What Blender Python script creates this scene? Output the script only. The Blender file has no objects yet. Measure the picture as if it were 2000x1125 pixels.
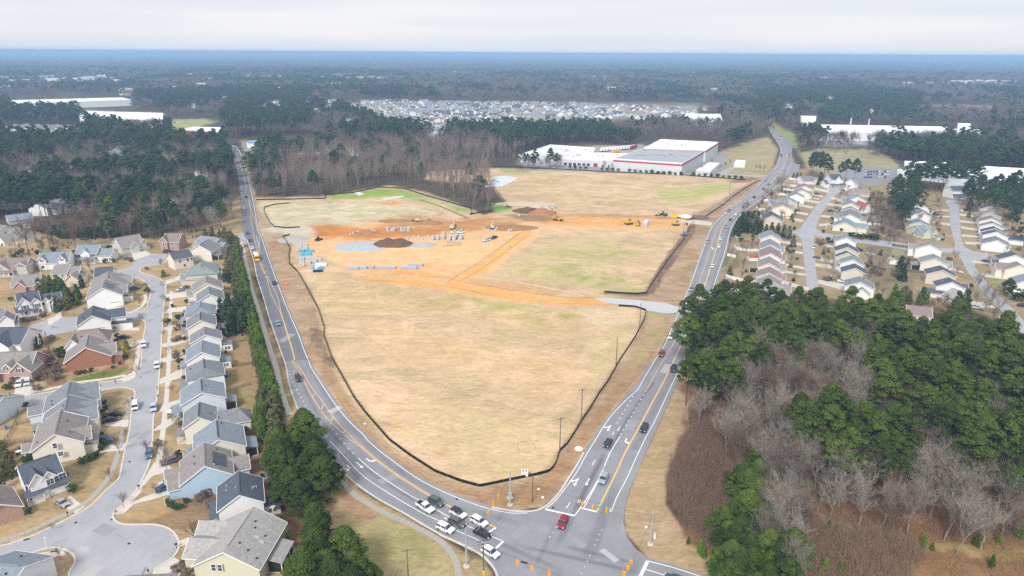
import bpy, math, random
import numpy as np
from mathutils import Vector, Matrix
from mathutils.geometry import tessellate_polygon

# ------------------------------------------------------------------ camera, sky, sun, exposure
SC = bpy.context.scene
COL = SC.collection
EYE = 110.0                      # metres above the ground: a drone
FOC = 1333.0                     # focal length in pixels of the 2000 px wide photograph
PITCH = math.atan((562.5 - 103.5) / FOC)
ROLL = math.radians(0.35)
cam_data = bpy.data.cameras.new('camera')
cam_data.sensor_width = 36.0
cam_data.lens = 36.0 * FOC / 2000.0
cam_data.clip_start = 1.0
cam_data.clip_end = 90000.0
cam = bpy.data.objects.new('camera', cam_data)
COL.objects.link(cam)
_cp, _sp = math.cos(PITCH), math.sin(PITCH)
_fw = Vector((0, _cp,-_sp)); _up = Vector((0, _sp, _cp)); _rt = Vector((1,0,0))
_cr, _sr = math.cos(ROLL), math.sin(ROLL)
_X = _rt * _cr + _up * _sr
_Y = _up * _cr - _rt * _sr
cam.matrix_world = Matrix(((_X.x, _Y.x,-_fw.x,0),(_X.y, _Y.y,-_fw.y,0),(_X.z, _Y.z,-_fw.z, EYE),(0,0,0,1)))
SC.camera = cam

SUN_ELEV, SUN_AZ = math.radians(42), math.radians(200)
world = bpy.data.worlds.new('World'); SC.world = world; world.use_nodes = True
wn, wl = world.node_tree.nodes, world.node_tree.links
wn.clear()
w_out = wn.new('ShaderNodeOutputWorld'); w_bg = wn.new('ShaderNodeBackground')
w_sky = wn.new('ShaderNodeTexSky'); w_sky.sky_type = 'NISHITA'; w_sky.sun_disc = False
w_sky.sun_elevation = SUN_ELEV; w_sky.sun_rotation = SUN_AZ
w_sky.air_density = 1.0; w_sky.dust_density = 3.0; w_sky.altitude = 150
w_scale = wn.new('ShaderNodeVectorMath'); w_scale.operation = 'SCALE'; w_scale.inputs['Scale'].default_value = 0.10
w_tc = wn.new('ShaderNodeTexCoord'); w_map = wn.new('ShaderNodeMapping')
w_map.inputs['Scale'].default_value = (1.2,1.2,16.0)
w_n = wn.new('ShaderNodeTexNoise'); w_n.inputs['Scale'].default_value = 1.6; w_n.inputs['Detail'].default_value = 5; w_n.inputs['Roughness'].default_value = 0.45
w_r = wn.new('ShaderNodeValToRGB')                     # the overcast layer: pale, with faint blue-grey streaks
w_r.color_ramp.elements[0].position = 0.32; w_r.color_ramp.elements[0].color = (0.71,0.75,0.83,1)
w_r.color_ramp.elements[1].position = 0.62; w_r.color_ramp.elements[1].color = (0.87,0.87,0.89,1)
w_mix = wn.new('ShaderNodeMix'); w_mix.data_type = 'RGBA'; w_mix.inputs[0].default_value = 0.93
wl.new(w_tc.outputs['Generated'], w_map.inputs['Vector']); wl.new(w_map.outputs[0], w_n.inputs['Vector'])
wl.new(w_n.outputs['Fac'], w_r.inputs[0]); wl.new(w_sky.outputs[0], w_scale.inputs[0])
wl.new(w_scale.outputs[0], w_mix.inputs[6]); wl.new(w_r.outputs[0], w_mix.inputs[7])
wl.new(w_mix.outputs[2], w_bg.inputs['Color']); w_bg.inputs['Strength'].default_value = 1.0
wl.new(w_bg.outputs[0], w_out.inputs['Surface'])

sun_data = bpy.data.lights.new('sun', 'SUN'); sun_data.energy = 3.1; sun_data.angle = math.radians(14); sun_data.color = (1.0,0.97,0.92)
sun = bpy.data.objects.new('sun', sun_data); COL.objects.link(sun)
_d = Vector((math.sin(SUN_AZ) * math.cos(SUN_ELEV), math.cos(SUN_AZ) * math.cos(SUN_ELEV), math.sin(SUN_ELEV)))
sun.rotation_euler = _d.to_track_quat('Z', 'Y').to_euler()

SC.view_settings.view_transform = 'Standard'; SC.view_settings.look = 'None'
SC.view_settings.exposure = 0.15; SC.view_settings.gamma = 1.0; SC.view_settings.use_curve_mapping = False
SC.render.engine = 'CYCLES'
cy = SC.cycles
cy.use_denoising = False
cy.max_bounces = 4; cy.diffuse_bounces = 2; cy.glossy_bounces = 1; cy.transmission_bounces = 2; cy.transparent_max_bounces = 4; cy.volume_bounces = 1
cy.caustics_reflective = False; cy.caustics_refractive = False
cy.use_adaptive_sampling = True; cy.adaptive_threshold = 0.01

# ------------------------------------------------------------------ survey: photo pixel <-> place on the ground
def G(px, py, z=0.0):
    u = (px - 1000.0) / FOC; v = (562.5 - py) / FOC
    u, v = u * _cr - v * _sr, u * _sr + v * _cr
    dz = -_sp + v * _cp
    t = (z - EYE) / dz
    return (u * t,(_cp + v * _sp) * t)

def PX(x, y, z=0.0):
    """numpy: world to photo pixel"""
    zz = z - EYE
    d = y * _cp - zz * _sp
    u = x / d; v = (y * _sp + zz * _cp) / d
    u, v = u * _cr + v * _sr,-u * _sr + v * _cr
    return 1000.0 + u * FOC,562.5 - v * FOC

def GP(pts, z=0.0):
    return [G(a, b, z) for a, b in pts]

rng = np.random.default_rng(7)
random.seed(7)

def vnoise(x, y, seed=0):
    """smooth value noise 0..1"""
    xi = np.floor(x).astype(np.int64); yi = np.floor(y).astype(np.int64)
    fx = x - xi; fy = y - yi
    fx = fx * fx * (3 - 2 * fx); fy = fy * fy * (3 - 2 * fy)
    def h(a, b):
        n = (a * 374761393 + b * 668265263 + seed * 144665 + 1013904223) & 0xffffffff
        n = ((n ^ (n >> 13)) * 1274126177) & 0xffffffff
        n = n ^ (n >> 16)
        return (n & 0xffff) / 65535.0
    return (h(xi, yi) * (1 - fx) + h(xi + 1, yi) * fx) * (1 - fy) + (h(xi, yi + 1) * (1 - fx) + h(xi + 1, yi + 1) * fx) * fy

def fbm(x, y, seed=0, o=4):
    a = 0; s = 0.5; t = 0
    for k in range(o):
        a = a + s * vnoise(x * 2 ** k, y * 2 ** k, seed + k); t += s; s *= 0.5
    return a / t

def sdist(px, py, poly):
    """signed distance (positive inside) of many points to one polygon"""
    P = np.array(poly, float); Q = np.roll(P,-1,0)
    inside = np.zeros(px.shape, bool); dmin = np.full(px.shape,1e9)
    for (x1, y1),(x2, y2) in zip(P, Q):
        ex, ey = x2 - x1, y2 - y1
        L = ex * ex + ey * ey + 1e-9
        t = np.clip(((px - x1) * ex + (py - y1) * ey) / L,0,1)
        d = np.hypot(px - x1 - t * ex, py - y1 - t * ey)
        dmin = np.minimum(dmin, d)
        if y1 != y2:
            c = ((y1 > py) != (y2 > py)) & (px < (x2 - x1) * (py - y1) / (y2 - y1) + x1)
            inside ^= c
    return np.where(inside, dmin,-dmin)

def inpoly(px, py, poly):
    return sdist(np.atleast_1d(np.asarray(px, float)), np.atleast_1d(np.asarray(py, float)), poly) > 0

# ------------------------------------------------------------------ materials
MATS = {}
def mat(name, col, rough=0.85, noise=0.12, nscale=0.6, spec=0.25, metal=0.0, stretch=None, objcol=False, bump=0.0):
    if name in MATS: return MATS[name]
    m = bpy.data.materials.new(name); m.use_nodes = True
    n, l = m.node_tree.nodes, m.node_tree.links
    b = n['Principled BSDF']
    b.inputs['Roughness'].default_value = rough; b.inputs['Specular IOR Level'].default_value = spec; b.inputs['Metallic'].default_value = metal
    if objcol:
        src = n.new('ShaderNodeObjectInfo').outputs['Color']
    else:
        rgb = n.new('ShaderNodeRGB'); rgb.outputs[0].default_value = (*col,1); src = rgb.outputs[0]
    if noise > 0:
        tc = n.new('ShaderNodeTexCoord'); mp = n.new('ShaderNodeMapping')
        if stretch: mp.inputs['Scale'].default_value = stretch
        l.new(tc.outputs['Object'], mp.inputs[0])
        t = n.new('ShaderNodeTexNoise'); t.inputs['Scale'].default_value = nscale; t.inputs['Detail'].default_value = 6; t.inputs['Roughness'].default_value = 0.65
        l.new(mp.outputs[0], t.inputs['Vector'])
        mr = n.new('ShaderNodeMapRange'); mr.inputs[1].default_value = 0.3; mr.inputs[2].default_value = 0.7
        mr.inputs[3].default_value = 1 - noise; mr.inputs[4].default_value = 1 + noise
        l.new(t.outputs['Fac'], mr.inputs[0])
        mx = n.new('ShaderNodeVectorMath'); mx.operation = 'SCALE'
        l.new(src, mx.inputs[0]); l.new(mr.outputs[0], mx.inputs['Scale']); src = mx.outputs[0]
        if bump:
            bp = n.new('ShaderNodeBump'); bp.inputs['Strength'].default_value = bump; bp.inputs['Distance'].default_value = 0.3
            l.new(t.outputs['Fac'], bp.inputs['Height']); l.new(bp.outputs[0], b.inputs['Normal'])
    l.new(src, b.inputs['Base Color'])
    MATS[name] = m
    return m

def foliage_mat(name, c1, c2, rough=0.7):
    """leaf colour between two greens, by the clump's own tone and by the tree"""
    m = bpy.data.materials.new(name); m.use_nodes = True
    n, l = m.node_tree.nodes, m.node_tree.links
    b = n['Principled BSDF']; b.inputs['Roughness'].default_value = rough; b.inputs['Specular IOR Level'].default_value = 0.15
    at = n.new('ShaderNodeAttribute'); at.attribute_name = 'tone'
    oi = n.new('ShaderNodeObjectInfo')
    ad = n.new('ShaderNodeMath'); ad.operation = 'MULTIPLY_ADD'; ad.inputs[1].default_value = 0.48; ad.use_clamp = True
    l.new(at.outputs['Fac'], ad.inputs[0])
    sc = n.new('ShaderNodeMath'); sc.operation = 'MULTIPLY'; sc.inputs[1].default_value = 0.6
    l.new(oi.outputs['Random'], sc.inputs[0]); l.new(sc.outputs[0], ad.inputs[2])
    mx = n.new('ShaderNodeMix'); mx.data_type = 'RGBA'; mx.inputs[6].default_value = (*c1,1); mx.inputs[7].default_value = (*c2,1)
    l.new(ad.outputs[0], mx.inputs[0]); l.new(mx.outputs[2], b.inputs['Base Color'])
    MATS[name] = m
    return m

# ------------------------------------------------------------------ mesh helpers
class MB:
    def __init__(s): s.v = []; s.f = []
    def add(s, v, f):
        o = len(s.v); s.v += [tuple(p) for p in v]; s.f += [tuple(i + o for i in q) for q in f]; return s
    def box(s, x0, x1, y0, y1, z0, z1):
        return s.add([(x0, y0, z0),(x1, y0, z0),(x1, y1, z0),(x0, y1, z0),(x0, y0, z1),(x1, y0, z1),(x1, y1, z1),(x0, y1, z1)],
                     [(0,3,2,1),(4,5,6,7),(0,1,5,4),(1,2,6,5),(2,3,7,6),(3,0,4,7)])
    def tube(s, p, q, r0, r1=None, n=6, cap=True):
        r1 = r0 if r1 is None else r1
        p = Vector(p); q = Vector(q); d = (q - p)
        if d.length < 1e-6: return s
        d.normalize(); a = d.orthogonal().normalized(); b = d.cross(a)
        v = []
        for c, r in ((p, r0),(q, r1)):
            for k in range(n):
                t = 2 * math.pi * k / n
                v.append(c + a * (math.cos(t) * r) + b * (math.sin(t) * r))
        f = [(k,(k + 1) % n, n + (k + 1) % n, n + k) for k in range(n)]
        if cap: f += [tuple(range(n))[::-1], tuple(range(n,2 * n))]
        return s.add(v, f)
    def mesh(s, name, m=None, smooth=False):
        me = bpy.data.meshes.new(name); me.from_pydata(s.v,[], s.f); me.update()
        if m: me.materials.append(m)
        if smooth: me.polygons.foreach_set('use_smooth',[True] * len(me.polygons))
        return me

def link(name, me, parent=None, loc=None, rot=None, scale=None):
    o = bpy.data.objects.new(name, me); COL.objects.link(o)
    if parent: o.parent = parent
    if loc is not None: o.location = loc
    if rot is not None: o.rotation_euler = rot
    if scale is not None: o.scale = scale
    return o

def thing(name, label, cat, loc=(0,0,0), rz=0.0, group=None):
    o = bpy.data.objects.new(name, None); COL.objects.link(o); o.empty_display_size = 0.5
    o.location = loc; o.rotation_euler = (0,0, rz); o['label'] = label; o['category'] = cat
    if group: o['group'] = group
    return o

def tag(o, label=None, cat=None, group=None, kind=None):
    if label: o['label'] = label
    if cat: o['category'] = cat
    if group: o['group'] = group
    if kind: o['kind'] = kind
    return o

def np_mesh(name, V, F, m=None, smooth=False, tone=None):
    """V (n,3) float, F (m,3) or (m,4) int arrays"""
    me = bpy.data.meshes.new(name)
    V = np.asarray(V, np.float32); F = np.asarray(F, np.int32); k = F.shape[1]
    me.vertices.add(len(V)); me.vertices.foreach_set('co', V.ravel())
    me.loops.add(F.size); me.loops.foreach_set('vertex_index', F.ravel())
    me.polygons.add(len(F)); me.polygons.foreach_set('loop_start', np.arange(0, F.size, k, dtype=np.int32))
    if smooth: me.polygons.foreach_set('use_smooth', np.ones(len(F), bool))
    me.update(calc_edges=True); me.validate()
    if tone is not None:
        a = me.attributes.new('tone', 'FLOAT', 'POINT'); a.data.foreach_set('value', np.asarray(tone, np.float32))
    if m: me.materials.append(m)
    return me

def resample(pts, step):
    P = [Vector((a, b,0)) for a, b in pts]; out = [P[0]]; 
    L = [0]
    for a, b in zip(P, P[1:]): L.append(L[-1] + (b - a).length)
    n = max(1, int(round(L[-1] / step)))
    res = []
    j = 0
    for i in range(n + 1):
        t = L[-1] * i / n
        while j < len(P) - 2 and L[j + 1] < t: j += 1
        f = 0 if L[j + 1] == L[j] else (t - L[j]) / (L[j + 1] - L[j])
        p = P[j].lerp(P[j + 1], min(1, max(0, f))); res.append((p.x, p.y))
    return res

def smoothline(pts, step=3.0):
    """Catmull-Rom through world points"""
    P = [Vector((a, b,0)) for a, b in pts]
    if len(P) < 3: return resample(pts, step)
    P = [P[0] * 2 - P[1]] + P + [P[-1] * 2 - P[-2]]
    out = []
    for i in range(1, len(P) - 2):
        a, b, c, d = P[i - 1:i + 3]
        k = max(2, int((c - b).length / step))
        for s in range(k):
            t = s / k
            q = 0.5 * ((2 * b) + (c - a) * t + (2 * a - 5 * b + 4 * c - d) * t * t + (3 * b - a - 3 * c + d) * t ** 3)
            out.append((q.x, q.y))
    out.append((P[-2].x, P[-2].y))
    return out

def offsets(pts):
    n = []
    for i in range(len(pts)):
        a = pts[max(0, i - 1)]; b = pts[min(len(pts) - 1, i + 1)]
        dx, dy = b[0] - a[0], b[1] - a[1]; L = math.hypot(dx, dy) or 1
        n.append((-dy / L, dx / L))
    return n

def ribbon(pts, w, z0, z1=None, off=0.0):
    """flat ribbon (z0) or raised strip with sides (z0..z1) along world points"""
    N = offsets(pts); V = []; F = []
    for (x, y),(nx, ny) in zip(pts, N):
        l = (x + nx * (off + w / 2), y + ny * (off + w / 2)); r = (x + nx * (off - w / 2), y + ny * (off - w / 2))
        if z1 is None: V += [(*l, z0),(*r, z0)]
        else: V += [(*l, z0),(*l, z1),(*r, z1),(*r, z0)]
    k = 2 if z1 is None else 4
    for i in range(len(pts) - 1):
        a = i * k; b = a + k
        if z1 is None: F.append((a, a + 1, b + 1, b))
        else: F += [(a, a + 1, b + 1, b),(a + 1, a + 2, b + 2, b + 1),(a + 2, a + 3, b + 3, b + 2)]
    if z1 is not None: 
        F += [(0,3,2,1)]; e = (len(pts) - 1) * 4; F += [(e, e + 1, e + 2, e + 3)]
    return V, F

def strip(L, R, n=120):
    """surface between two world polylines, with UV u across and v along"""
    def rs(p):
        P = np.array(p); d = np.concatenate([[0], np.cumsum(np.hypot(*np.diff(P, axis=0).T))])
        t = np.linspace(0, d[-1], n); return np.stack([np.interp(t, d, P[:,0]), np.interp(t, d, P[:,1])],1)
    return rs(L), rs(R)

def flat(name, pts, z, m, parent=None):
    """filled polygon (world points) lying at height z"""
    tri = tessellate_polygon([[Vector((a, b,0)) for a, b in pts]])
    V = [(a, b, z) for a, b in pts]
    F = []
    for t in tri:
        a, b, c = [Vector(V[i]) for i in t]
        F.append(tuple(t) if (b - a).cross(c - a).z > 0 else (t[0], t[2], t[1]))
    mb = MB().add(V, F)
    return link(name, mb.mesh(name, m), parent)
BOXM = {}
def boxmesh(m):
    if m.name not in BOXM: BOXM[m.name] = MB().box(-.5,.5,-.5,.5,-.5,.5).mesh('box_' + m.name, m)
    return BOXM[m.name]
def bpart(name, m, parent, c, s, rz=0.0):
    return link(name, boxmesh(m), parent, c,(0,0, rz), s)

# ------------------------------------------------------------------ the ground: one fan-shaped sheet, painted with what it is made of
LEAF = ((0.11,0.082,0.06),(0.075,0.062,0.04))
STRAW = ((0.64,0.45,0.29),(0.45,0.345,0.19))
LAWN = ((0.44,0.315,0.18),(0.31,0.235,0.12))
ZONES = [  # polygon in photo pixels, colour, second colour, feather px, warp px
    ([(-400,470),(60,452),(300,468),(440,428),(438,398),(470,385),(474,440),(500,560),(556,720),(620,850),(700,955),(860,1050),(965,1115),(970,1500),(-900,1500),(-900,700)], *LAWN,5,4),
    ([(1395,560),(1436,440),(1500,382),(1560,330),(1600,318),(1680,345),(1760,360),(1850,378),(2100,395),(2300,700),(1990,640),(1900,606),(1790,612),(1700,600),(1560,575)],(0.37,0.27,0.17),(0.27,0.22,0.12),6,5),
    # construction site
    ([(476,386),(640,383),(760,362),(830,375),(900,400),(945,420),(1000,405),(960,360),(830,352),(835,336),(940,327),(1120,333),(1330,340),(1486,353),(1440,392),(1390,440),(1330,604),(1260,740),(1170,840),(1120,920),(1060,990),(960,997),(860,958),(743,882),(640,772),(596,688),(552,580),(520,490),(496,420)], *STRAW,2,1),
    ([(1262,880),(1320,754),(1345,694),(1362,740),(1345,790),(1345,830),(1325,870),(1302,930),(1300,985),(1345,1050),(1392,1085),(1440,1105),(1520,1200),(1300,1180),(1265,1092),(1222,1040),(1218,1000),(1232,950)],(0.45,0.32,0.20),(0.36,0.275,0.15),3,2),
    # verges between road and silt fence
    ([(500,388),(508,400),(535,445),(575,470),(565,500),(580,532),(610,570),(638,700),(690,790),(770,880),(860,930),(937,952),(1050,932),(1120,840),(1170,760),(1250,640),(1262,606),(1210,598),(1180,584),(1250,575),(1290,520),(1340,450),(1350,435),(1440,370),(1476,352),(1520,320),(1545,300),(1560,340),(1390,460),(1330,606),(1250,745),(1145,880),(1090,975),(1000,1003),(860,960),(740,880),(640,765),(590,680),(530,520),(512,460),(492,400)],(0.44,0.32,0.21),(0.34,0.225,0.13),2,1),
    ([(620,640),(626,700),(660,800),(745,900),(860,960),(960,985),(1045,985),(1080,965),(1120,910),(1175,830),(1260,730),(1215,745),(1130,850),(1060,935),(940,960),(860,940),(760,880),(690,805),(650,730)],(0.40,0.25,0.145),(0.33,0.20,0.11),8,6),
    # north field around the big warehouse, open grass right of the road
    ([(1390,345),(1400,300),(1440,280),(1500,268),(1519,290),(1512,322),(1486,350)],(0.40,0.31,0.19),(0.33,0.29,0.14),3,3),
    ([(1003,312),(1100,300),(1420,300),(1410,345),(1300,338),(1030,332)],(0.30,0.30,0.31),(0.26,0.26,0.27),2,1),
    ([(1250,282),(1165,284),(1100,290),(1170,300),(1260,300),(1290,290)],(0.42,0.36,0.33),(0.36,0.30,0.27),2,1),
    ([(1560,300),(1600,290),(1700,292),(1740,305),(1760,330),(1700,350),(1640,345),(1575,325)],(0.38,0.32,0.22),(0.31,0.28,0.14),3,3),
    ([(1640,335),(1690,328),(1770,330),(1775,350),(1700,362),(1645,352)],(0.30,0.30,0.32),(0.26,0.26,0.28),2,1),
    ([(1596,268),(1680,268),(1700,284),(1604,286)],(0.31,0.31,0.32),(0.28,0.28,0.29),2,1),
    ([(1420,232),(1500,230),(1530,252),(1560,262),(1556,292),(1530,275),(1508,250)],(0.30,0.30,0.12),(0.24,0.27,0.09),3,2),
    # fields and yards far off on the left
    ([(180,243),(250,236),(400,232),(425,238),(380,250),(200,252)],(0.38,0.37,0.19),(0.30,0.33,0.13),2,2),
    ([(100,183),(150,183),(160,190),(110,190)],(0.30,0.34,0.2),(0.26,0.3,0.16),1,1),
    ([(150,214),(320,222),(322,238),(180,238)],(0.42,0.36,0.32),(0.36,0.32,0.28),2,1),
    ([(1810,205),(1940,208),(1930,222),(1820,218)],(0.40,0.32,0.2),(0.36,0.28,0.16),2,2),
    ([(1520,220),(1560,222),(1556,232),(1525,230)],(0.38,0.30,0.2),(0.34,0.26,0.16),2,2),
    ([(470,275),(520,275),(560,290),(640,285),(660,300),(560,310),(480,305)],(0.33,0.30,0.27),(0.27,0.24,0.2),3,3),
    ([(465,300),(480,300),(490,340),(500,390),(486,392),(470,330)],(0.40,0.30,0.20),(0.33,0.26,0.15),3,3),
    ([(700,200),(1380,204),(1340,222),(1180,236),(900,244),(760,236)],(0.30,0.27,0.24),(0.24,0.22,0.16),3,3),
    # site details -------------------------------------------------------------------------------------
    ([(588,452),(700,440),(900,430),(1050,430),(1100,422),(1320,424),(1372,432),(1330,452),(1200,446),(1060,452),(1000,500),(965,530),(890,556),(850,556),(700,545),(640,500),(585,480)],(0.70,0.41,0.19),(0.68,0.46,0.26),8,8),
    ([(585,442),(640,438),(720,448),(800,430),(870,434),(960,424),(980,440),(900,452),(820,462),(760,468),(690,466),(620,462)],(0.60,0.25,0.07),(0.47,0.20,0.07),5,6),
    ([(560,455),(500,452),(530,445),(600,440),(620,452),(590,462)],(0.58,0.52,0.42),(0.55,0.48,0.36),4,3),
    ([(752,424),(800,421),(870,428),(960,430),(1005,428),(1020,440),(960,447),(880,444),(812,447),(765,440)],(0.40,0.22,0.10),(0.56,0.33,0.15),5,10),
    ([(985,420),(1060,418),(1100,424),(1080,436),(1020,432)],(0.28,0.17,0.10),(0.33,0.20,0.11),3,3),
    ([(1050,438),(1100,426),(1250,425),(1310,430),(1300,440),(1200,444),(1090,442)],(0.68,0.33,0.11),(0.66,0.42,0.19),4,3),
    ([(1070,417),(1200,418),(1330,424),(1325,428),(1180,424),(1080,424)],(0.36,0.21,0.11),(0.55,0.33,0.16),2,2),
    ([(868,556),(905,534),(960,500),(1010,455),(1030,448),(1044,452),(1010,478),(960,520),(906,552),(1000,568),(1100,584),(1176,580),(1200,596),(1110,596),(980,588),(860,566),(700,546),(690,540),(780,540)],(0.76,0.40,0.13),(0.68,0.36,0.13),3,3),
    ([(905,542),(960,546),(1060,562),(1120,574),(1060,574),(980,562),(915,552)],(0.60,0.35,0.17),(0.55,0.34,0.18),3,3),
    ([(690,535),(780,530),(850,534),(880,540),(830,548),(720,545)],(0.70,0.35,0.13),(0.70,0.44,0.2),3,3),
    ([(1100,604),(1180,600),(1240,608),(1245,630),(1180,640),(1120,625)],(0.66,0.46,0.27),(0.62,0.50,0.33),8,8),
    ([(745,824),(775,818),(800,830),(800,850),(775,846)],(0.68,0.50,0.30),(0.45,0.30,0.14),4,4),
    ([(842,878),(870,874),(885,886),(860,892)],(0.50,0.29,0.12),(0.55,0.36,0.18),5,4),
    ([(735,396),(770,392),(788,398),(760,401)],(0.58,0.26,0.08),(0.55,0.3,0.12),2,1),
    ([(1010,350),(1040,348),(1120,346),(1080,360),(1060,356)],(0.56,0.38,0.2),(0.42,0.34,0.16),6,8),
    ([(640,383),(690,376),(740,368),(790,371),(836,385),(836,392),(800,390),(772,382),(700,388),(650,390)],(0.22,0.33,0.055),(0.30,0.36,0.10),2,2),
    ([(772,386),(838,386),(880,396),(925,412),(880,402),(800,392)],(0.30,0.36,0.12),(0.5,0.42,0.25),3,3),
    ([(960,398),(985,402),(1000,410),(966,414)],(0.12,0.34,0.04),(0.30,0.34,0.11),3,3),
    ([(884,402),(912,408),(918,416),(890,412)],(0.22,0.36,0.08),(0.3,0.36,0.12),3,3),
    ([(1280,370),(1340,368),(1420,355),(1440,362),(1340,396),(1290,388)],(0.33,0.38,0.11),(0.50,0.44,0.22),8,10),
    ([(975,330),(1040,332),(1020,342),(985,340)],(0.33,0.34,0.12),(0.42,0.38,0.18),3,3),
    ([(1000,520),(1060,480),(1160,462),(1200,470),(1220,500),(1200,540),(1150,565),(1080,552),(1010,540)],(0.46,0.39,0.17),(0.58,0.45,0.26),12,12),
    ([(1060,500),(1130,492),(1160,510),(1190,530),(1240,560),(1250,570),(1150,560),(1080,530)],(0.34,0.35,0.115),(0.56,0.44,0.25),10,14),
    ([(1190,485),(1250,490),(1240,500),(1200,500)],(0.31,0.36,0.10),(0.52,0.42,0.22),6,6),
    ([(1190,566),(1270,566),(1230,574)],(0.30,0.33,0.10),(0.45,0.36,0.18),3,2),
    ([(610,545),(680,545),(760,560),(860,572),(1000,590),(1100,600),(1140,640),(1060,660),(900,620),(760,610),(640,610)],(0.47,0.36,0.17),(0.64,0.45,0.27),14,16),
    ([(920,585),(1000,590),(1060,602),(1010,608),(930,600)],(0.33,0.32,0.10),(0.50,0.40,0.19),6,6),
    ([(1085,612),(1130,616),(1140,622),(1100,624)],(0.33,0.34,0.09),(0.48,0.40,0.17),4,4),
    ([(700,640),(860,650),(1060,690),(1180,720),(1120,780),(1000,760),(860,700),(760,700)],(0.54,0.39,0.205),(0.66,0.46,0.28),20,22),
    ([(820,780),(960,800),(1060,850),(1080,900),(960,930),(880,900),(800,850)],(0.58,0.44,0.25),(0.54,0.41,0.22),20,16),
    ([(500,400),(560,395),(700,396),(800,402),(860,410),(760,424),(680,436),(600,440),(545,444),(520,425)],(0.60,0.52,0.36),(0.43,0.39,0.21),5,6),
    ([(1140,664),(1210,640),(1240,640),(1220,700),(1160,740)],(0.52,0.41,0.21),(0.60,0.47,0.28),10,8),
    ([(1262,596),(1290,604),(1300,640),(1240,720),(1225,710),(1260,650)],(0.35,0.30,0.13),(0.44,0.32,0.2),5,5),
    ([(606,640),(628,650),(640,690),(660,720),(640,716),(612,690)],(0.22,0.155,0.10),(0.36,0.25,0.16),4,5),
    ([(1286,520),(1340,450),(1350,440),(1362,436),(1356,455),(1310,520),(1275,575),(1262,572)],(0.16,0.10,0.07),(0.26,0.18,0.12),2,3),
    ([(1180,571),(1268,573),(1264,578),(1180,575)],(0.12,0.09,0.06),(0.22,0.17,0.1),1,1),
    ([(1355,420),(1380,408),(1440,372),(1480,352),(1460,372),(1400,416),(1370,428)],(0.24,0.17,0.12),(0.38,0.28,0.19),4,5),
    ([(1420,352),(1466,350),(1470,356),(1430,357)],(0.26,0.12,0.10),(0.30,0.18,0.13),2,2),
    # lawns and beds
    ([(700,985),(760,1010),(840,1050),(880,1080),(890,1125),(880,1500),(740,1500),(700,1100),(680,1000)],(0.29,0.265,0.115),(0.37,0.30,0.155),10,8),
    ([(925,1085),(950,1096),(960,1125),(920,1125)],(0.28,0.25,0.12),(0.36,0.28,0.15),6,4),
    ([(640,900),(700,970),(740,1010),(700,1020),(650,950)],(0.38,0.24,0.15),(0.32,0.2,0.12),5,4),
    ([(470,850),(560,800),(560,900),(640,1050),(560,1090),(500,1000)],(0.21,0.125,0.075),(0.27,0.16,0.09),6,5),
    ([(440,640),(500,660),(520,740),(540,800),(500,850),(450,800),(430,700)],(0.36,0.235,0.14),(0.30,0.215,0.11),5,4),
    ([(436,730),(470,740),(500,780),(500,830),(440,800)],(0.24,0.21,0.08),(0.32,0.24,0.12),5,5),
    ([(139,740),(190,727),(252,715),(250,722),(225,735),(150,747)],(0.115,0.165,0.035),(0.15,0.19,0.05),1.5,1),
    ([(100,725),(125,735),(135,750),(90,756),(84,735)],(0.19,0.12,0.08),(0.25,0.15,0.10),3,3),
    ([(200,722),(240,705),(252,716),(200,728)],(0.33,0.18,0.11),(0.28,0.16,0.1),2,1),
    ([(330,955),(420,925),(430,990),(400,1030),(330,1040),(250,1018),(300,1000)],(0.23,0.155,0.09),(0.30,0.2,0.11),5,5),
    ([(240,1005),(300,968),(330,975),(340,1000),(280,1020)],(0.42,0.29,0.15),(0.38,0.27,0.14),4,4),
    ([(470,905),(540,895),(560,950),(500,985)],(0.30,0.17,0.10),(0.24,0.15,0.09),5,5),
    ([(200,880),(330,850),(240,930)],(0.44,0.32,0.17),(0.38,0.28,0.14),4,4),
    ([(1410,500),(1440,480),(1444,520),(1420,530)],(0.13,0.16,0.06),(0.2,0.16,0.09),2,2),
    ([(1400,562),(1440,470),(1444,450),(1450,445),(1446,470),(1425,520),(1412,570)],(0.33,0.26,0.17),(0.26,0.22,0.14),2,2),
    ([(1680,380),(1760,385),(1800,520),(1760,600),(1700,560),(1690,470)],(0.20,0.155,0.11),(0.26,0.21,0.12),8,8),
    ([(1742,484),(1790,486),(1790,500),(1742,500)],(0.25,0.27,0.13),(0.3,0.28,0.15),3,2),
    ([(1590,435),(1640,440),(1700,448),(1740,462),(1690,462),(1640,452)],(0.36,0.25,0.17),(0.3,0.28,0.13),4,4),
    ([(1934,536),(1960,545),(1952,565),(1938,556)],(0.14,0.24,0.05),(0.3,0.26,0.13),3,3),
    # bottom right brush
    ([(1440,900),(1345,800),(1310,940),(1345,1050),(1400,1100),(1500,1500),(2900,1500),(2500,940),(2000,930),(1800,990),(1600,960)],(0.26,0.15,0.08),(0.16,0.095,0.055),11,26),
    ([(1600,1000),(1640,1020),(1720,1045),(1840,1060),(2000,1070),(2200,1080),(2200,1100),(1960,1095),(1840,1080),(1700,1066),(1610,1035)],(0.36,0.25,0.12),(0.25,0.19,0.07),6,6),
    ([(1350,780),(1420,800),(1452,880),(1446,920),(1400,1000),(1412,860)],(0.27,0.15,0.075),(0.34,0.21,0.12),6,5),
    ([(1322,745),(1350,740),(1372,770),(1350,800)],(0.40,0.23,0.15),(0.33,0.2,0.13),4,4),
]
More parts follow.
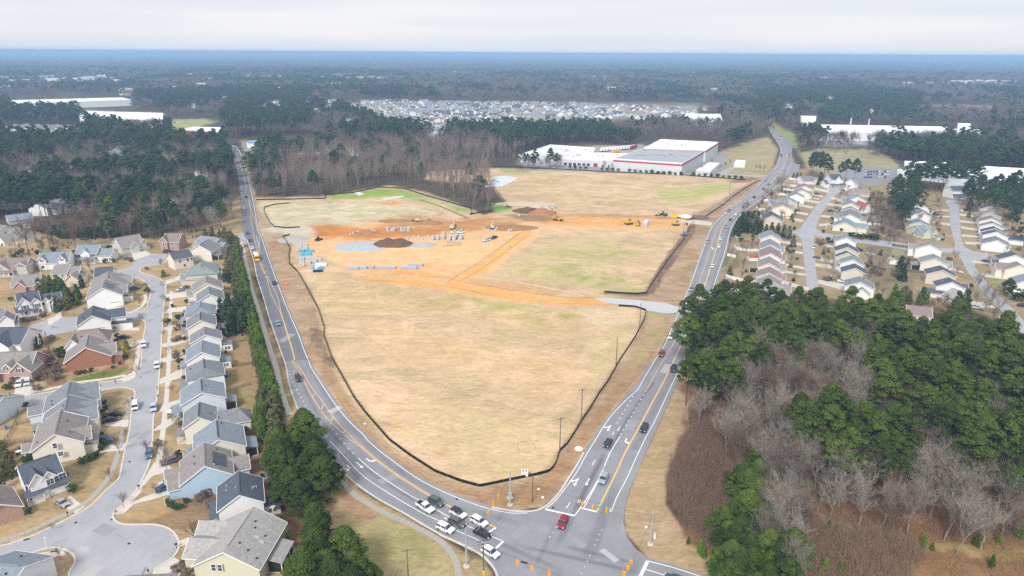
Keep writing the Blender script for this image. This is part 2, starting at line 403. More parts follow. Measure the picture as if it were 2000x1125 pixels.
def build_ground():
    near = 108.0
    yr = [near]
    # spacing grows with distance so that the painted detail stays even from the air
    while yr[-1] < 1500: yr.append(yr[-1] + max(0.55,0.55 * ((yr[-1] ** 2 + EYE ** 2) / (near ** 2 + EYE ** 2)) ** 1.0 * 0.95))
    while yr[-1] < 30000: yr.append(yr[-1] * 1.12)
    yr = np.array([-400.0,0.0,60.0,85.0,98.0] + yr)
    s = np.concatenate([np.linspace(-4,-1.2,8)[:-1], np.linspace(-1.2,-0.98,12)[:-1], np.linspace(-0.98,0.98,620), np.linspace(0.98,1.2,12)[1:], np.linspace(1.2,4,8)[1:]])
    w = np.maximum(yr,108.0)
    X = w[:, None] * s[None, :]; Y = np.repeat(yr[:, None], len(s),1)
    nr, ns = X.shape
    x = X.ravel(); y = Y.ravel()
    A = np.zeros((x.size,3)); B = np.zeros((x.size,3))
    A[:] = LEAF[0]; B[:] = LEAF[1]
    px, py = PX(x, np.maximum(y,40.0))
    ok = (y > 40)
    wx = (fbm(x / 9.0, y / 9.0,3) - 0.5) * 2; wy = (fbm(x / 9.0, y / 9.0,11) - 0.5) * 2
    for poly, c, c2, fe, wa in ZONES:
        P = np.array(poly); m = ok & (px > P[:,0].min() - fe - wa) & (px < P[:,0].max() + fe + wa) & (py > P[:,1].min() - fe - wa) & (py < P[:,1].max() + fe + wa)
        if not m.any(): continue
        q = np.where(m)[0]
        d = sdist(px[q] + wx[q] * wa * 1.6, py[q] + wy[q] * wa * 0.9, poly)
        k = np.clip((d + fe) / (2 * fe),0,1)[:, None]; k = k * k * (3 - 2 * k)
        A[q] = A[q] * (1 - k) + np.array(c) * k; B[q] = B[q] * (1 - k) + np.array(c2) * k
    V = np.stack([x, y, np.zeros_like(x)],1)
    i = np.arange((nr - 1) * ns).reshape(nr - 1, ns)[:, :-1].ravel()
    F = np.stack([i, i + 1, i + ns + 1, i + ns],1)
    m = bpy.data.materials.new('ground_cover'); m.use_nodes = True
    n, l = m.node_tree.nodes, m.node_tree.links
    b = n['Principled BSDF']; b.inputs['Roughness'].default_value = 1.0; b.inputs['Specular IOR Level'].default_value = 0.05
    tc = n.new('ShaderNodeTexCoord')
    def noise(scale, detail, stretch=(1,1,1), rot=0.0, rough=0.6, dist=0.0):
        mp = n.new('ShaderNodeMapping'); mp.inputs['Scale'].default_value = stretch; mp.inputs['Rotation'].default_value = (0,0, rot)
        l.new(tc.outputs['Object'], mp.inputs[0])
        t = n.new('ShaderNodeTexNoise'); t.inputs['Scale'].default_value = scale; t.inputs['Detail'].default_value = detail; t.inputs['Roughness'].default_value = rough; t.inputs['Distortion'].default_value = dist
        l.new(mp.outputs[0], t.inputs['Vector']); return t.outputs['Fac']
    def rng_(src, a, b_, c, d):
        r = n.new('ShaderNodeMapRange'); r.inputs[1].default_value = a; r.inputs[2].default_value = b_; r.inputs[3].default_value = c; r.inputs[4].default_value = d
        l.new(src, r.inputs[0]); return r.outputs[0]
    def mul(a, b_):
        q = n.new('ShaderNodeMath'); q.operation = 'MULTIPLY'; l.new(a, q.inputs[0]); l.new(b_, q.inputs[1]); return q.outputs[0]
    ca = n.new('ShaderNodeAttribute'); ca.attribute_name = 'cover'; cb = n.new('ShaderNodeAttribute'); cb.attribute_name = 'cover_other'
    big = noise(0.035,7,(1,1.6,1),0.25,0.68,1.2)
    mx = n.new('ShaderNodeMix'); mx.data_type = 'RGBA'
    l.new(rng_(big,0.40,0.60,0,1), mx.inputs[0]); l.new(ca.outputs['Color'], mx.inputs[6]); l.new(cb.outputs['Color'], mx.inputs[7])
    wide_ = rng_(noise(0.011,7,(1,1.3,1),0.8,0.72,0.6),0.32,0.68,0.86,1.12)
    mid = rng_(noise(0.22,9,(0.6,1.7,1),0.12,0.78,0.3),0.3,0.7,0.78,1.22)
    fine = rng_(noise(0.9,7,(0.6,1.4,1),0.5,0.8),0.3,0.7,0.70,1.30)
    sc = n.new('ShaderNodeVectorMath'); sc.operation = 'SCALE'; l.new(mx.outputs[2], sc.inputs[0]); l.new(mul(mul(mid, fine), wide_), sc.inputs['Scale'])
    l.new(sc.outputs[0], b.inputs['Base Color'])
    me = np_mesh('ground', V, F, m)
    for nm, C in (('cover', A),('cover_other', B)):
        at = me.color_attributes.new(nm, 'FLOAT_COLOR', 'POINT')
        at.data.foreach_set('color', np.concatenate([C, np.ones((len(C),1))],1).astype(np.float32).ravel())
    tag(link('ground', me), kind='structure')
build_ground()

# ------------------------------------------------------------------ roads
def road_mat(name, col, lanes, seed=0):
    """weathered asphalt; lanes: (u position, half width, factor) of tyre-worn bands"""
    m = bpy.data.materials.new(name); m.use_nodes = True
    n, l = m.node_tree.nodes, m.node_tree.links
    b = n['Principled BSDF']; b.inputs['Roughness'].default_value = 0.85; b.inputs['Specular IOR Level'].default_value = 0.2
    tc = n.new('ShaderNodeTexCoord')
    t = n.new('ShaderNodeTexNoise'); t.inputs['Scale'].default_value = 0.09; t.inputs['Detail'].default_value = 9; t.inputs['Roughness'].default_value = 0.7
    mp = n.new('ShaderNodeMapping'); mp.inputs['Location'].default_value = (seed,0,0); l.new(tc.outputs['Object'], mp.inputs[0]); l.new(mp.outputs[0], t.inputs['Vector'])
    r = n.new('ShaderNodeMapRange'); r.inputs[1].default_value = .3; r.inputs[2].default_value = .7; r.inputs[3].default_value = .87; r.inputs[4].default_value = 1.13
    l.new(t.outputs['Fac'], r.inputs[0]); val = r.outputs[0]
    uv = n.new('ShaderNodeUVMap'); uv.uv_map = 'UVMap'; sp = n.new('ShaderNodeSeparateXYZ'); l.new(uv.outputs[0], sp.inputs[0])
    # long smears along the driving direction
    t2 = n.new('ShaderNodeTexNoise'); t2.inputs['Scale'].default_value = 1.0; t2.inputs['Detail'].default_value = 5
    mp2 = n.new('ShaderNodeMapping'); mp2.inputs['Scale'].default_value = (9,2.2,1); l.new(uv.outputs[0], mp2.inputs[0]); l.new(mp2.outputs[0], t2.inputs['Vector'])
    for u, hw, f in lanes:
        s = n.new('ShaderNodeMath'); s.operation = 'SUBTRACT'; l.new(sp.outputs[0], s.inputs[0]); s.inputs[1].default_value = u
        a = n.new('ShaderNodeMath'); a.operation = 'ABSOLUTE'; l.new(s.outputs[0], a.inputs[0])
        q = n.new('ShaderNodeMapRange'); q.interpolation_type = 'SMOOTHSTEP'; q.inputs[1].default_value = hw * 1.8; q.inputs[2].default_value = 0.0; q.inputs[3].default_value = 0.0; q.inputs[4].default_value = 1.0
        l.new(a.outputs[0], q.inputs[0])
        z = n.new('ShaderNodeMath'); z.operation = 'MULTIPLY'; l.new(q.outputs[0], z.inputs[0])
        rr = n.new('ShaderNodeMapRange'); rr.inputs[1].default_value = .3; rr.inputs[2].default_value = .65; rr.inputs[3].default_value = .35; rr.inputs[4].default_value = 1.0; l.new(t2.outputs['Fac'], rr.inputs[0]); l.new(rr.outputs[0], z.inputs[1])
        w = n.new('ShaderNodeMapRange'); w.inputs[3].default_value = 1.0; w.inputs[4].default_value = f; l.new(z.outputs[0], w.inputs[0])
        mm = n.new('ShaderNodeMath'); mm.operation = 'MULTIPLY'; l.new(val, mm.inputs[0]); l.new(w.outputs[0], mm.inputs[1]); val = mm.outputs[0]
    t3 = n.new('ShaderNodeTexNoise'); t3.inputs['Scale'].default_value = 1.2; t3.inputs['Detail'].default_value = 6; t3.inputs['Roughness'].default_value = 0.8; l.new(tc.outputs['Object'], t3.inputs['Vector'])
    r3 = n.new('ShaderNodeMapRange'); r3.inputs[1].default_value = .3; r3.inputs[2].default_value = .7; r3.inputs[3].default_value = .93; r3.inputs[4].default_value = 1.07; l.new(t3.outputs['Fac'], r3.inputs[0])
    mm = n.new('ShaderNodeMath'); mm.operation = 'MULTIPLY'; l.new(val, mm.inputs[0]); l.new(r3.outputs[0], mm.inputs[1])
    c = n.new('ShaderNodeRGB'); c.outputs[0].default_value = (*col,1)
    sc = n.new('ShaderNodeVectorMath'); sc.operation = 'SCALE'; l.new(c.outputs[0], sc.inputs[0]); l.new(mm.outputs[0], sc.inputs['Scale'])
    l.new(sc.outputs[0], b.inputs['Base Color'])
    return m

def road_strip(name, Lp, Rp, z, m, n=140, parent=None, smooth=True):
    L = smoothline(GP(Lp),4) if smooth else GP(Lp); R = smoothline(GP(Rp),4) if smooth else GP(Rp)
    a, b = strip(L, R, n)
    K = 5
    V = []; U = []
    for i in range(n):
        for k in range(K):
            t = k / (K - 1); p = a[i] * (1 - t) + b[i] * t
            V.append((p[0], p[1], z)); U.append((t, i / 10.0))
    F = [(i * K + k + 1, i * K + k,(i + 1) * K + k,(i + 1) * K + k + 1) for i in range(n - 1) for k in range(K - 1)]
    me = np_mesh(name, np.array(V), np.array(F), m)
    if me.polygons[0].normal.z < 0: me.flip_normals()
    uv = me.uv_layers.new(name='UVMap'); vi = np.zeros(len(me.loops), np.int32); me.loops.foreach_get('vertex_index', vi)
    uv.data.foreach_set('uv', np.array(U, np.float32)[vi].ravel())
    o = link(name, me, parent)
    if not parent: tag(o, kind='structure')
    return o

ASPH = (0.265,0.265,0.285); DARK = (0.18,0.185,0.205); PALE = (0.37,0.37,0.39)
m_left_far = road_mat('asphalt_dark', DARK,[(0.25,.07,.9),(0.75,.07,.88)])
m_left = road_mat('asphalt_worn', ASPH,[(0.16,.05,.93),(0.40,.035,.66),(0.60,.03,.9),(0.85,.06,.76)])
m_right = road_mat('asphalt_right', ASPH,[(0.14,.05,.78),(0.62,.05,.95),(0.84,.06,.76)],40)
m_rightn = road_mat('asphalt_right_near', ASPH,[(0.40,.022,.58),(0.40,.07,.86),(0.80,.06,.82),(0.16,.05,.9)],70)
m_cross = road_mat('asphalt_crossing',(0.275,0.275,0.295),[],20)
def tracks(m, lines):
    """rubbed-in tyre tracks: (photo pixel, photo pixel, half width m, factor)"""
    n, l = m.node_tree.nodes, m.node_tree.links; b = n['Principled BSDF']; src = b.inputs['Base Color'].links[0].from_socket
    tc = n.new('ShaderNodeTexCoord')
    for p, q, hw, f in lines:
        (x0, y0),(x1, y1) = G(*p), G(*q); L = math.hypot(x1 - x0, y1 - y0); dx, dy = (x1 - x0) / L,(y1 - y0) / L
        def lin(ax, ay, c):
            d = n.new('ShaderNodeVectorMath'); d.operation = 'DOT_PRODUCT'; l.new(tc.outputs['Object'], d.inputs[0]); d.inputs[1].default_value = (ax, ay,0)
            s = n.new('ShaderNodeMath'); s.operation = 'ADD'; l.new(d.outputs['Value'], s.inputs[0]); s.inputs[1].default_value = c
            a = n.new('ShaderNodeMath'); a.operation = 'ABSOLUTE'; l.new(s.outputs[0], a.inputs[0]); return a.outputs[0]
        def ss(v, a0, a1, o0, o1):
            r = n.new('ShaderNodeMapRange'); r.interpolation_type = 'SMOOTHSTEP'; r.inputs[1].default_value = a0; r.inputs[2].default_value = a1; r.inputs[3].default_value = o0; r.inputs[4].default_value = o1; l.new(v, r.inputs[0]); return r.outputs[0]
        a = ss(lin(-dy, dx, x0 * dy - y0 * dx), hw,0,0,1); e = ss(lin(dx, dy,-((x0 + x1) / 2 * dx + (y0 + y1) / 2 * dy)), L / 2, L * .2,0,1)
        k = n.new('ShaderNodeMath'); k.operation = 'MULTIPLY'; l.new(a, k.inputs[0]); l.new(e, k.inputs[1]); g = ss(k.outputs[0],0,1,1, f)
        sc = n.new('ShaderNodeVectorMath'); sc.operation = 'SCALE'; l.new(src, sc.inputs[0]); l.new(g, sc.inputs['Scale']); src = sc.outputs[0]
    l.new(src, b.inputs['Base Color'])
tracks(m_cross,[((1190,868),(1110,1020),1.3,.62),((1150,950),(1075,1090),1.6,.78),((1090,1010),(1040,1120),1.2,.82),((1210,930),(1130,1120),2.2,.8),((1190,1000),(1150,1110),1.2,.84),((940,1045),(1110,1120),1.4,.78),
    ((985,1060),(1300,1130),1.2,.72),((1080,1062),(1260,1105),1.2,.75),((880,985),(1040,1030),1.8,.88),((1120,905),(1090,985),1.8,.9),((1235,960),(1215,1060),1.6,1.1),((990,1010),(1090,1040),2.5,1.07)])
m_st = road_mat('asphalt_pale', PALE,[(0.5,.1,1.04)],55)
m_st2 = road_mat('asphalt_pale_right',(0.37,0.37,0.39),[(0.5,.1,.95)],95)

LL_far = [(447,285),(453,300),(463,335),(470,380),(474,440),(480,468),(485.5,479),(494.6,507.6),(500.5,537),(507.6,561),(515.4,585.6),(524.5,617.7),(533.6,645),(545.3,679),(555,706)]
RR_far = [(462,285),(472,300),(483,335),(494,380),(505,440),(510,455),(516,470),(520,484),(530.4,513),(544.7,552),(556.5,584),(570,616.4),(585,650),(599,688),(605,701.6)]
LL = [(555,706),(559.6,724),(563.7,748.6),(572.8,777),(580.6,798),(597,832),(618,863),(643,892.5),(658.5,912),(685.8,938),(709,956),(743,978),(788.6,1003),(820,1022),(860,1045)]
RR = [(605,701.6),(612,718),(629,742),(648,771),(669,800),(693,827),(718,850),(731,864),(762.6,891),(808,925),(860,951.7)]
road_strip('road_left_far', LL_far, RR_far,0.04, m_left_far,200)
road_strip('road_left', LL, RR,0.04, m_left,160)
RL = [(1488,232),(1493,237),(1505,258),(1521.5,285),(1522.7,300),(1520,308),(1511,330),(1498,339),(1489,352),(1472,369),(1446,391),(1420,410.5),(1403,427),(1389.5,440.5),(1370,490),(1351,545),(1330,600),(1313,639),(1301,667.6),(1284.5,695),(1265,715),(1246,746.5),(1233,761),(1216,779),(1199,798.5),(1173,831),(1143,880.4)]
RRt = [(1494,232),(1499,238.5),(1511,252),(1532,267),(1547,282),(1546,300),(1547,317),(1545,330),(1533,349.4),(1519,362.4),(1498,382),(1474.6,399),(1452.5,417),(1431,445),(1420,490),(1406,534),(1391,590),(1375,628),(1359,664),(1344,693.6),(1331,727),(1320,754.3),(1305.8,785.5),(1283.7,833.6),(1262.9,880.4)]
def cut(poly, y0, y1): return [p for p in poly if y0 <= p[1] <= y1]
road_strip('road_right', cut(RL,0,746.6)[:-1] + [(1246,746.5)], cut(RRt,0,728) + [(1323,746.5)],0.04, m_right,220)
road_strip('road_right_near',[(1246,746.5)] + cut(RL,750,900),[(1323,746.5),(1320,754.3)] + cut(RRt,760,900),0.04, m_rightn,60)
cross_px = [(860,951.7),(895,967),(930,980),(965,991),(1000,998),(1030,999),(1052,996),(1072,984),(1092.5,962.5),(1110,935),(1127.5,907.5),(1143,880.4),
            (1262.9,880.4),(1250,910),(1230,955),(1220,990),(1217.5,1020),(1225,1050),(1242.5,1072.5),(1265,1090),(1312.5,1102.5),(1370,1122.5),(1520,1175),(1700,1230),(1640,1420),(1400,1310),(1240,1300),(1200,1450),(960,1450),(990,1260),(983,1160),(971,1125),(965.8,1112),(953.6,1096.5),(938,1082.6),(912,1068.7),(886,1056.6),(860,1045)]
xo = flat('crossroads', GP(cross_px),0.04, m_cross); tag(xo, kind='structure')
# side apron and slip lane far up the right road, side road into the left neighbourhood
tag(flat('slip_lane', GP([(1548,318),(1563,321),(1560,334),(1546,346),(1530,352),(1546,330)]),0.03, m_right), kind='structure')
tag(flat('side_road', GP([(441,455),(460,462),(477,453),(483,478),(470,470),(455,466),(440,461)]),0.03, m_st), kind='structure')

# residential streets on the left
st_px = [(296,495.7),(323,496),(328,501),(323,513),(307.6,517),(283,520),(272.5,527.5),(279,534),(294.6,538),(311.5,544.5),(321,552),(324.5,566.5),(323,576),(320.6,592.5),(318,625),(315.4,664),(313.5,703),(311.5,726),(307.6,772.8),(303.7,791),(299.8,817),(298.5,846),(298,858.6),(294,895),(288.3,915),(276,940.5),(266,958),(247,980),(227,997),(220,1008),(226,1018),(244.5,1024.8),(300.7,1024.8),(330,1033),(345,1048),(350,1067.6),(337,1089.6),(300.7,1112),(240,1160),(120,1190),(134.5,1125),(137,1114),(146.7,1099),(141.8,1082),(117,1071),(85.6,1072.5),(24.4,1094.5),(-60,1130),(-260,1180),(-300,1150),(-60,1086),(0,1067.6),(66,1045.6),(137,1011),(176,989.4),(208,957),(231.4,936),(239,905),(245.7,872.5),(252,846),(254.3,830),(258,796),(263.4,772.8),(262,763),(248,758),(227.5,757),(195,763.7),(120,778),(32.5,797),(-60,815),(-60,800),(0,783),(55.9,772.8),(108,763.7),(156,750.7),(221,744),(256,733.8),(271,724.7),(275.8,713),(276.4,706),(277.7,682),(280.3,657.5),(284,640),(282,628),(266,622),(240,625),(200,632),(156,643),(130,649.7),(96,656),(66,652),(46,643),(49.4,638),(72.8,631),(96,623.7),(121,620),(158.6,619),(236.6,613),(260,608),(271,607),(286,602),(289.4,588.6),(294,575),(295,568),(292,560),(283,551),(271,544),(253,540.5),(240,538),(228,536),(224,529),(240,526),(261,518),(259.5,508)]
tag(flat('street_left', GP(st_px),0.04, m_st), kind='structure')
# streets on the right
tag(flat('street_right', GP([(1590,371),(1633,367),(1644,370),(1640,376),(1628,385),(1606,415),(1596,437),(1594,447),(1591,458),(1589,472),(1591,500),(1595,540),(1602,575),(1604,590),(1580,590),(1577,575),(1573,535),(1568,485),(1565,468),(1556,458),(1546,455),(1550,450),(1562,447),(1574,430),(1592,403),(1610,385),(1617,376),(1604,374)]),0.04, m_st2), kind='structure')
tag(flat('cross_street', GP([(1594,447),(1610,456),(1640,461),(1680,467),(1740,471),(1800,482),(1862,486),(1862,494),(1800,493),(1740,483),(1680,475),(1640,469),(1612,466),(1596,462),(1591,458)]),0.05, m_st2), kind='structure')
tag(flat('far_street', GP([(1850,390),(1882,392),(1880,396),(1873,400),(1876,450),(1877,465),(1884,482),(1900,491),(1930,496),(1960,499),(1990,505),(2050,514),(2050,528),(1985,512),(1940,508),(1906,509),(1903,520),(1914,535),(1930,556),(1955,582),(1980,605),(2000,628),(2040,660),(1990,660),(1965,620),(1940,590),(1912,560),(1890,532),(1877,505),(1868,495),(1862,494),(1862,486),(1866,480),(1862,465),(1856,440),(1854,405),(1846,396)]),0.04, m_st2), kind='structure')
m_conc = mat('concrete',(0.60,0.56,0.50),0.9,0.10,0.5)
m_conc_d = mat('concrete_old',(0.38,0.355,0.32),0.9,0.14,0.5)
m_kerb = mat('kerb_concrete',(0.58,0.55,0.50),0.9,0.08,0.7)
m_grav = mat('gravel',(0.50,0.50,0.52),1.0,0.16,0.9)
tag(flat('gravel_entrance', GP([(1160,583),(1195,582),(1245,586),(1300,592),(1326,600),(1322,612),(1290,611),(1262,606),(1220,597),(1175,589)]),0.03, m_grav), kind='structure')
tag(flat('gravel_entrance_far', GP([(1322,428),(1360,430),(1392,434),(1389,441),(1350,437),(1325,434)]),0.03, mat('gravel_tan',(0.55,0.5,0.42),1,.12,.6)), kind='structure')
tag(flat('gravel_pad', GP([(960,346),(985,343),(1012,347),(1000,355),(980,364),(945,366),(956,356)]),0.03, mat('gravel_blue',(0.58,0.64,0.66),1,.1,.6)), kind='structure')
tag(flat('washed_slab', GP([(690,376),(702,374.5),(712,379),(700,382)]),0.03, mat('gravel_blue',(0.5,0.5,0.5))), kind='structure')
tag(flat('washed_slab', GP([(745,388),(786,382),(790,384),(750,391)]),0.03, mat('gravel_blue',(0.5,0.5,0.5))), kind='structure')
# haul road ruts and track marks pressed into the dirt
m_rut = mat('rut_dirt',(0.42,0.225,0.09),1,.3,.5); m_rutp = mat('rut_pale',(0.66,0.52,0.37),1,.2,.5); m_mow = mat('track_straw',(0.42,0.31,0.165),1,.3,.4)
for p, w, m_ in (([(872,552),(912,528),(960,498),(1006,462),(1030,446)],.5, m_rut),([(902,548),(938,526),(985,494),(1030,460)],.5, m_rut),([(888,540),(930,514),(975,484),(1012,456)],.35, m_rut),([(700,540),(790,536),(860,542),(900,548)],.4, m_rut),([(906,552),(1000,566),(1100,580),(1180,584)],.7, m_rut),([(900,540),(960,544),(1060,560),(1140,578)],.8, m_rutp),
    ([(880,560),(980,580),(1090,592),(1180,594)],.4, m_rut),([(690,546),(800,552),(880,562),(960,576)],.35, m_rut),([(1040,447),(1090,436),(1200,434),(1310,436)],.6, m_rut),([(1060,430),(1180,424),(1320,427)],.6, m_rut),([(620,452),(700,462),(800,458),(900,446),(1000,446)],.7, m_rut),([(600,460),(680,472),(780,466),(900,452)],.5, m_rut),
    ([(960,356),(972,380),(1003,408)],.5, m_rut),([(975,352),(1040,362),(1085,366)],.5, m_rut),([(700,640),(760,690),(840,740),(930,780)],.25, m_mow),([(1080,470),(1110,452),(1130,440)],.5, m_rutp),([(1082,800),(1090,792),(1106,788),(1122,790),(1130,797)],.25, m_mow),([(1010,868),(1022,862),(1040,864),(1046,876),(1030,884),(1014,880),(1010,868)],.2, m_mow),([(740,600),(820,640),(880,700)],.2, m_mow),([(560,500),(575,530),(600,560),(606,566)],.3, m_mow),([(572,500),(584,528),(604,556)],.3, m_mow),
    ([(1120,905),(1160,850),(1215,775),(1250,735)],.4, m_mow),([(660,770),(720,850),(800,910),(880,948)],.35, m_mow),([(672,770),(730,842),(806,902),(890,944)],.35, m_mow)):
    V_, F_ = ribbon(smoothline(GP(p),3), w,0.012); tag(link('track_mark', MB().add(V_, F_).mesh('track_mark', m_)), kind='structure')
# warehouse roads
tag(flat('warehouse_lane', GP([(1395,340),(1440,320),(1443,322),(1420,340),(1500,342),(1500,346),(1330,341),(1330,338)]),0.03, m_conc_d), kind='structure')

# sealed cracks and square repairs in the asphalt
m_seal = mat('crack_sealant',(.22,.22,.235),.7,.1,1.0); m_patch = mat('asphalt_patch',(.31,.31,.33),.9,.1,.6); m_patchl = mat('asphalt_patch_pale',(.44,.43,.43),.9,.1,.6)
def wear(poly, n, w, seed, z=.047):
    r = np.random.default_rng(seed); P = np.array(poly); V_, F_ = [],[]; mb = MB(); k = 0
    while k < n:
        a, b = r.uniform(P[:,0].min(), P[:,0].max()), r.uniform(P[:,1].min(), P[:,1].max())
        if b > 1180 or sdist(np.array([a]), np.array([b]), poly)[0] < 9: continue
        x, y = G(a, b); t = r.random() * 6.28; pts = []
        for q in range(9):
            pts.append((x, y)); t += r.normal() * .35; x += math.cos(t) * 1.1; y += math.sin(t) * 1.1
            c, d = PX(x, y)
            if sdist(np.array([c]), np.array([d]), poly)[0] < 2: break
        if len(pts) > 2: V2, F2 = ribbon(pts, w, z + k * .0002); mb.add(V2, F2)
        k += 1
    tag(link('crack_seal', mb.mesh('crack_seal', m_seal)), kind='structure')
wear(st_px,12,.05,1,.045); wear(cross_px,14,.06,2,.045); wear(LL + RR[::-1],12,.06,3,.045); wear(cut(RL,600,900) + cut(RRt,600,900)[::-1],12,.06,4,.045)
for i,(a, b, w, d, t, p_) in enumerate(((205,1035,5,3.4,.4,0),(160,1072,4,1.6,.2,1),(282,850,2.2,5,.1,0),(292,700,2.2,4,.05,1),(305,600,2,6,.1,0),(1130,1060,4,2,.9,0),(1190,1085,5,1.6,.9,1),(1015,1040,5,2.2,2.3,0),(760,935,6,2.6,2.5,0),(655,800,5,2.4,2.2,1),(1235,830,2.6,7,.5,0),(1300,720,2.4,8,.45,1),(175,1120,3,5,.3,1),(560,660,3,9,.25,0),(110,640,4,2,.1,0),(1340,650,2.4,8,.4,0))):
    x, y = G(a, b); o = bpart('asphalt_patch',(m_patch, m_patchl)[p_], None,(x, y,.045 + i * .0001),(w, d,.006),-t); tag(o, kind='structure')
# kerbs
def kerb(px, closed=False, w=0.5, h=0.14, parent=None, off=0.0):
    V, F = ribbon(smoothline(GP(px),2.0), w,0.0, h, off)
    o = link('kerb', MB().add(V, F).mesh('kerb', m_kerb)); tag(o, kind='structure')
kerb([(460,462)] + LL_far[5:] + LL[1:], off=0.1)
kerb([(860,1045),(886,1056.6),(912,1068.7),(938,1082.6),(953.6,1096.5),(965.8,1112),(971,1125),(983,1160),(990,1260)], w=0.6)
kerb([(960,991),(1000,998),(1030,999),(1052,996),(1072,984),(1092.5,962.5),(1110,935),(1127.5,907.5),(1140,884)], w=0.55)
kerb([(328,501),(323,513),(307.6,517),(283,520),(272.5,527.5),(279,534),(294.6,538),(311.5,544.5),(321,552),(324.5,566.5),(320.6,592.5),(318,625),(315.4,664),(313.5,703),(311.5,726),(307.6,772.8),(303.7,791),(299.8,817),(298,858.6),(294,895),(288.3,915),(276,940.5),(266,958),(247,980),(227,997),(220,1008),(226,1018),(244.5,1024.8),(300.7,1024.8),(330,1033),(345,1048),(350,1067.6),(337,1089.6),(300.7,1112)])
kerb([(134.5,1125),(137,1114),(146.7,1099),(141.8,1082),(117,1071),(85.6,1072.5),(24.4,1094.5),(-60,1130)])
kerb([(-60,1086),(0,1067.6),(66,1045.6),(137,1011),(176,989.4),(208,957),(231.4,936),(239,905),(245.7,872.5),(252,846),(254.3,830),(258,796),(263.4,772.8),(262,763),(248,758),(227.5,757),(195,763.7)])
kerb([(0,783),(55.9,772.8),(108,763.7),(156,750.7),(221,744),(256,733.8),(271,724.7),(275.8,713),(276.4,706),(277.7,682),(280.3,657.5),(284,640),(282,628),(266,622),(240,625)])
kerb([(236,613),(260,608),(271,607),(286,602),(289.4,588.6),(294,575),(292,560),(283,551),(271,544),(253,540.5),(228,536)])

# painted markings: children of the roads they lie on
m_white = mat('road_paint_white',(0.85,0.85,0.85),0.7,0.07,2.0)
m_worn = mat('road_paint_worn',(0.58,0.58,0.58),0.8,0.15,2.0)
m_yel = mat('road_paint_yellow',(0.78,0.50,0.17),0.7,0.1,2.0)
ROADS = bpy.data.objects
def line(name, px, w, m, parent, world=False, smooth=True):
    pts = px if world else GP(px)
    pts = smoothline(pts,3) if (smooth and len(pts) > 2) else pts
    V, F = ribbon(pts, w,0.052)
    link(name, MB().add(V, F).mesh(name, m), ROADS[parent])
WR_far = [(p[0] - 2.0 - i * 0.12, p[1]) for i, p in enumerate(RR_far)]
line('edge_line', WR_far,0.22, m_white, 'road_left_far')
line('edge_line',[(602.5,704.8),(608.6,720),(624.8,744.7),(643,773),(663.9,802),(687,828),(710.7,850),(717.7,860),(743,882),(769,901.6),(795,921),(827.6,942),(860,958),(894.7,973),(929.4,986),(964,996),(998.7,1002.5),(1030,1002)],0.2, m_white, 'road_left')
line('lane_line',[(644,861),(667.6,886),(701.5,922.5),(727.5,943),(767.8,969),(808,992.7),(830,1005),(860,1018.4),(886,1034),(925.9,1051.4),(965.5,1070)],0.2, m_white, 'road_left')
line('lane_line',[(699.5,894.5),(724.9,917),(766.5,946),(808,971.9),(821,978),(860,1000),(882.5,1013),(917,1029),(952,1044.4),(983,1057.4)],0.2, m_white, 'road_left')
yl = [(571,706),(580,720),(592,741),(604.5,765),(619,790),(637,815),(655,833),(683,858),(704,873),(734,899),(769,925),(802.9,947),(839,969),(868.7,985.5),(894.7,997.6),(920.7,1010.6),(966,1030)]
yr_ = [(571,704),(585,718),(596,735),(609,757),(625,778),(643,803),(664,830),(690,857),(707,872),(736,897.5),(771,923.5),(804.5,945.5),(840.5,967.5),(870,984),(896,996),(922,1009),(967.5,1028.7)]
line('centre_line', yl,0.22, m_yel, 'road_left'); line('centre_line', yr_,0.22, m_yel, 'road_left')
for a, b in (((610.5,775),(616.8,768)),((626,801.5),(632.5,790)),((644.5,830),(650,814)),((670,848),(673,841))):
    line('hatch_line',[a, b],0.3, m_yel, 'road_left')
line('centre_line',[(462,300),(478,350),(487.5,400),(492,440),(500,478),(508,508),(520,541),(530,575),(548,612),(560,650),(572,690),(574.5,703)],0.2, m_yel, 'road_left_far')
line('centre_line',[(467,315),(480,360),(488.5,400),(500,440),(507,465),(506,500),(510,522),(522.5,543),(541,577),(549.5,612),(561.5,650),(573.5,690),(576,703)],0.2, m_yel, 'road_left_far')
for a, b in (((512,519),(516,516)),((517,532),(521,528.5)),((522.5,544),(526,540))): line('hatch_line',[a, b],0.25, m_yel, 'road_left_far')
line('lane_line',[(500,462),(503,470),(506.5,483)],0.18, m_white, 'road_left_far'); line('stop_line',[(498,483.5),(506,483.3)],0.3, m_white, 'road_left_far'); line('stop_line',[(495,469),(501,469)],0.3, m_white, 'road_left_far')
for k,(a, b) in enumerate([(562,724.6),(564.7,731.7),(568.5,738.6),(572,746),(575.6,753.4),(579.5,761),(583.5,768.6),(587.8,776),(592,784),(596.7,791.7),(602,800),(607.4,808.8),(612.6,816.5),(618.5,825.5),(624.5,834),(631,843.8),(637.5,852.5)]):
    line('lane_dash',[(a - .4, b - .5),(a + .7, b + 1.1)],0.3, m_white, 'road_left', smooth=False)
for a, b in ((650.5,838),(657,847.3),(664.5,856.5),(672.2,866),(681,876),(690,885)):
    line('lane_dash',[(a - .5, b - .5),(a + .8, b + 1.1)],0.3, m_white, 'road_left', smooth=False)
line('stop_line',[(968.4,1030.6),(952.8,1041)],0.55, m_white, 'crossroads'); line('stop_line',[(983,1057.4),(965.8,1074)],0.55, m_white, 'crossroads')
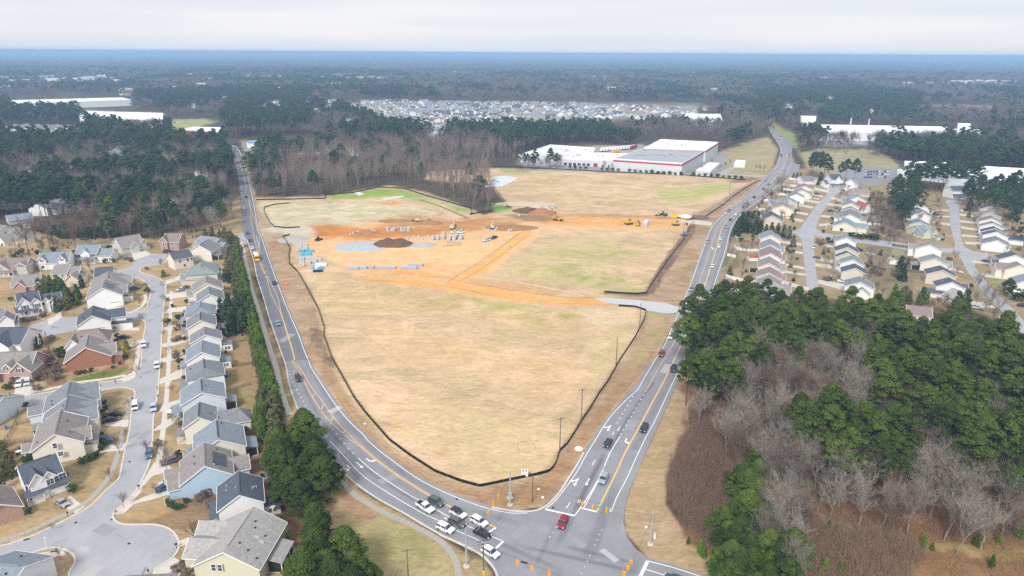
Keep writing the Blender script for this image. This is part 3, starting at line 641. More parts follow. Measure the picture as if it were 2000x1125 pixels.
# right road
line('edge_line',[(1496,240),(1508,262),(1523.5,285),(1525,302),(1515,330),(1501,341),(1474,371),(1448,392.5),(1422,411.5),(1392,442),(1372,490),(1352.5,545),(1328.5,604),(1311.8,641.6),(1296,676.7),(1276.7,708),(1254.6,745),(1244.7,762),(1222.5,781.6),(1196.5,809),(1177,836),(1161.4,862),(1147,885),(1125,925),(1103,955),(1085,978),(1066,994)],0.2, m_white, 'road_right')
line('edge_line',[(1545,318),(1530,350),(1495,381),(1450,416),(1428,446),(1416,491),(1402,534),(1372,626),(1354.7,663.7),(1336.5,702.7),(1315.7,744),(1281,818),(1263.8,850),(1247,884),(1225,932.5),(1203,975),(1195,997)],0.2, m_white, 'road_right')
line('centre_line',[(1538,300),(1528,330),(1500,362),(1466,392),(1434,418),(1412,442),(1398,490),(1382,540),(1358.6,610),(1343,645.5),(1326,683),(1311.8,713),(1296.7,744),(1268,797),(1248.6,833.6),(1221,884),(1202.5,925),(1166,999)],0.42, m_yel, 'road_right_near')
line('centre_line',[(1532,305),(1522,330),(1493,360),(1460,390),(1428,416),(1404,440),(1386,490),(1368,545),(1344,604),(1330,633.8),(1313,675.4),(1289.7,713),(1274.6,740),(1264,759.5)],0.2, m_yel, 'road_right')
line('lane_line',[(1210.9,852.5),(1191,885.6),(1180,912),(1162,948),(1136,990)],0.24, m_white, 'road_right_near')
line('lane_line',[(1181,911),(1168,940),(1141,991)],0.22, m_white, 'road_right_near')
line('hatch_line',[(1166,937),(1171,938)],0.25, m_white, 'crossroads'); line('hatch_line',[(1146,970),(1151,971)],0.25, m_white, 'crossroads')
line('lane_line',[(1135,990),(1122.5,1007.5)],0.25, m_white, 'crossroads')
line('stop_line',[(1136,992.5),(1166,1000)],0.55, m_white, 'crossroads'); line('stop_line',[(1065,995),(1122.5,1007.5)],0.55, m_white, 'crossroads')
for k in range(11):
    t = k / 10; a = 1261.6 + (1213.5 - 1261.6) * t; b = 763.4 + (848 - 763.4) * t; line('lane_dash',[(a + .5, b - .9),(a - .5, b + .9)],0.3, m_white, 'road_right_near', smooth=False)
for k in range(7):
    t = k / 6; a = 1236 + (1205.7 - 1236) * t; b = 775 + (825.8 - 775) * t; line('lane_dash',[(a + .5, b - .9),(a - .5, b + .9)],0.3, m_white, 'road_right_near', smooth=False)
for (a, b),(c, d) in (((1199,843),(1196,850)),((1162,899),(1157,908)),((1113,982),(1106,993))): line('lane_dash',[(a, b),(c, d)],0.2, m_white, 'crossroads', smooth=False)
for a, b in ((1096,1010),(1090.5,1020),(1084.5,1030),(1079,1040),(1073.5,1049),(1175,1036),(1171,1044.5),(1166.4,1054.4),(1162,1064.5),(1152,1085.3),(1147,1096.5),(1142,1107),(1136,1120)):
    line('guide_dot',[(a + .7, b - 1),(a - .7, b + 1)],0.3, m_worn, 'crossroads', smooth=False)
line('stop_line',[(1265,1096),(1251,1125),(1236,1156)],0.75, m_white, 'crossroads', smooth=False)
line('edge_line',[(1265,1096),(1312,1108),(1365,1125),(1450,1155)],0.25, m_white, 'crossroads')
line('lane_line',[(1262,1112.5),(1292.5,1122),(1360,1145)],0.22, m_white, 'crossroads')

def arrow(px, head_px, kinds, parent, s=1.0):
    """painted arrow: stem runs from px towards head_px; kinds of 's' 'l' 'r'"""
    x, y = G(*px); hx, hy = G(*head_px); a = math.atan2(hy - y, hx - x)
    mb = MB(); Z = 0.056
    def poly(p): mb.add([(q[0], q[1], Z + 0.001 * len(mb.f)) for q in p],[tuple(range(len(p)))])
    if 's' in kinds:
        poly([(-1.6,-.14),(0.9,-.14),(0.9,.14),(-1.6,.14)]); poly([(.9,-.5),(1.9,0),(.9,.5)])
    for k, g in (('l',1),('r',-1)):
        if k in kinds:
            q = [(-1.6,-.16),(0.1,-.16),(0.6,.25 * g),(0.35,.55 * g),(0,.16),(-1.6,.16)]
            if 's' in kinds: q = [(-.9,.1 * g),(-0.2,.3 * g),(0.3,.9 * g),(0.05,1.1 * g),(-.5,.5 * g),(-1.1,.35 * g)]
            poly(q if g > 0 else q[::-1])
            h = [(-.25,.7 * g),(.75,.25 * g + .1 * g),(.85,1.45 * g)] if 's' not in kinds else [(-.3,1.1 * g),(.5,.6 * g),(.5,1.7 * g)]
            poly(h if g > 0 else h[::-1])
    me = mb.mesh('lane_arrow', m_white)
    for p in me.polygons:
        if p.normal.z < 0: p.flip()
    link('lane_arrow', me, ROADS[parent],(x, y,0),(0,0, a),(1.15 * s,1.15 * s,1))
arrow((722,901),(745,921), 'l', 'road_left'); arrow((702,908),(722,926), 's', 'road_left'); arrow((683,914),(700,930), 'r', 'road_left')
arrow((878,1017),(895,1026), 's', 'road_left'); arrow((1190,836),(1182,850), 'sr', 'road_right_near'); arrow((1209,837),(1202,850), 's', 'road_right_near',.7)
arrow((1221,862),(1213,877), 'l', 'road_right_near'); arrow((1126,941),(1119,953), 'sr', 'crossroads'); arrow((1148,941),(1142,953), 's', 'crossroads',.9)
for p, h in (((1345,616),(1340,626)),((1346,624),(1350,614)),((1391,486),(1388,495)),((1393,484),(1396,474)),((1419,417),(1424,410)),((1368,556),(1364,566))): arrow(p, h, 'l', 'road_right')

# footpaths of single slabs
def path_slabs(px, w=1.5, m=None, name='footpath', step=1.6, lab=None):
    m = m or m_conc
    pts = resample(smoothline(GP(px),0.8), step)
    par = bpy.data.objects.new(name, None); COL.objects.link(par); tag(par, kind='structure')
    me = MB().box(-.5,.5,-.5,.5,0,1).mesh('slab', m)
    for (x0, y0),(x1, y1) in zip(pts, pts[1:]):
        link('slab', me, par,((x0 + x1) / 2,(y0 + y1) / 2,0.0),(0,0, math.atan2(y1 - y0, x1 - x0)),(math.hypot(x1 - x0, y1 - y0) - 0.06, w,0.05 + random.random() * 0.012))
def path(px, w=1.5, m=None, name='footpath', z=0.05):
    V, F = ribbon(smoothline(GP(px),2), w,0.0, z)
    tag(link(name, MB().add(V, F).mesh(name, m or m_conc)), kind='structure')
path_slabs([(655,926),(668,942),(690,965),(720,985),(760,1006),(800,1024),(842,1045),(870,1066),(888,1092),(895,1118),(897,1150)],1.6, m_conc_d)
path([(470,470),(476,492),(484,530),(492,566),(503,600),(515,640),(527,680),(540,720),(548,760),(558,790),(566,810)],1.8)
path_slabs([(269,958),(283,940),(303,918),(312,890),(316,860),(320,830),(323,800),(326,770),(328,740)],1.5)
path([(328,738),(330,700),(331,660),(333,620),(334,590),(335,570)],1.4)
path_slabs([(0,1058),(60,1036),(120,1008),(165,984),(195,955),(217,925),(228,895),(236,865),(241,840)],1.5, m_conc_d)
path([(242,836),(250,800),(253,775)],1.4, m_conc_d)
path([(240,745),(258,738),(264,722),(268,700),(272,672)],1.6); path([(0,792 - 18),(60,766),(110,757),(150,747),(200,741),(245,733)],1.5)
path([(228,1004),(238,992),(256,975),(272,958)],1.8)
path([(30,1099),(60,1088),(90,1082),(110,1080)],1.5); path([(252,612),(275,600),(284,586),(283,575)],1.3)
def slabpad(px, m=None, name='driveway'): tag(flat(name, GP(px),0.055, m or m_conc), kind='structure')
for p in ([(137,968),(165,990),(148,1004),(118,986)],[(230,998),(247,984),(304,962),(345,952),(346,962),(300,975),(262,985),(240,1005)],
          [(282,934),(300,905),(322,900),(336,915),(316,925),(298,930)],[(350,1056),(405,1038),(412,1050),(352,1068)],[(301,1112),(338,1088),(352,1095),(350,1140),(290,1140)],
          [(108,617),(92,624),(96,636),(121,620),(118,608)],[(206,598),(240,600),(236,612),(208,613)],[(30,755),(62,745),(66,768),(26,782)],
          [(318,790),(350,780),(352,792),(310,806)],[(302,838),(322,822),(345,812),(345,824),(322,838),(300,842)],[(310,742),(350,722),(362,725),(365,735),(330,745),(309,752)],
          [(315,700),(356,690),(364,696),(325,708),(313,706)],[(316,672),(365,660),(365,668),(330,678),(315,678)],[(318,640),(362,632),(362,640),(317,648)],[(320,604),(364,598),(364,608),(319,612)],
          [(323,575),(366,570),(366,580),(322,585)],[(323,548),(354,538),(356,545),(324,556)],[(256,494),(285,490),(296,497),(262,508)],[(230,742),(262,726),(268,732),(244,744)],
          [(100,1075),(120,1072),(130,1085),(110,1086)],[(222,640),(272,640),(272,646),(222,646)],[(258,668),(276,664),(276,676),(240,680)],[(255,885 - 20),(190,872),(188,885),(240,880)],[(252,820),(205,822),(205,832),(250,834)]):
    slabpad(p)
m_dr = mat('driveway_concrete',(0.56,0.52,0.45),.9,.1,.5)
for p in ([(1526,470),(1565,475),(1565,480),(1526,475)],[(1524,486),(1568,492),(1568,497),(1524,490)],[(1527,513),(1571,522),(1571,527),(1527,518)],[(1524,527),(1573,535),(1573,539),(1524,532)],[(1530,548),(1580,562),(1580,568),(1530,556)],
          [(1590,475),(1630,480),(1630,484),(1590,480)],[(1589,500),(1605,503),(1642,511),(1642,517),(1605,510),(1590,506)],[(1591,514),(1628,518),(1640,522),(1636,527),(1592,520)],[(1597,546),(1640,552),(1672,566),(1660,570),(1598,554)],
          [(1585,365),(1620,372),(1618,377),(1585,370)],[(1580,374),(1609,383),(1606,386),(1580,378)],[(1566,388),(1602,394),(1598,398),(1566,392)],[(1560,398),(1590,404),(1586,408),(1560,402)],[(1545,411),(1580,417),(1576,421),(1545,415)],[(1535,422),(1570,430),(1566,434),(1535,427)],
          [(1608,357),(1622,360),(1620,370),(1608,366)],[(1656,360),(1668,362),(1662,374),(1644,372)],[(1624,384),(1655,392),(1652,396),(1622,389)],[(1618,396),(1650,402),(1650,406),(1616,401)],[(1604,420),(1650,424),(1650,428),(1603,424)],[(1600,438),(1640,434),(1640,438),(1599,442)],
          [(1830,408),(1854,410),(1854,413),(1830,411)],[(1825,421),(1855,422),(1855,425),(1825,424)],[(1822,432),(1856,437),(1856,441),(1822,436)],[(1874,417),(1900,420),(1900,424),(1874,421)],[(1875,430),(1920,435),(1920,439),(1875,434)],[(1876,442),(1925,450),(1925,454),(1877,446)],[(1878,458),(1930,462),(1930,466),(1878,462)],[(1884,472),(1935,474),(1935,479),(1886,477)],
          [(1842,518),(1862,524),(1880,530),(1884,534),(1842,524)],[(1900,509),(1950,512),(1960,518),(1900,514)],[(1912,533),(1960,540),(1960,546),(1918,540)],[(1878,586),(1930,592),(1946,602),(1900,600)]):
    slabpad(p, m_dr)

# ------------------------------------------------------------------ trees: a few shapes of each kind, every tree its own object
m_bark = mat('bark',(0.15,0.115,0.09),0.95,0.15,2.0)
m_twig = mat('twigs_grey',(0.33,0.30,0.26),0.95,0.0)
def tone_mat(name, c1, c2): return foliage_mat(name, c1, c2,0.8)
m_pine = foliage_mat('pine_needles',(0.008,0.025,0.009),(0.115,0.165,0.028))
m_dpine = foliage_mat('dark_needles',(0.012,0.032,0.018),(0.068,0.112,0.042))
m_cyp = foliage_mat('cypress_green',(0.02,0.055,0.01),(0.13,0.215,0.025))
m_olive = foliage_mat('olive_leaves',(0.075,0.085,0.035),(0.17,0.17,0.07))
m_shrub = foliage_mat('shrub_leaves',(0.02,0.045,0.018),(0.06,0.105,0.03))
m_gold = foliage_mat('golden_leaves',(0.40,0.36,0.03),(0.65,0.55,0.06))
m_grey_tw = tone_mat('bare_twigs_grey',(0.11,0.095,0.08),(0.43,0.385,0.33))
m_brown_tw = tone_mat('bare_twigs_brown',(0.13,0.09,0.075),(0.30,0.215,0.18))
m_far_tw = tone_mat('bare_twigs_far',(0.075,0.058,0.056),(0.27,0.21,0.195))
m_red_tw = tone_mat('bare_twigs_red',(0.17,0.075,0.05),(0.35,0.16,0.10))

def tufts(centres, radii, per, size, r, flat_=0.85, up=0.3):
    """leaf-sized triangles on the outside of many small clumps"""
    V = []; T = []
    C = np.repeat(centres, per,0); R = np.repeat(radii, per)
    n = len(C)
    d = r.normal(size=(n,3)); d /= np.linalg.norm(d, axis=1)[:, None]; d[:,2] = np.abs(d[:,2]) * 0.9 + d[:,2] * 0.1 
    keep = r.random(n)
    rad = R * (0.6 + 0.45 * keep)
    p = C + d * rad[:, None] * np.array([1,1, flat_])
    nrm = d + r.normal(size=(n,3)) * 0.45 + np.array([0,0, up]); nrm /= np.linalg.norm(nrm, axis=1)[:, None]
    a = np.cross(nrm, r.normal(size=(n,3))); a /= np.linalg.norm(a, axis=1)[:, None]; b = np.cross(nrm, a)
    s = size * (0.6 + 0.8 * r.random(n))[:, None]
    v0 = p + a * s; v1 = p - a * s * 0.5 + b * s * 0.87; v2 = p - a * s * 0.5 - b * s * 0.87
    V = np.stack([v0, v1, v2],1).reshape(-1,3)
    tc = np.repeat(r.random(len(centres)), per) * 0.55 + 0.45 * r.random(n)
    T = np.repeat(tc,3)
    F = np.arange(3 * n).reshape(-1,3)
    return V, F, T

def tubes(segs, n=4):
    """segs: list of (p, q, r0, r1)"""
    V = []; F = []
    for p, q, r0, r1 in segs:
        p = np.array(p, float); q = np.array(q, float); d = q - p; L = np.linalg.norm(d)
        if L < 1e-5: continue
        d /= L; a = np.cross(d,[0.3,0.9,0.1]); a /= np.linalg.norm(a); b = np.cross(d, a); o = len(V)
        for c, r in ((p, r0),(q, r1)):
            for k in range(n):
                t = 2 * math.pi * k / n; V.append(c + a * math.cos(t) * r + b * math.sin(t) * r)
        for k in range(n):
            j = (k + 1) % n; F.append((o + k, o + j, o + n + j)); F.append((o + k, o + n + j, o + n + k))
    return np.array(V), np.array(F)

def pine_variant(seed, h=21.0, cr=4.2, base=0.45, npf=64, per=110, size=0.24):
    r = np.random.default_rng(seed)
    segs = []; lean = r.normal(size=2) * 0.25
    pts = [np.array([lean[0] * t * t, lean[1] * t * t, h * 0.97 * t]) for t in np.linspace(0,1,7)]
    for i in range(6): segs.append((pts[i], pts[i + 1],0.26 * (1 - i / 6.6),0.26 * (1 - (i + 1) / 6.6)))
    cen = []; rad = []
    for k in range(npf):
        t = r.random() ** 0.75
        z = h * (base + (1 - base) * t)
        prof = math.sin(math.pi * min(1,(0.22 + 0.80 * t))) ** 0.75
        rr = cr * prof * (0.30 + 0.75 * math.sqrt(r.random())); an = r.random() * 2 * math.pi
        rr *= 1 + 0.25 * math.sin(an * 2 + seed)
        c = np.array([rr * math.cos(an) + lean[0] * t, rr * math.sin(an) + lean[1] * t, z])
        cen.append(c); rad.append(0.85 + 0.75 * r.random())
        if k % 3 == 0:
            b = np.array([lean[0] * (z / h) ** 2, lean[1] * (z / h) ** 2, z - rr * 0.45]); segs.append((b, c,0.07,0.02))
    # dead stubs on the bare trunk
    for k in range(7):
        z = h * (0.2 + 0.3 * r.random()); an = r.random() * 6.28; L = 0.8 + r.random()
        segs.append(((0,0, z),(L * math.cos(an), L * math.sin(an), z + 0.2),0.04,0.015))
    V, F, T = tufts(np.array(cen), np.array(rad), per, size, r)
    return tubes(segs),(V, F, T)

def cone_variant(seed, h=10.0, cr=1.9, npf=70, per=60, size=0.2, power=0.8, base=0.02):
    r = np.random.default_rng(seed); cen = []; rad = []
    for k in range(npf):
        t = r.random() ** 1.2; z = h * (base + (0.96 - base) * t); rr = cr * (1 - t) ** power * (0.55 + 0.5 * r.random()); an = r.random() * 6.283
        cen.append((rr * math.cos(an), rr * math.sin(an), z)); rad.append(0.45 + 0.4 * r.random())
    for k in range(8): cen.append((0,0, h * (0.1 + 0.8 * k / 8))); rad.append(cr * 0.7 * (1 - k / 9))
    V, F, T = tufts(np.array(cen), np.array(rad), per, size, r,1.0,0.5)
    return tubes([((0,0,0),(0,0, h * 0.85),0.16,0.03)]),(V, F, T)

def round_variant(seed, h=3.0, cr=1.6, npf=26, per=50, size=0.16, z0=0.1):
    r = np.random.default_rng(seed); cen = []; rad = []
    for k in range(npf):
        d = r.normal(size=3); d /= np.linalg.norm(d); q = 0.8 * r.random() ** 0.33
        cen.append((d[0] * cr * q, d[1] * cr * q, h * (0.5 + 0.42 * d[2] * q))); rad.append(0.28 * cr + 0.1 * r.random())
    V, F, T = tufts(np.array(cen), np.array(rad), per, size, r,0.9,0.3)
    return tubes([((0,0,0),(0,0, h * 0.5),0.1,0.05)]),(V, F, T)

def bare_variant(seed, h=18.0, spread=0.36, twigs=2600, tw=0.05, tl=1.5, fork=0.28, nb=3, start_r=0.24, upright=0.75):
    r = np.random.default_rng(seed); segs = []; tips = []
    def grow(p, d, L, rad, lvl):
        n = 3; q = p
        for i in range(n):
            d2 = d + r.normal(size=3) * 0.09; d2[2] += 0.05 * upright; d2 /= np.linalg.norm(d2)
            q2 = q + d2 * L / n; segs.append((q, q2, rad * (1 - 0.22 * i), rad * (1 - 0.22 * (i + 1))))
            if lvl >= 1: tips.append((q2, d2, L))
            q, d = q2, d2
            if lvl < 4 and (i > 0 or lvl > 0):
                for _ in range(1 if lvl else nb - 1):
                    a = r.normal(size=3); a -= d * a.dot(d); a /= np.linalg.norm(a)
                    s = spread * (0.8 + 0.6 * r.random()); nd = d * (1 - s * .5) + a * s * 1.25; nd[2] += 0.22 * upright; nd /= np.linalg.norm(nd)
                    grow(q, nd, L * (0.60 + 0.16 * r.random()), max(0.018, rad * 0.48), lvl + 1)
        if lvl == 0:
            for _ in range(nb):
                a = r.normal(size=3); a -= d * a.dot(d); a /= np.linalg.norm(a); nd = d * .85 + a * spread * 1.2; nd[2] += .2; nd /= np.linalg.norm(nd)
                grow(q, nd, L * 0.75, rad * 0.5,1)
    grow(np.zeros(3), np.array([0,0,1.0]), h * (fork + 0.12), start_r,0)
    TV, TF = tubes([s for s in segs if s[2] > 0.03],4)
    if True:
        tV, tF = tubes([s for s in segs if s[2] <= 0.03],3)
        if len(tV): TF = np.concatenate([TF, tF + len(TV)]); TV = np.concatenate([TV, tV])
    P = np.array([t[0] for t in tips]); D = np.array([t[1] for t in tips])
    i = r.integers(0, len(P), twigs); p = P[i]; d = D[i] + r.normal(size=(twigs,3)) * 0.5; d[:,2] += 0.35 * upright; d /= np.linalg.norm(d, axis=1)[:, None]
    p = p + r.normal(size=(twigs,3)) * 0.25
    L = tl * (0.4 + 0.9 * r.random(twigs))[:, None]; a = np.cross(d, r.normal(size=(twigs,3))); a /= np.linalg.norm(a, axis=1)[:, None]
    V = np.stack([p - a * tw / 2, p + a * tw / 2, p + d * L],1).reshape(-1,3)
    zmax = max(V[:,2].max(), TV[:,2].max()); k = h / zmax
    return (TV * k, TF),(V * k, np.arange(3 * twigs).reshape(-1,3), np.repeat(r.random(twigs),3))

def kind_meshes(name, variants, m_crown, m_trunk):
    out = []
    for i,(tr, cr) in enumerate(variants):
        a = np_mesh('trunk', tr[0], tr[1], m_trunk); b = np_mesh(name + '_crown', cr[0], cr[1], m_crown, tone=cr[2]); out.append((a, b))
    return out
pines_v = [pine_variant(s,21,4.3 + 0.3 * (s % 3),0.42 + 0.05 * (s % 2)) for s in range(5)]
K_PINE = kind_meshes('pine', pines_v, m_pine, m_bark)
K_DPINE = kind_meshes('pine_dark', pines_v[:3], m_dpine, m_bark)
K_BIGPINE = kind_meshes('broad_pine',[pine_variant(60 + s,14,4.9,0.10,130,120,0.22) for s in range(3)], m_pine, m_bark)
K_CYP = kind_meshes('cypress',[cone_variant(20 + s,10,2.3,90,60,0.2) for s in range(3)], m_cyp, m_bark)
K_OLIVE = kind_meshes('olive',[cone_variant(25 + s,8,2.7,70,60,0.2,0.5) for s in range(2)], m_olive, m_bark)
K_CEDAR = kind_meshes('cedar',[cone_variant(30 + s,12,3.3,110,70,0.22,0.6) for s in range(2)], m_dpine, m_bark)
K_SHRUB = kind_meshes('shrub',[round_variant(40 + s) for s in range(2)], m_shrub, m_bark)
K_GOLD = kind_meshes('golden',[cone_variant(45,4,1.8,40,50,0.16,0.7)], m_gold, m_bark)
K_RSHRUB = kind_meshes('brown_shrub',[round_variant(47,2.4,1.7,24,40,0.15)], m_brown_tw, m_bark)
K_BARE = kind_meshes('bare',[bare_variant(70 + s,18,0.36,2300,0.05,1.5) for s in range(4)], m_grey_tw, m_twig)
K_BROWN = kind_meshes('bare_brown',[bare_variant(80 + s,18,0.30,2200,0.055,1.5) for s in range(3)], m_brown_tw, m_bark)
m_trunkm = mat('bark_mid',(0.27,0.215,0.18),.95,.1,1.0)
K_TALL = kind_meshes('bare_tall',[bare_variant(90 + s,22,0.22,1300,0.075,1.7,0.5,3,0.24) for s in range(3)], tone_mat('bare_twigs_tall',(0.10,0.072,0.062),(0.36,0.285,0.25)), m_trunkm)
K_YOUNG = kind_meshes('young',[bare_variant(100 + s,6,0.42,420,0.022,0.55,0.22,3,0.09,0.9) for s in range(3)], m_brown_tw, m_bark)

def plant(kind, x, y, s, label, group, name=None, cat='tree', sz=None, z=0.0):
    if name is None: name = KNAME[kind[0][1].name.split('_crown')[0]]
    tr, cr = random.choice(kind)
    o = thing(name, label, cat,(x, y, z), random.random() * 6.283, group); o.scale = (s, s,(sz or s))
    link('trunk', tr, o); link('crown', cr, o)
    return o

KNAME = dict(pine='pine_tree', pine_dark='pine_tree', broad_pine='pine_tree', cypress='cypress', olive='shrub_tree', cedar='cedar', shrub='shrub', golden='conifer', brown_shrub='shrub', bare='bare_tree', bare_brown='bare_tree', bare_tall='bare_tree', young='street_tree')
# regions of woodland, outlined in the photograph at the height of the crowns
F_PINE_TL = [(1338,712),(1336,640),(1368,568),(1392,556),(1480,566),(1560,560),(1600,572),(1668,574),(1712,600),(1722,640),(1700,660),(1655,640),(1600,650),(1545,664),(1510,690),(1440,705),(1410,742),(1372,742)]
F_COLUMN = [(1705,575),(1740,580),(1760,640),(1745,665),(1715,650)]
F_PINE_R = [(1762,618),(1870,618),(1940,628),(2010,655),(2200,700),(2300,1000),(2010,950),(1960,920),(1905,905),(1858,872),(1832,822),(1790,775),(1745,768),(1709,749),(1706,700),(1722,660),(1726,618)]
F_PINE_M = [(1549,792),(1580,768),(1660,765),(1700,802),(1740,798),(1800,822),(1814,880),(1780,895),(1700,880),(1640,872),(1590,852),(1555,832)]
F_PINE_L = [(1428,945),(1440,905),(1486,893),(1512,932),(1502,962),(1474,978),(1480,1010),(1530,1030),(1555,1070),(1552,1150),(1415,1150),(1402,1040),(1420,1000)]
F_BARE = [(1440,710),(1510,690),(1560,660),(1655,640),(1710,660),(1708,750),(1800,778),(1830,820),(1860,880),(1960,925),(2100,960),(2150,1010),(1990,1000),(1900,1000),(1820,985),(1700,960),(1610,940),(1590,1000),(1600,1060),(1560,1060),(1500,1010),(1506,950),(1490,890),(1440,880),(1425,800),(1410,745)]
W_LEFT = [(-200,262),(0,250),(30,262),(150,262),(180,250),(330,250),(400,262),(440,290),(452,330),(458,370),(450,420),(400,425),(300,430),(240,450),(120,430),(60,420),(0,400),(-300,420)]
W_MID = [(486,330),(540,310),(700,300),(830,296),(900,300),(960,300),(975,340),(945,352),(940,390),(920,395),(880,378),(800,350),(720,350),(640,368),(500,372),(480,350)]
CLEAR = [  # open ground, buildings and roads seen between trees far away (photo pixels on the ground)
    [(640,196),(750,192),(900,198),(1380,206),(1350,220),(1180,232),(1000,240),(900,250),(860,262),(830,256),(760,240),(700,226),(690,210)],
    [(20,188),(250,190),(264,196),(262,214),(60,222),(20,222)],[(10,244),(170,244),(175,278),(10,282)],[(335,246),(440,246),(442,284),(345,284)],[(475,270),(560,270),(560,298),(475,300)],[(1564,226),(1600,226),(1604,262),(1564,262)],[(100,180),(160,182),(160,190),(110,190)],
    [(148,212),(325,218),(330,236),(420,230),(432,238),(440,262),(340,262),(330,250),(190,254),(170,240)],
    [(10,244),(150,244),(165,264),(20,266)],
    [(438,278),(470,272),(550,270),(660,272),(660,300),(560,306),(515,300),(500,330),(486,345),(500,400),(465,440),(440,290)],
    [(1000,312),(1070,284),(1160,280),(1230,290),(1280,270),(1410,278),(1420,300),(1470,276),(1510,262),(1490,232),(1502,230),(1545,258),(1560,290),(1640,300),(1690,284),(1600,270),(1565,262),(1560,228),(1600,224),(1600,244),(1760,248),(1930,250),(1930,262),(1700,262),(1690,300),(1770,318),(2020,340),(2020,375),(1960,375),(1880,372),(1800,372),(1700,366),(1640,372),(1580,362),(1545,345),(1490,352),(1400,350),(1000,330)],
    [(1590,255),(1935,258),(1935,275),(1600,278)],[(1440,338),(1600,338),(1640,350),(1600,385),(1440,385)],[(640,196),(1390,200),(1380,228),(1200,262),(1120,262),(900,262),(860,266),(760,250),(690,222)],
    [(1330,228),(1415,232),(1415,250),(1330,246)],[(1815,204),(1945,206),(1935,224),(1820,220)],[(1518,220),(1560,220),(1560,236),(1520,234)],
    [(1560,420),(1400,560),(1400,700),(2300,700),(2300,390),(1880,378),(1840,384),(1760,372),(1640,362),(1560,345),(1480,380)],
    [(600,148),(680,149),(680,151),(600,151)],[(100,156),(260,156),(260,159),(100,159)],[(1850,163),(1990,161),(1990,166),(1850,168)],
    [(-300,445),(60,432),(150,444),(230,462),(300,449),(360,437),(436,430),(440,385),(475,385),(520,400),(560,386),(640,383),(760,360),(830,372),(950,420),(1000,408),(950,350),(832,352),(832,330),(1000,322),(1500,350),(1500,2000),(-600,2000)],
]
PINEY = [  # far stands that are mostly pine
    [(0,205),(110,200),(150,215),(155,240),(0,244)],[(265,186),(480,178),(620,180),(600,200),(440,205),(330,215),(270,200)],[(440,205),(600,198),(640,215),(600,260),(460,268),(430,240)],
    [(490,285),(540,280),(660,290),(650,310),(500,330)],[(870,262),(980,262),(1100,262),(1195,262),(1200,276),(1000,290),(930,286)],[(700,232),(860,240),(850,252),(700,246)],
    [(1460,185),(1600,176),(1700,178),(1800,190),(1790,235),(1700,230),(1640,215),(1500,210)],[(1480,205),(1520,215),(1540,250),(1500,230)],[(1685,300),(1800,296),(2100,318),(2100,350),(1760,322)],
    [(760,196),(860,190),(860,196),(780,199)],[(1050,212),(1130,208),(1130,224),(1060,226)]]
def jitter_grid(x0, x1, y0, y1, s, r):
    gx = np.arange(x0, x1, s); gy = np.arange(y0, y1, s)
    X, Y = np.meshgrid(gx, gy); X = X.ravel() + (r.random(X.size) - .5) * s * .9; Y = Y.ravel() + (r.random(Y.size) - .5) * s * .9
    return X, Y
WOOD = []  # (x, y, scale, kind) gathered first, then shared between single trees and the far mass
def fill(poly, s, kind, zc=14, sc=(0.8,1.15), prob=1.0, seed=0, mixk=None, mixp=0.0, excl=()):
    r = np.random.default_rng(seed + 500)
    P = GP(poly, zc); xs = [p[0] for p in P]; ys = [p[1] for p in P]
    X, Y = jitter_grid(min(xs), max(xs), min(ys), max(ys), s, r)
    px, py = PX(X, Y, zc); px = px + (fbm(X / 14, Y / 14,8) - .5) * 26; py = py + (fbm(X / 14, Y / 14,9) - .5) * 14; m = inpoly(px, py, poly) & (r.random(len(X)) < prob)
    for e in excl: m &= ~inpoly(px, py, e)
    out = []
    for x, y in zip(X[m], Y[m]):
        k = mixk if (mixk is not None and r.random() < mixp) else kind
        out.append((x, y, sc[0] + (sc[1] - sc[0]) * r.random(), k))
    return out
W = []
W += fill(F_PINE_TL,7.3, 'pine',17,(0.78,1.1),0.95,1, 'bare',0.10)
W += fill(F_PINE_R,7.5, 'pine',16,(0.75,1.14),0.93,2, 'bare',0.09)
W += fill(F_COLUMN,6, 'pine',15,(0.75,0.9),1,3)
W += fill(F_PINE_M,7.2, 'pine',16,(0.8,1.1),1.0,4)
W += fill(F_PINE_L,4.6, 'bigpine',6,(0.55,0.85),1.0,5)
W += fill(F_BARE,5.7, 'bare',12,(0.75,1.1),0.92,6, 'brown',0.25,(F_PINE_M, F_PINE_TL, F_PINE_R, F_PINE_L))
for i,(x, y, s, k) in enumerate(W):
    qx, qy = PX(x, y,15)
    wh = 'beside the right road' if qx < 1470 else 'in front of the house rows' if (qx < 1735 and qy < 720) else 'in the middle clump of the woodland' if qx < 1800 and qy > 720 else 'below the pink-roofed house' if qy < 700 else 'deep in the right-hand stand' if qy < 800 else 'along the near edge of the right-hand stand'
    wb = 'behind the dark thicket' if qx < 1560 else 'among the middle pines' if qy < 800 else 'over the brown scrub'
    if k == 'pine': plant(K_PINE, x, y, s, 'tall green pine ' + wh, 'pines of the woodland on the right')
    elif k == 'bigpine': plant(K_BIGPINE, x, y, s, 'bushy low green pine at the near corner of the right woodland', 'bushy pines at the woodland corner')
    elif k == 'bare': plant(K_BARE, x, y, s, 'bare grey deciduous tree ' + wb, 'bare trees of the woodland on the right', 'bare_tree')
    else: plant(K_BROWN, x, y, s, 'bare brown deciduous tree ' + wb, 'brown bare trees of the woodland on the right', 'bare_tree')
n_pine = sum(1 for w in W if w[3] == 'pine'); n_bare = sum(1 for w in W if w[3] in ('bare', 'brown'))

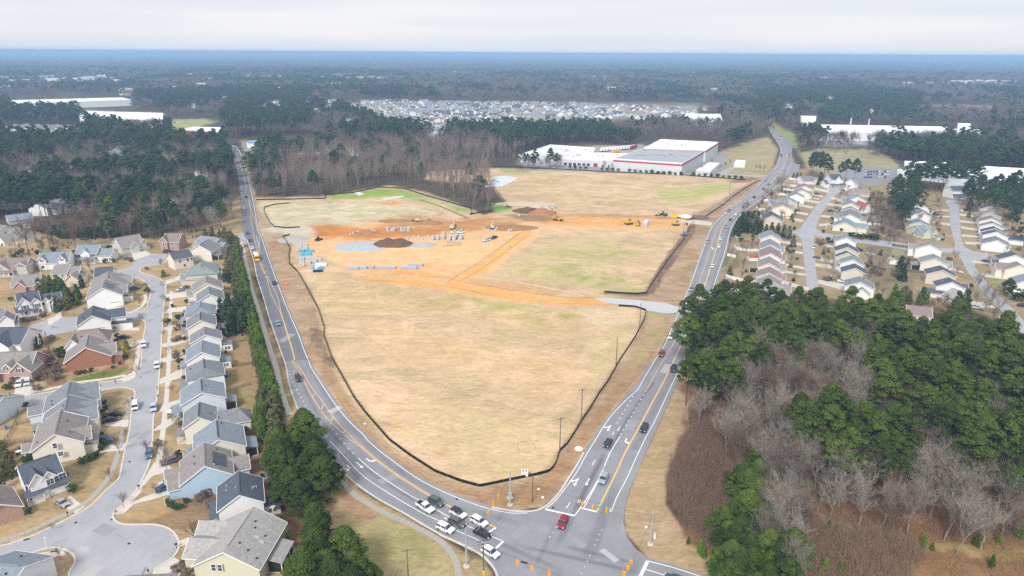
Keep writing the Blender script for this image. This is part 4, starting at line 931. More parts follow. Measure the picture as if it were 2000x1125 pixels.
# big bare trees that stand out
for (bx, by), s, k in (((1520,1052),1.05, K_BARE),((1545,1048),0.9, K_BARE),((1500,1040),.8, K_BARE),((1785,985),.85, K_BARE),((1845,975),0.85, K_BARE),((1722,980),0.7, K_BROWN),((1935,1000),.6, K_BROWN),((1985,1010),.6, K_BARE)):
    x, y = G(bx, by); plant(k, x, y, s, 'large spreading bare tree at the edge of the brown scrub', 'large bare trees by the scrub', 'bare_tree')

SC1 = [(574,290),(588,288),(600,292),(612,291),(655,286),(664,288),(690,291),(840,268),(852,266),(790,273),(812,270),(680,235),(640,207),(600,200),(650,196),(620,214),(545,201),(560,207),(520,204),(536,198),(860,256),(868,262),(712,262),(730,255),(240,290),(300,262),(215,300),(1020,238),(1160,232),(1250,226),(1300,222),(440,190),(380,205),(1700,215),(1620,190),(1540,205),(90,300),(130,330),(60,330),(330,300),(400,330),(170,345),(280,380),(300,395),(350,395),(20,390),(90,400),(130,395)]
SCAT = [(a, b,7,20) for a, b in SC1] + [(38,360,24,30),(246,307,20,34),(36,421,40,14),(338,414,24,20),(370,350,26,30),(52,433,14,14)]
def far_field():
    r = np.random.default_rng(3)
    parts = []
    for (y0, y1, s) in ((380,640,8.0),(640,1100,9.0),(1100,1700,11.0),(1700,2600,16.0),(2600,4300,25.0)):
        w = y1 * 1.0 + 60
        X, Y = jitter_grid(-w, w, y0, y1, s, r)
        m = np.abs(X) < Y * 0.95 + 30
        parts.append(np.stack([X[m], Y[m], np.full(m.sum(), s)],1))
    A = np.concatenate(parts); X, Y, S = A.T
    px, py = PX(X, Y,0); keep = np.ones(len(X), bool)
    for c in CLEAR: keep &= ~(sdist(px, py, c) > -0.3)
    keep &= ~((py > 372) & ~(inpoly(px, py,[(470,300),(500,392),(640,385),(760,363),(830,376),(890,404),(945,425),(975,412),(945,395),(940,340),(830,330),(960,320),(700,290)])) & ~(inpoly(px, py,[(-400,380),(-400,445),(60,434),(230,464),(300,450),(438,430),(446,300),(-400,300)])))
    # the wood thins out towards the house strip and keeps to its own mix
    n1 = fbm(X / 170.0, Y / 260.0,21); n2 = fbm(X / 45.0, Y / 45.0,31)
    pr = np.clip((0.62 * n1 + 0.38 * n2 - 0.47) * 9,0,1) * 0.75 + 0.06
    far = Y > 1100; pr = np.where(far, np.clip((0.6 * n1 + 0.4 * n2 - 0.53) * 10,0,1) * .8 + .06, pr)
    inl = inpoly(px, py - 0,[(-400,255),(446,280),(470,440),(-400,440)]); pr = np.where(inl, np.clip((0.5 * n2 + 0.5 * n1 - 0.43) * 9,0.12,0.85), pr)
    inm = inpoly(px, py,[(486,300),(960,280),(1000,330),(945,425),(485,395)]); pr = np.where(inm,0.05, pr)
    inm2 = inpoly(px, py,[(470,300),(530,300),(560,395),(480,395)]); pr = np.where(inm2,0.3, pr)
    inb = inpoly(px, py,[(1560,255),(1700,262),(1960,262),(2100,300),(2100,318),(1800,300),(1640,300)]); pr = np.where(inb,0.08, pr)
    inb = inpoly(px, py,[(1180,250),(1480,240),(1500,275),(1410,282),(1280,278),(1180,278)]); pr = np.where(inb,0.05, pr)
    for p in PINEY: pr = np.where(inpoly(px, py, p),0.93, pr)
    isp = r.random(len(X)) < pr
    for a, b, w_, d_ in SCAT: keep &= ~((np.abs(px - a) < w_) & (py > b - 2) & (py < b + d_))
    sparse = inpoly(px, py,[(1560,286),(1700,288),(1770,330),(1760,372),(1560,345)]) | inpoly(px, py,[(0,430),(180,400),(300,440),(0,480)]); keep &= ~(sparse & (r.random(len(X)) < 0.55))
    X, Y, S, isp = X[keep], Y[keep], S[keep], isp[keep]
    sc = (0.72 + 0.38 * r.random(len(X))) * np.where(S > 20,1.15,1.0)
    wide = np.clip(S / 9.0,1,3.2)
    nearw = (Y < 1000) & isp; sc = np.where(nearw, sc * 1.12, sc); wide = np.where(nearw, wide * 1.22, wide)
    midw = inm[keep] & ~isp; sc = np.where(midw, sc * 1.22, sc); wide = np.where(midw, wide * .85, wide)
    return X, Y, S, isp, sc, wide
FX, FY, FS, FP, FSC, FWD = far_field()

def single_far(room_p, room_b):
    """the nearest far trees become objects of their own, the rest is one mass of each kind"""
    order = np.argsort(FY); single = np.zeros(len(FX), bool); a = b = 0
    for i in order:
        px, py = PX(FX[i], FY[i],12)
        if not (-20 < px < 2020): continue
        if FP[i] and a < room_p: single[i] = True; a += 1
        elif not FP[i] and b < room_b: single[i] = True; b += 1
        if a >= room_p and b >= room_b: break
    return single
far_single = single_far(10, max(0,150 - n_bare))
for i in np.where(far_single)[0]:
    px, py = PX(FX[i], FY[i],0); left = px < 470
    if FP[i]: plant(K_DPINE if left else K_PINE, FX[i], FY[i], FSC[i], 'dark green pine in the woods left of the long road' if left else 'green pine among the trees north of the building site', 'pines of the left woods' if left else 'pines north of the site')
    elif left: plant(K_BARE if i % 2 else K_BROWN, FX[i], FY[i], FSC[i], 'bare grey tree in the woods left of the long road', 'bare trees of the left woods', 'bare_tree')
    else: plant(K_TALL, FX[i], FY[i], FSC[i], 'tall slender bare tree at the wooded edge of the building site', 'slender bare trees north of the site', 'bare_tree')

def light_variant(kind, seed):
    """smaller shapes for trees that are a few pixels tall"""
    r = np.random.default_rng(seed)
    if kind == 'pine':
        tr, cr = pine_variant(seed,21,5.0,0.38,26,26,0.75)
    else:
        tr, cr = bare_variant(seed,20,0.30,260,0.26,3.0,0.35,2,0.22)
    return tr, cr
def combined(name, tr, cr, mt, mc):
    V = np.concatenate([tr[0], cr[0]]); F = np.concatenate([tr[1], cr[1] + len(tr[0])]); T = np.concatenate([np.zeros(len(tr[0])), cr[2]])
    me = np_mesh(name, V, F, None, tone=T); me.materials.append(mt); me.materials.append(mc)
    mi = np.concatenate([np.zeros(len(tr[1]), np.int32), np.ones(len(cr[1]), np.int32)]); me.polygons.foreach_set('material_index', mi)
    return me
def scatter(name, label, X, Y, S, WD, protos, seed=0, Z=None):
    """one mass of trees: a point for each, instanced by geometry nodes"""
    pc = bpy.data.collections.new(name + '_shapes')
    for i, me in enumerate(protos):
        o = bpy.data.objects.new('%s_shape_%d' % (name, i), me); pc.objects.link(o)
    n = len(X); me = bpy.data.meshes.new(name)
    me.vertices.add(n); me.vertices.foreach_set('co', np.stack([X, Y, np.zeros(n) if Z is None else Z],1).astype(np.float32).ravel())
    r = np.random.default_rng(seed)
    a = me.attributes.new('size', 'FLOAT_VECTOR', 'POINT'); a.data.foreach_set('vector', np.stack([S * WD, S * WD, S],1).astype(np.float32).ravel())
    a = me.attributes.new('turn', 'FLOAT_VECTOR', 'POINT'); a.data.foreach_set('vector', np.stack([r.normal(size=n) * .03, r.normal(size=n) * .03, r.random(n) * 6.283],1).astype(np.float32).ravel())
    a = me.attributes.new('pick', 'INT', 'POINT'); a.data.foreach_set('value', r.integers(0, len(protos), n).astype(np.int32))
    ng = bpy.data.node_groups.new(name, 'GeometryNodeTree')
    ng.interface.new_socket('Geometry', in_out='INPUT', socket_type='NodeSocketGeometry'); ng.interface.new_socket('Geometry', in_out='OUTPUT', socket_type='NodeSocketGeometry')
    N, L = ng.nodes, ng.links
    gi = N.new('NodeGroupInput'); go = N.new('NodeGroupOutput'); ip = N.new('GeometryNodeInstanceOnPoints'); ci = N.new('GeometryNodeCollectionInfo')
    ci.inputs['Collection'].default_value = pc; ci.inputs['Separate Children'].default_value = True; ci.inputs['Reset Children'].default_value = True
    def at(nm, ty):
        q = N.new('GeometryNodeInputNamedAttribute'); q.data_type = ty; q.inputs['Name'].default_value = nm
        return [s for s in q.outputs if s.enabled and s.name == 'Attribute'][0]
    L.new(gi.outputs[0], ip.inputs['Points']); L.new(ci.outputs[0], ip.inputs['Instance']); ip.inputs['Pick Instance'].default_value = True
    L.new(at('pick', 'INT'), ip.inputs['Instance Index']); L.new(at('turn', 'FLOAT_VECTOR'), ip.inputs['Rotation']); L.new(at('size', 'FLOAT_VECTOR'), ip.inputs['Scale'])
    L.new(ip.outputs[0], go.inputs[0])
    o = link(name, me); mod = o.modifiers.new('scatter', 'NODES'); mod.node_group = ng
    tag(o, label, kind='stuff')
    return o
lp = [combined('pine_light', *light_variant('pine',200 + i), m_bark, m_dpine) for i in range(3)]
lb = [combined('bare_light', *light_variant('bare',210 + i), m_bark, m_far_tw) for i in range(4)]
hp = [combined('pine_full', t, c, m_bark, m_dpine) for t, c in pines_v[:2]]
m_mid_tw = tone_mat('bare_twigs_mid',(0.10,0.072,0.062),(0.36,0.285,0.25)); m_trunkl = mat('bark_pale',(0.30,0.24,0.20),.95,.1,1.0)
hb = [combined('bare_full', *bare_variant(95 + i,22,0.22,900,0.09,1.8,0.5,3,0.24), m_trunkl, m_mid_tw) for i in range(2)]
rest = ~far_single; near_ = FY < 760
scatter('distant_pinewood', 'far off mass of dark pines stretching to the horizon', FX[rest & FP & ~near_], FY[rest & FP & ~near_], FSC[rest & FP & ~near_], FWD[rest & FP & ~near_], lp,1)
scatter('distant_bare_wood', 'far off mass of leafless grey brown trees', FX[rest & ~FP & ~near_], FY[rest & ~FP & ~near_], FSC[rest & ~FP & ~near_], FWD[rest & ~FP & ~near_], lb,2)
scatter('pinewood', 'dense dark pines filling the woods in the middle distance', FX[rest & FP & near_], FY[rest & FP & near_], FSC[rest & FP & near_], FWD[rest & FP & near_], hp,3)
scatter('bare_wood', 'dense leafless trees filling the woods in the middle distance', FX[rest & ~FP & near_], FY[rest & ~FP & near_], FSC[rest & ~FP & near_], FWD[rest & ~FP & near_], hb,4)
print('TREES', len(W), far_single.sum(), len(FX), n_pine, n_bare)

def horizon_wood():
    """rolling tree tops beyond four kilometres, one rough sheet"""
    r = np.random.default_rng(9)
    yr = [4200.0]
    while yr[-1] < 28000: yr.append(yr[-1] * 1.006)
    yr = np.array(yr); s = np.linspace(-1.05,1.05,520); X = yr[:, None] * s; Y = np.repeat(yr[:, None], len(s),1)
    x, y = X.ravel(), Y.ravel(); hill = 30 * (fbm(x / 2400, y / 1800,77) - 0.5) * np.clip((y - 4200) / 5000,0,1)
    z = 9 + 14 * r.random(x.size) ** 1.5 + 8 * fbm(x / 300, y / 300,5) + hill
    nr, ns = X.shape; i = np.arange((nr - 1) * ns).reshape(nr - 1, ns)[:, :-1].ravel()
    n = fbm(x / 700, y / 900,61,5); T = np.clip((n - 0.44) * 7,0,1) * .8 + .2 * r.random(x.size)
    m = foliage_mat('horizon_trees',(0.012,0.028,0.022),(0.10,0.08,0.08),0.9)
    me = np_mesh('horizon_wood', np.stack([x, y, z],1), np.stack([i, i + 1, i + ns + 1, i + ns],1), m, tone=T)
    tag(link('horizon_wood', me), 'hazy blue woodland reaching the horizon', kind='stuff')
horizon_wood()

# ------------------------------------------------------------------ houses
def rgb(*c): return tuple(c)
WHITE = mat('siding_white',(0.80,0.80,0.80),.7,.03,.5); CREAM = mat('siding_cream',(0.75,0.70,0.61),.8,.03,.5)
TANW = mat('siding_tan',(0.63,0.57,0.48),.8,.04,.5); PALEY = mat('siding_pale_yellow',(0.76,0.74,0.63),.8,.03,.5); YEL = mat('siding_yellow',(0.75,0.68,0.50),.8,.03,.5)
BLUEW = mat('siding_light_blue',(0.42,0.56,0.68),.8,.03,.5); PBLUE = mat('siding_pale_blue',(0.62,0.68,0.74),.8,.03,.5); GREYG = mat('siding_grey_green',(0.55,0.58,0.52),.8,.03,.5)
SAGE = mat('siding_sage',(0.60,0.60,0.47),.8,.03,.5); GREYW = mat('siding_grey',(0.50,0.48,0.46),.8,.03,.5); NAVY = mat('siding_navy',(0.05,0.10,0.17),.7,.05,.5)
REDW = mat('siding_red',(0.42,0.10,0.09),.7,.05,.5)
def brick_mat(name, c):
    m = bpy.data.materials.new(name); m.use_nodes = True; n, l = m.node_tree.nodes, m.node_tree.links; b = n['Principled BSDF']; b.inputs['Roughness'].default_value = .9; b.inputs['Specular IOR Level'].default_value = .1
    tc = n.new('ShaderNodeTexCoord'); t = n.new('ShaderNodeTexNoise'); t.inputs['Scale'].default_value = 3.5; t.inputs['Detail'].default_value = 8; t.inputs['Roughness'].default_value = .8; l.new(tc.outputs['Object'], t.inputs[0])
    r = n.new('ShaderNodeValToRGB'); r.color_ramp.elements[0].position = .35; r.color_ramp.elements[0].color = (c[0] * .7, c[1] * .65, c[2] * .65,1); r.color_ramp.elements[1].position = .65; r.color_ramp.elements[1].color = (c[0] * 1.3, c[1] * 1.35, c[2] * 1.35,1)
    l.new(t.outputs['Fac'], r.inputs[0]); l.new(r.outputs[0], b.inputs['Base Color']); MATS[name] = m; return m
BRICK = brick_mat('brick_red',(0.37,0.17,0.115)); BRICKP = brick_mat('brick_pale',(0.45,0.30,0.25))
def shingle(name, c): 
    """asphalt shingles: blotchy with darker streaks running down the slope"""
    return mat(name, c,0.95,0.22,1.3,.1, bump=.25)
R_GREY = shingle('shingles_grey',(0.215,0.225,0.245)); R_DARK = shingle('shingles_charcoal',(0.10,0.115,0.145)); R_BLUE = shingle('shingles_blue_grey',(0.235,0.27,0.31)); R_BROWN = shingle('shingles_brown',(0.255,0.205,0.19))
R_TAUPE = shingle('shingles_taupe',(0.27,0.245,0.235)); R_LGREY = shingle('shingles_light_grey',(0.36,0.345,0.335)); R_RED = mat('metal_roof_red',(0.42,0.07,0.07),.5,.06,.5); R_GREEN = shingle('shingles_green_grey',(0.235,0.27,0.27)); R_PINK = shingle('shingles_dusty_brown',(0.27,0.205,0.20))
TRIM = mat('trim_white',(0.82,0.82,0.80),.6,0); GLASS = mat('window_glass',(0.05,0.065,0.08),.12,0, spec=.6); SHUT = mat('shutter_dark',(0.05,0.055,0.07),.6,0); SCREEN = mat('porch_screen',(0.025,0.027,0.03),.5,0)
DOORM = mat('door_dark',(0.10,0.05,0.04),.5,0); VENT = mat('vent_grey',(0.45,0.45,0.45),.6,0); VENTD = mat('vent_dark',(0.05,0.05,0.05),.6,0); SOLAR = mat('solar_glass',(0.018,0.026,0.05),.15,.0, spec=.6)
GAR = mat('garage_door_white',(0.84,0.84,0.82),.6,.02)

def gable_block(wm, rm, tm, cx, cy, lx, ly, eave, ridge, axis, base=0.0, ov=0.35, hip=0.0, th=0.16, curve=0):
    """walls, roof slabs and rake trim of one gabled (or hipped) volume; the ridge runs along axis"""
    def P(u, v, z): return (cx + u, cy + v, z) if axis == 'x' else (cx - v, cy + u, z)
    hl, hw = (lx / 2, ly / 2) if axis == 'x' else (ly / 2, lx / 2)
    r = ridge - eave; e = 0.012 * (abs(cx) % 1)
    if wm is not None:
        if hip > 0:
            wm.add([P(-hl,-hw, base), P(hl,-hw, base), P(hl, hw, base), P(-hl, hw, base), P(-hl,-hw, eave), P(hl,-hw, eave), P(hl, hw, eave), P(-hl, hw, eave)],[(0,1,5,4),(1,2,6,5),(2,3,7,6),(3,0,4,7)])
        else:
            wm.add([P(-hl,-hw, base), P(hl,-hw, base), P(hl, hw, base), P(-hl, hw, base), P(-hl,-hw, eave), P(hl,-hw, eave), P(hl, hw, eave), P(-hl, hw, eave), P(-hl,0, ridge), P(hl,0, ridge)],
                   [(0,1,5,4),(1,2,6,9,5),(2,3,7,6),(3,0,4,8,7)])
    s = r / hw; ew = hw + ov; ez = eave - s * ov; l2 = hl + ov; h2 = hip
    n = math.sqrt(1 + s * s); tz = th * n
    for g in (-1,1):
        a = [P(-l2, g * ew, ez), P(l2, g * ew, ez), P(l2 - (h2 + ov if hip else 0),0, ridge), P(-l2 + (h2 + ov if hip else 0),0, ridge)]
        b = [(x, y, z + tz) for x, y, z in a]
        f = [(0,1,2,3),(7,6,5,4),(0,4,5,1),(1,5,6,2),(2,6,7,3),(3,7,4,0)]
        if g > 0: f = [q[::-1] for q in f]
        rm.add(a + b, f)
        if tm is not None:
            gt = [P(-l2, g * (ew + .0), ez - .02), P(l2, g * ew, ez - .02), P(l2, g * (ew + .12), ez - .02), P(-l2, g * (ew + .12), ez - .02)]
            gt += [(x, y, z + .17) for x, y, z in gt]
            ff = [(0,3,2,1),(4,5,6,7),(0,1,5,4),(1,2,6,5),(2,3,7,6),(3,0,4,7)]
            tm.add(gt, ff)
    if hip > 0:
        for g in (-1,1):
            a = [P(g * l2,-ew, ez), P(g * l2, ew, ez), P(g * (l2 - h2 - ov),0, ridge)]; b = [(x, y, z + tz) for x, y, z in a]
            rm.add(a + b,[(0,1,2),(5,4,3),(0,3,4,1),(1,4,5,2),(2,5,3,0)])
    elif tm is not None:
        for e_ in (-1,1):
            for g in (-1,1):   # rake boards
                x0, x1 = e_ * l2, e_ * (l2 + 0.10)
                a = [P(x0, g * ew, ez - .06), P(x1, g * ew, ez - .06), P(x1,0, ridge - .06), P(x0,0, ridge - .06)]; b = [(x, y, z + tz + .1) for x, y, z in a]
                tm.add(a + b,[(0,1,2,3),(7,6,5,4),(0,4,5,1),(1,5,6,2),(2,6,7,3),(3,7,4,0)])

def window(par, x, y, z, face, w=1.1, h=1.5, shut=False, dbl=False, panes=2):
    """face: 0 +x,1 +y,2 -x,3 -y; (x, y, z) centre on the wall"""
    rz = face * math.pi / 2; dx, dy = math.cos(rz), math.sin(rz)
    f = bpart('window', TRIM, par,(x + dx * .04, y + dy * .04, z),(0.12, w + .24, h + .24), rz)
    k = (-.25,.25) if dbl else (0,)
    for s in k:
        for t in ((-.25,.25) if panes == 2 else (0,)):
            ww = (w * (.44 if dbl else .92)) / (w + .24); hh = (h * (.44 if panes == 2 else .9)) / (h + .24)
            link('pane', boxmesh(GLASS), f,(.32, s * w / (w + .24) * 1.0, t * h / (h + .24)), None,(.6, ww, hh))
    if shut:
        for s in (-1,1):
            bpart('shutter', SHUT, par,(x + dx * .04 - dy * s * (w / 2 + .42), y + dy * .04 + dx * s * (w / 2 + .42), z),(.09,.38, h + .1), rz)

HPOS = []
def house(label, A, B, span, eave=5.6, ridge=8.6, wall=CREAM, roof=R_GREY, wings=(), wins=(), garage=(), porch=(), extra_len=0.0, hip=0.0, vents=3, name='house', group=None, cat='house', detail=True, ridgeline=False, rakes=True, zr=None, far_wins=True):
    """A near and B far end of the ridge in photo pixels; local x runs along the ridge from A to B, +y is to its left"""
    zr = zr or ridge
    ax, ay = G(*A, zr); bx, by = G(*B, zr); L = math.hypot(bx - ax, by - ay) + extra_len; rz = math.atan2(by - ay, bx - ax)
    if extra_len: bx = ax + math.cos(rz) * L; by = ay + math.sin(rz) * L
    o = thing(name, label, cat,((ax + bx) / 2,(ay + by) / 2,0), rz, group); HPOS.append(((ax + bx) / 2,(ay + by) / 2))
    wm, rm, tm = MB(), MB(), MB()
    L = max(L,4.0)
    gable_block(wm, rm, tm if rakes else None,0,0, L, span, eave, ridge, 'x', hip=hip)
    for w in wings:     # (side/end, position, width, depth, eave, ridge[, hip])
        side, pos, wd, dp, e, r = w[:6]; hp = w[6] if len(w) > 6 else 0
        if side in (1,-1):     # gabled wing growing out of a long side, its ridge reaching into the main roof
            run = dp + span / 2 * 0.9
            gable_block(wm, rm, tm, pos, side * (span / 2 + dp - run / 2), wd, run, e, r, 'y', hip=hp)
        elif side in (2,-2):   # low continuation at a long side, its ridge parallel to the main ridge
            g = 1 if side > 0 else -1
            gable_block(wm, rm, tm, pos, g * (span / 2 + dp / 2 - .02), wd, dp, e, r, 'x', hip=hp)
        elif side == 3: gable_block(wm, rm, tm, L / 2 + dp / 2 - .3, pos, dp + .6, wd, e, r, 'x', hip=hp)
        elif side == -3: gable_block(wm, rm, tm,-L / 2 - dp / 2 + .3, pos, dp + .6, wd, e, r, 'x', hip=hp)
        elif side in (4,-4):   # lean-to along a long side: shed roof
            g = 1 if side > 0 else -1; y0 = g * span / 2; y1 = g * (span / 2 + dp)
            wm.box(pos - wd / 2, pos + wd / 2, min(y0, y1) + .01, max(y0, y1),0, e)
            a = [(pos - wd / 2 - .3, y0, r),(pos + wd / 2 + .3, y0, r),(pos + wd / 2 + .3, y1 + g * .35, e),(pos - wd / 2 - .3, y1 + g * .35, e)]; b = [(x, y, z + .16) for x, y, z in a]
            f = [(0,1,2,3),(7,6,5,4),(0,4,5,1),(1,5,6,2),(2,6,7,3),(3,7,4,0)]; rm.add(a + b, f)
    link('wall', wm.mesh('wall', wall), o); rf = link('roof', rm.mesh('roof', roof), o)
    if tm.v: link('fascia', tm.mesh('fascia', TRIM), rf)
    if not detail: return o, L
    s = (ridge - eave) / (span / 2)
    random.seed(int(abs(A[0] * 7 + A[1] * 13)))
    for k in range(vents):
        g = random.choice((-1,1)); y = g * random.uniform(.6, span / 2 - 1); x = random.uniform(-L / 2 + 1, L / 2 - 1)
        bpart('vent', random.choice((VENT, VENTD)), rf,(x, y, ridge - abs(y) * s + .35),(.28,.28,.5))
    bpart('ridge_vent', roof if not ridgeline else VENTD, rf,(0,0, ridge + .24),(L * .8,.35,.12))
    for w in wins: window(o, *w)
    for side, pos, wd in garage:
        if side in (1,-1): c = (pos, side * (span / 2 + .05),1.15); rr = side * math.pi / 2
        elif side in (3,-3): c = (side / 3 * (L / 2 + .05), pos,1.15); rr = 0 if side > 0 else math.pi
        else: c = side; rr = pos; 
        gd = bpart('garage_door', GAR, o, c,(.1, wd,2.3), rr)
        for q in range(3): link('door_panel', boxmesh(TRIM), gd,(.55,0,-.32 + q * .3), None,(.3,.96,.24))
        link('door_window', boxmesh(GLASS), gd,(.7,0,.4), None,(.3,.9,.1))
    for side, pos, wd, dp, kind in porch:      # roofed porch: posts, slab, roof, screens
        g = 1 if side > 0 else -1; y0 = g * span / 2; y1 = g * (span / 2 + dp)
        p = MB()
        a = [(pos - wd / 2 - .2, y0,3.5),(pos + wd / 2 + .2, y0,3.5),(pos + wd / 2 + .2, y1 + g * .25,2.7),(pos - wd / 2 - .2, y1 + g * .25,2.7)]; b = [(x, y, z + .16) for x, y, z in a]
        p.add(a + b,[(0,1,2,3),(7,6,5,4),(0,4,5,1),(1,5,6,2),(2,6,7,3),(3,7,4,0)])
        pr = link('porch_roof', p.mesh('porch_roof', roof), o)
        link('beam', boxmesh(TRIM), pr,(pos, y1,2.6), None,(wd,.16,.3))
        bpart('porch_floor', m_conc, o,(pos,(y0 + y1) / 2,.12),(wd, dp,.24))
        nP = max(2, int(wd / 2.2) + 1)
        for q in range(nP): bpart('post', TRIM, o,(pos - wd / 2 + .12 + (wd - .24) * q / (nP - 1), y1 - g * .1,1.35),(.2,.2,2.5))
        if kind == 'screen':
            bpart('screen', SCREEN, o,(pos, y1 - g * .2,1.4),(wd - .2,.04,2.3)); bpart('screen', SCREEN, o,(pos - wd / 2 + .06,(y0 + y1) / 2,1.4),(.05, dp - .4,2.3))
        if kind == 'room':
            bpart('porch_wall', wall, o,(pos,(y0 + y1) / 2,1.4),(wd - .05, dp - .3,2.6))
            for xx in (-.5,.5): window(o, pos - wd / 2 + .02,(y0 + y1) / 2 + xx,1.6,2,.8,1.1)
        if kind == 'door': bpart('door', DOORM, o,(pos, y0 + g * .05,1.15),(1.0,.1,2.1))
    return o, L

# --- eastern row of the left neighbourhood, nearest first
h, L = house('large grey-roofed tan house nearest the camera by the tall pines',(437,1078),(495,991.5),14.5,4.6,8.6, SAGE, R_LGREY, wings=((1,-1.5,7,3.5,4.4,6.6),(1,5.0,6.5,4.5,3.6,6.2)), vents=0,
      wins=((-7.9,1.2,4.7,2,1.0,1.7, False, False),(-7.9,2.6,4.7,2,1.0,1.7, False, False),(-1,-7.25,2,3,1.2,1.6)), porch=((-1,0,7,3.2, 'screen'),))
for p in ((2.0,-2.6),(1.2,-5.2),(3.8,-2.0),(-4.6,-3.8),(-3.8,-1.7),(-5.5,-6.0)): bpart('vent', VENTD, bpy.data.objects[h.children[1].name],(p[0], p[1],8.6 - abs(p[1]) * 4 / 7.25 + .32),(.3,.3,.42))
for p in ((-.1,-3.9),(-.8,-5.2)):
    k = bpart('skylight', mat('skylight_glass',(.45,.52,.52),.2,0), h,(p[0], p[1],8.6 - abs(p[1]) * 4 / 7.25 + .26),(.7,1.1,.12)); k.rotation_euler = (math.atan(4 / 7.25),0,0)
house('white house with charcoal roof behind the tan house',(467.5,966.9),(465.8,922),10.2,5.6,8.8, WHITE, R_DARK, wings=(), wins=((-5.0 + .4,-2.7,5.6,2,.6,1.4),), porch=((1,-.5,7.5,2.2, 'door'),(-1,-2,3.2,3.8, 'room')), vents=6)
hb_, Lb = house('light blue house with brown roof and solar panels',(400,910.6),(398,866),12.4,5.0,9.0, BLUEW, R_TAUPE, wings=((1,1.8,4.6,3.6,3.4,5.6),(1,-1.8,4.2,3.0,3.0,4.8),(-1,1.2,6.0,4.2,3.2,5.6)),
      wins=((-4.4,1.9,6.1,2,.9,1.5),(-4.4,-1.2,6.1,2,.9,1.5),(-4.4,2.0,2.6,2,1.6,1.3, False, False,1),(-4.4,-4.4,3.2,2,.8,1.3)), vents=5)
for i in range(2):
    for j in range(4):
        k = bpart('solar_panel', SOLAR, hb_,(-3.0 + j * 1.62,-2.7 - i * 1.75 + (.12 if i else 0),9.0 - (2.7 + i * 1.75) * 4.0 / 6.2 + .33),(1.55,1.62 * 1.05,.08)); k.rotation_euler = (math.atan(4 / 6.2),0,0)
house('cream house with blue-grey roof beside the solar panel house',(426.8,858.6),(423,820),13.0,5.0,8.6, CREAM, R_BLUE, wings=((1,-3.5,3.4,2.5,3.2,5.4),), porch=((-1,-1,6,3.2, 'screen'),(1,-1,8,2, 'door')), vents=3, ridgeline=True)
house('small pale yellow house with a grey rear wing',(388,815.7),(389.5,786),8.6,5.6,8.2, PALEY, R_GREY, wings=((-1,1.0,7.0,9.5,3.2,6.0,3.0),), wins=((-4.6,-.6,5.6,2,.9,1.4),), porch=((1,-2,4,2.4, 'door'),), ridgeline=True)
house('pale blue house with wide grey roof and rear patio',(394.7,767),(392.8,739.5),12.6,5.6,8.6, PBLUE, R_BLUE, porch=((-1,-1.5,4,3.2, 'screen'),(1,-2.2,6,3, 'door')), ridgeline=True, vents=3)
house('white house whose rear patio has blue chairs',(400,722),(397,699),11.4,5.6,8.4, WHITE, R_GREY, wins=(), porch=((1,-2,6,2.4, 'door'),), hip=1.5, ridgeline=True)
house('white house with blue-grey roof and attached rear sunroom',(394,688),(394.7,665),10.8,5.6,8.5, WHITE, R_BLUE, porch=((1,-1,6,2.4, 'door'),(-1,-2,4,3.6, 'room')))
house('white house with gable window fourth down the row',(400.6,654),(399.3,639),10.6,5.6,8.2, WHITE, R_GREY, wins=(), porch=((-1,-2,4,3.6, 'room'),(1,-1,5,2.2, 'door')))
house('pale green house with screened rear deck',(391.5,626.3),(391.5,609),10.4,5.6,8.3, PALEY, R_GREY, porch=((-1,0,5,3.6, 'screen'),(1,-1,5,2.2, 'door')), ridgeline=True)
house('cream house with blue-grey roof by the dark cedars',(389.5,602),(390.8,588),11.4,5.6,8.3, CREAM, R_BLUE, porch=((1,-1,6,2.4, 'door'),(-1,1,4,3, 'screen')), hip=1.2)
house('white house with wide grey roof left of the cedars',(409,575),(408,560),10.8,5.6,8.6, WHITE, R_GREY, wings=((1,-3,5,3,3.2,5.4),))
house('taupe-roofed cream house below the green hip roof',(403.8,553),(402.5,539),12.6,5.2,8.6, CREAM, R_TAUPE, wings=((1,-2,6,2.6,3.4,5.6),))
house('big house with pale green hipped roof',(391,522),(396,512),14.5,5.2,9.0, TANW, R_GREEN, hip=4, wings=((1,-3,8,2.5,3.2,5.6),(-1,-2,5,3,3.0,4.6)), extra_len=5)
house('cream house with gable wall and screened porch near the hedge',(388,478.8),(408,467),12.5,5.6,9.2, CREAM, R_GREY, porch=((-1,-3,5,3.4, 'screen'),), wins=((-6,-2,4.5,2),))
house('cream house end-on with charcoal roof at the bulb of the street',(331,494),(368,487),9.0,5.6,8.6, CREAM, R_DARK, wins=((-2,-4.55,4.4,3),(2,-4.55,4.4,3),(4.2,-4.55,4.4,3),(0,-4.55,1.8,3)))
house('blue-grey roofed ranch house behind the hedge with two skylights',(393,460.5),(428,465),15,3.4,7.6, GREYW, R_BLUE, wings=((3,0,6,4,3,5.4),(-3,3,7,3,3.2,6)), name='house')
house('brick house with white dormer windows at the top of the street',(324,456),(354,456),11,4.8,8.6, BRICKP, R_BROWN, wings=((-1,-3.5,4.2,1.2,5.4,8.2),), wins=((0.8,-5.55,3.9,3,1.2,1.6),(4.0,-5.55,3.9,3,1.2,1.6),(7.1,.5,5.6,0),(1,-5.55,1.5,3,1.2,1.6),(-3.5,-6.8,3.8,3,1.3,1.7),(-3.5,-6.8,1.5,3,1.3,1.7)))
house('grey-green house with broad taupe roof and white garage',(225,465.5),(270,457.5),13.5,3.6,8.2, GREYG, R_TAUPE, wings=((-1,0.5,4.5,1.6,3.6,6.0),(-1,6.0,2.4,0.6,5.2,6.6)), garage=((-1,6.2,5),), wins=((-8.9,2.5,2,2,.8,1.3),(-8.9,-1,4.4,2,.8,1.3)))
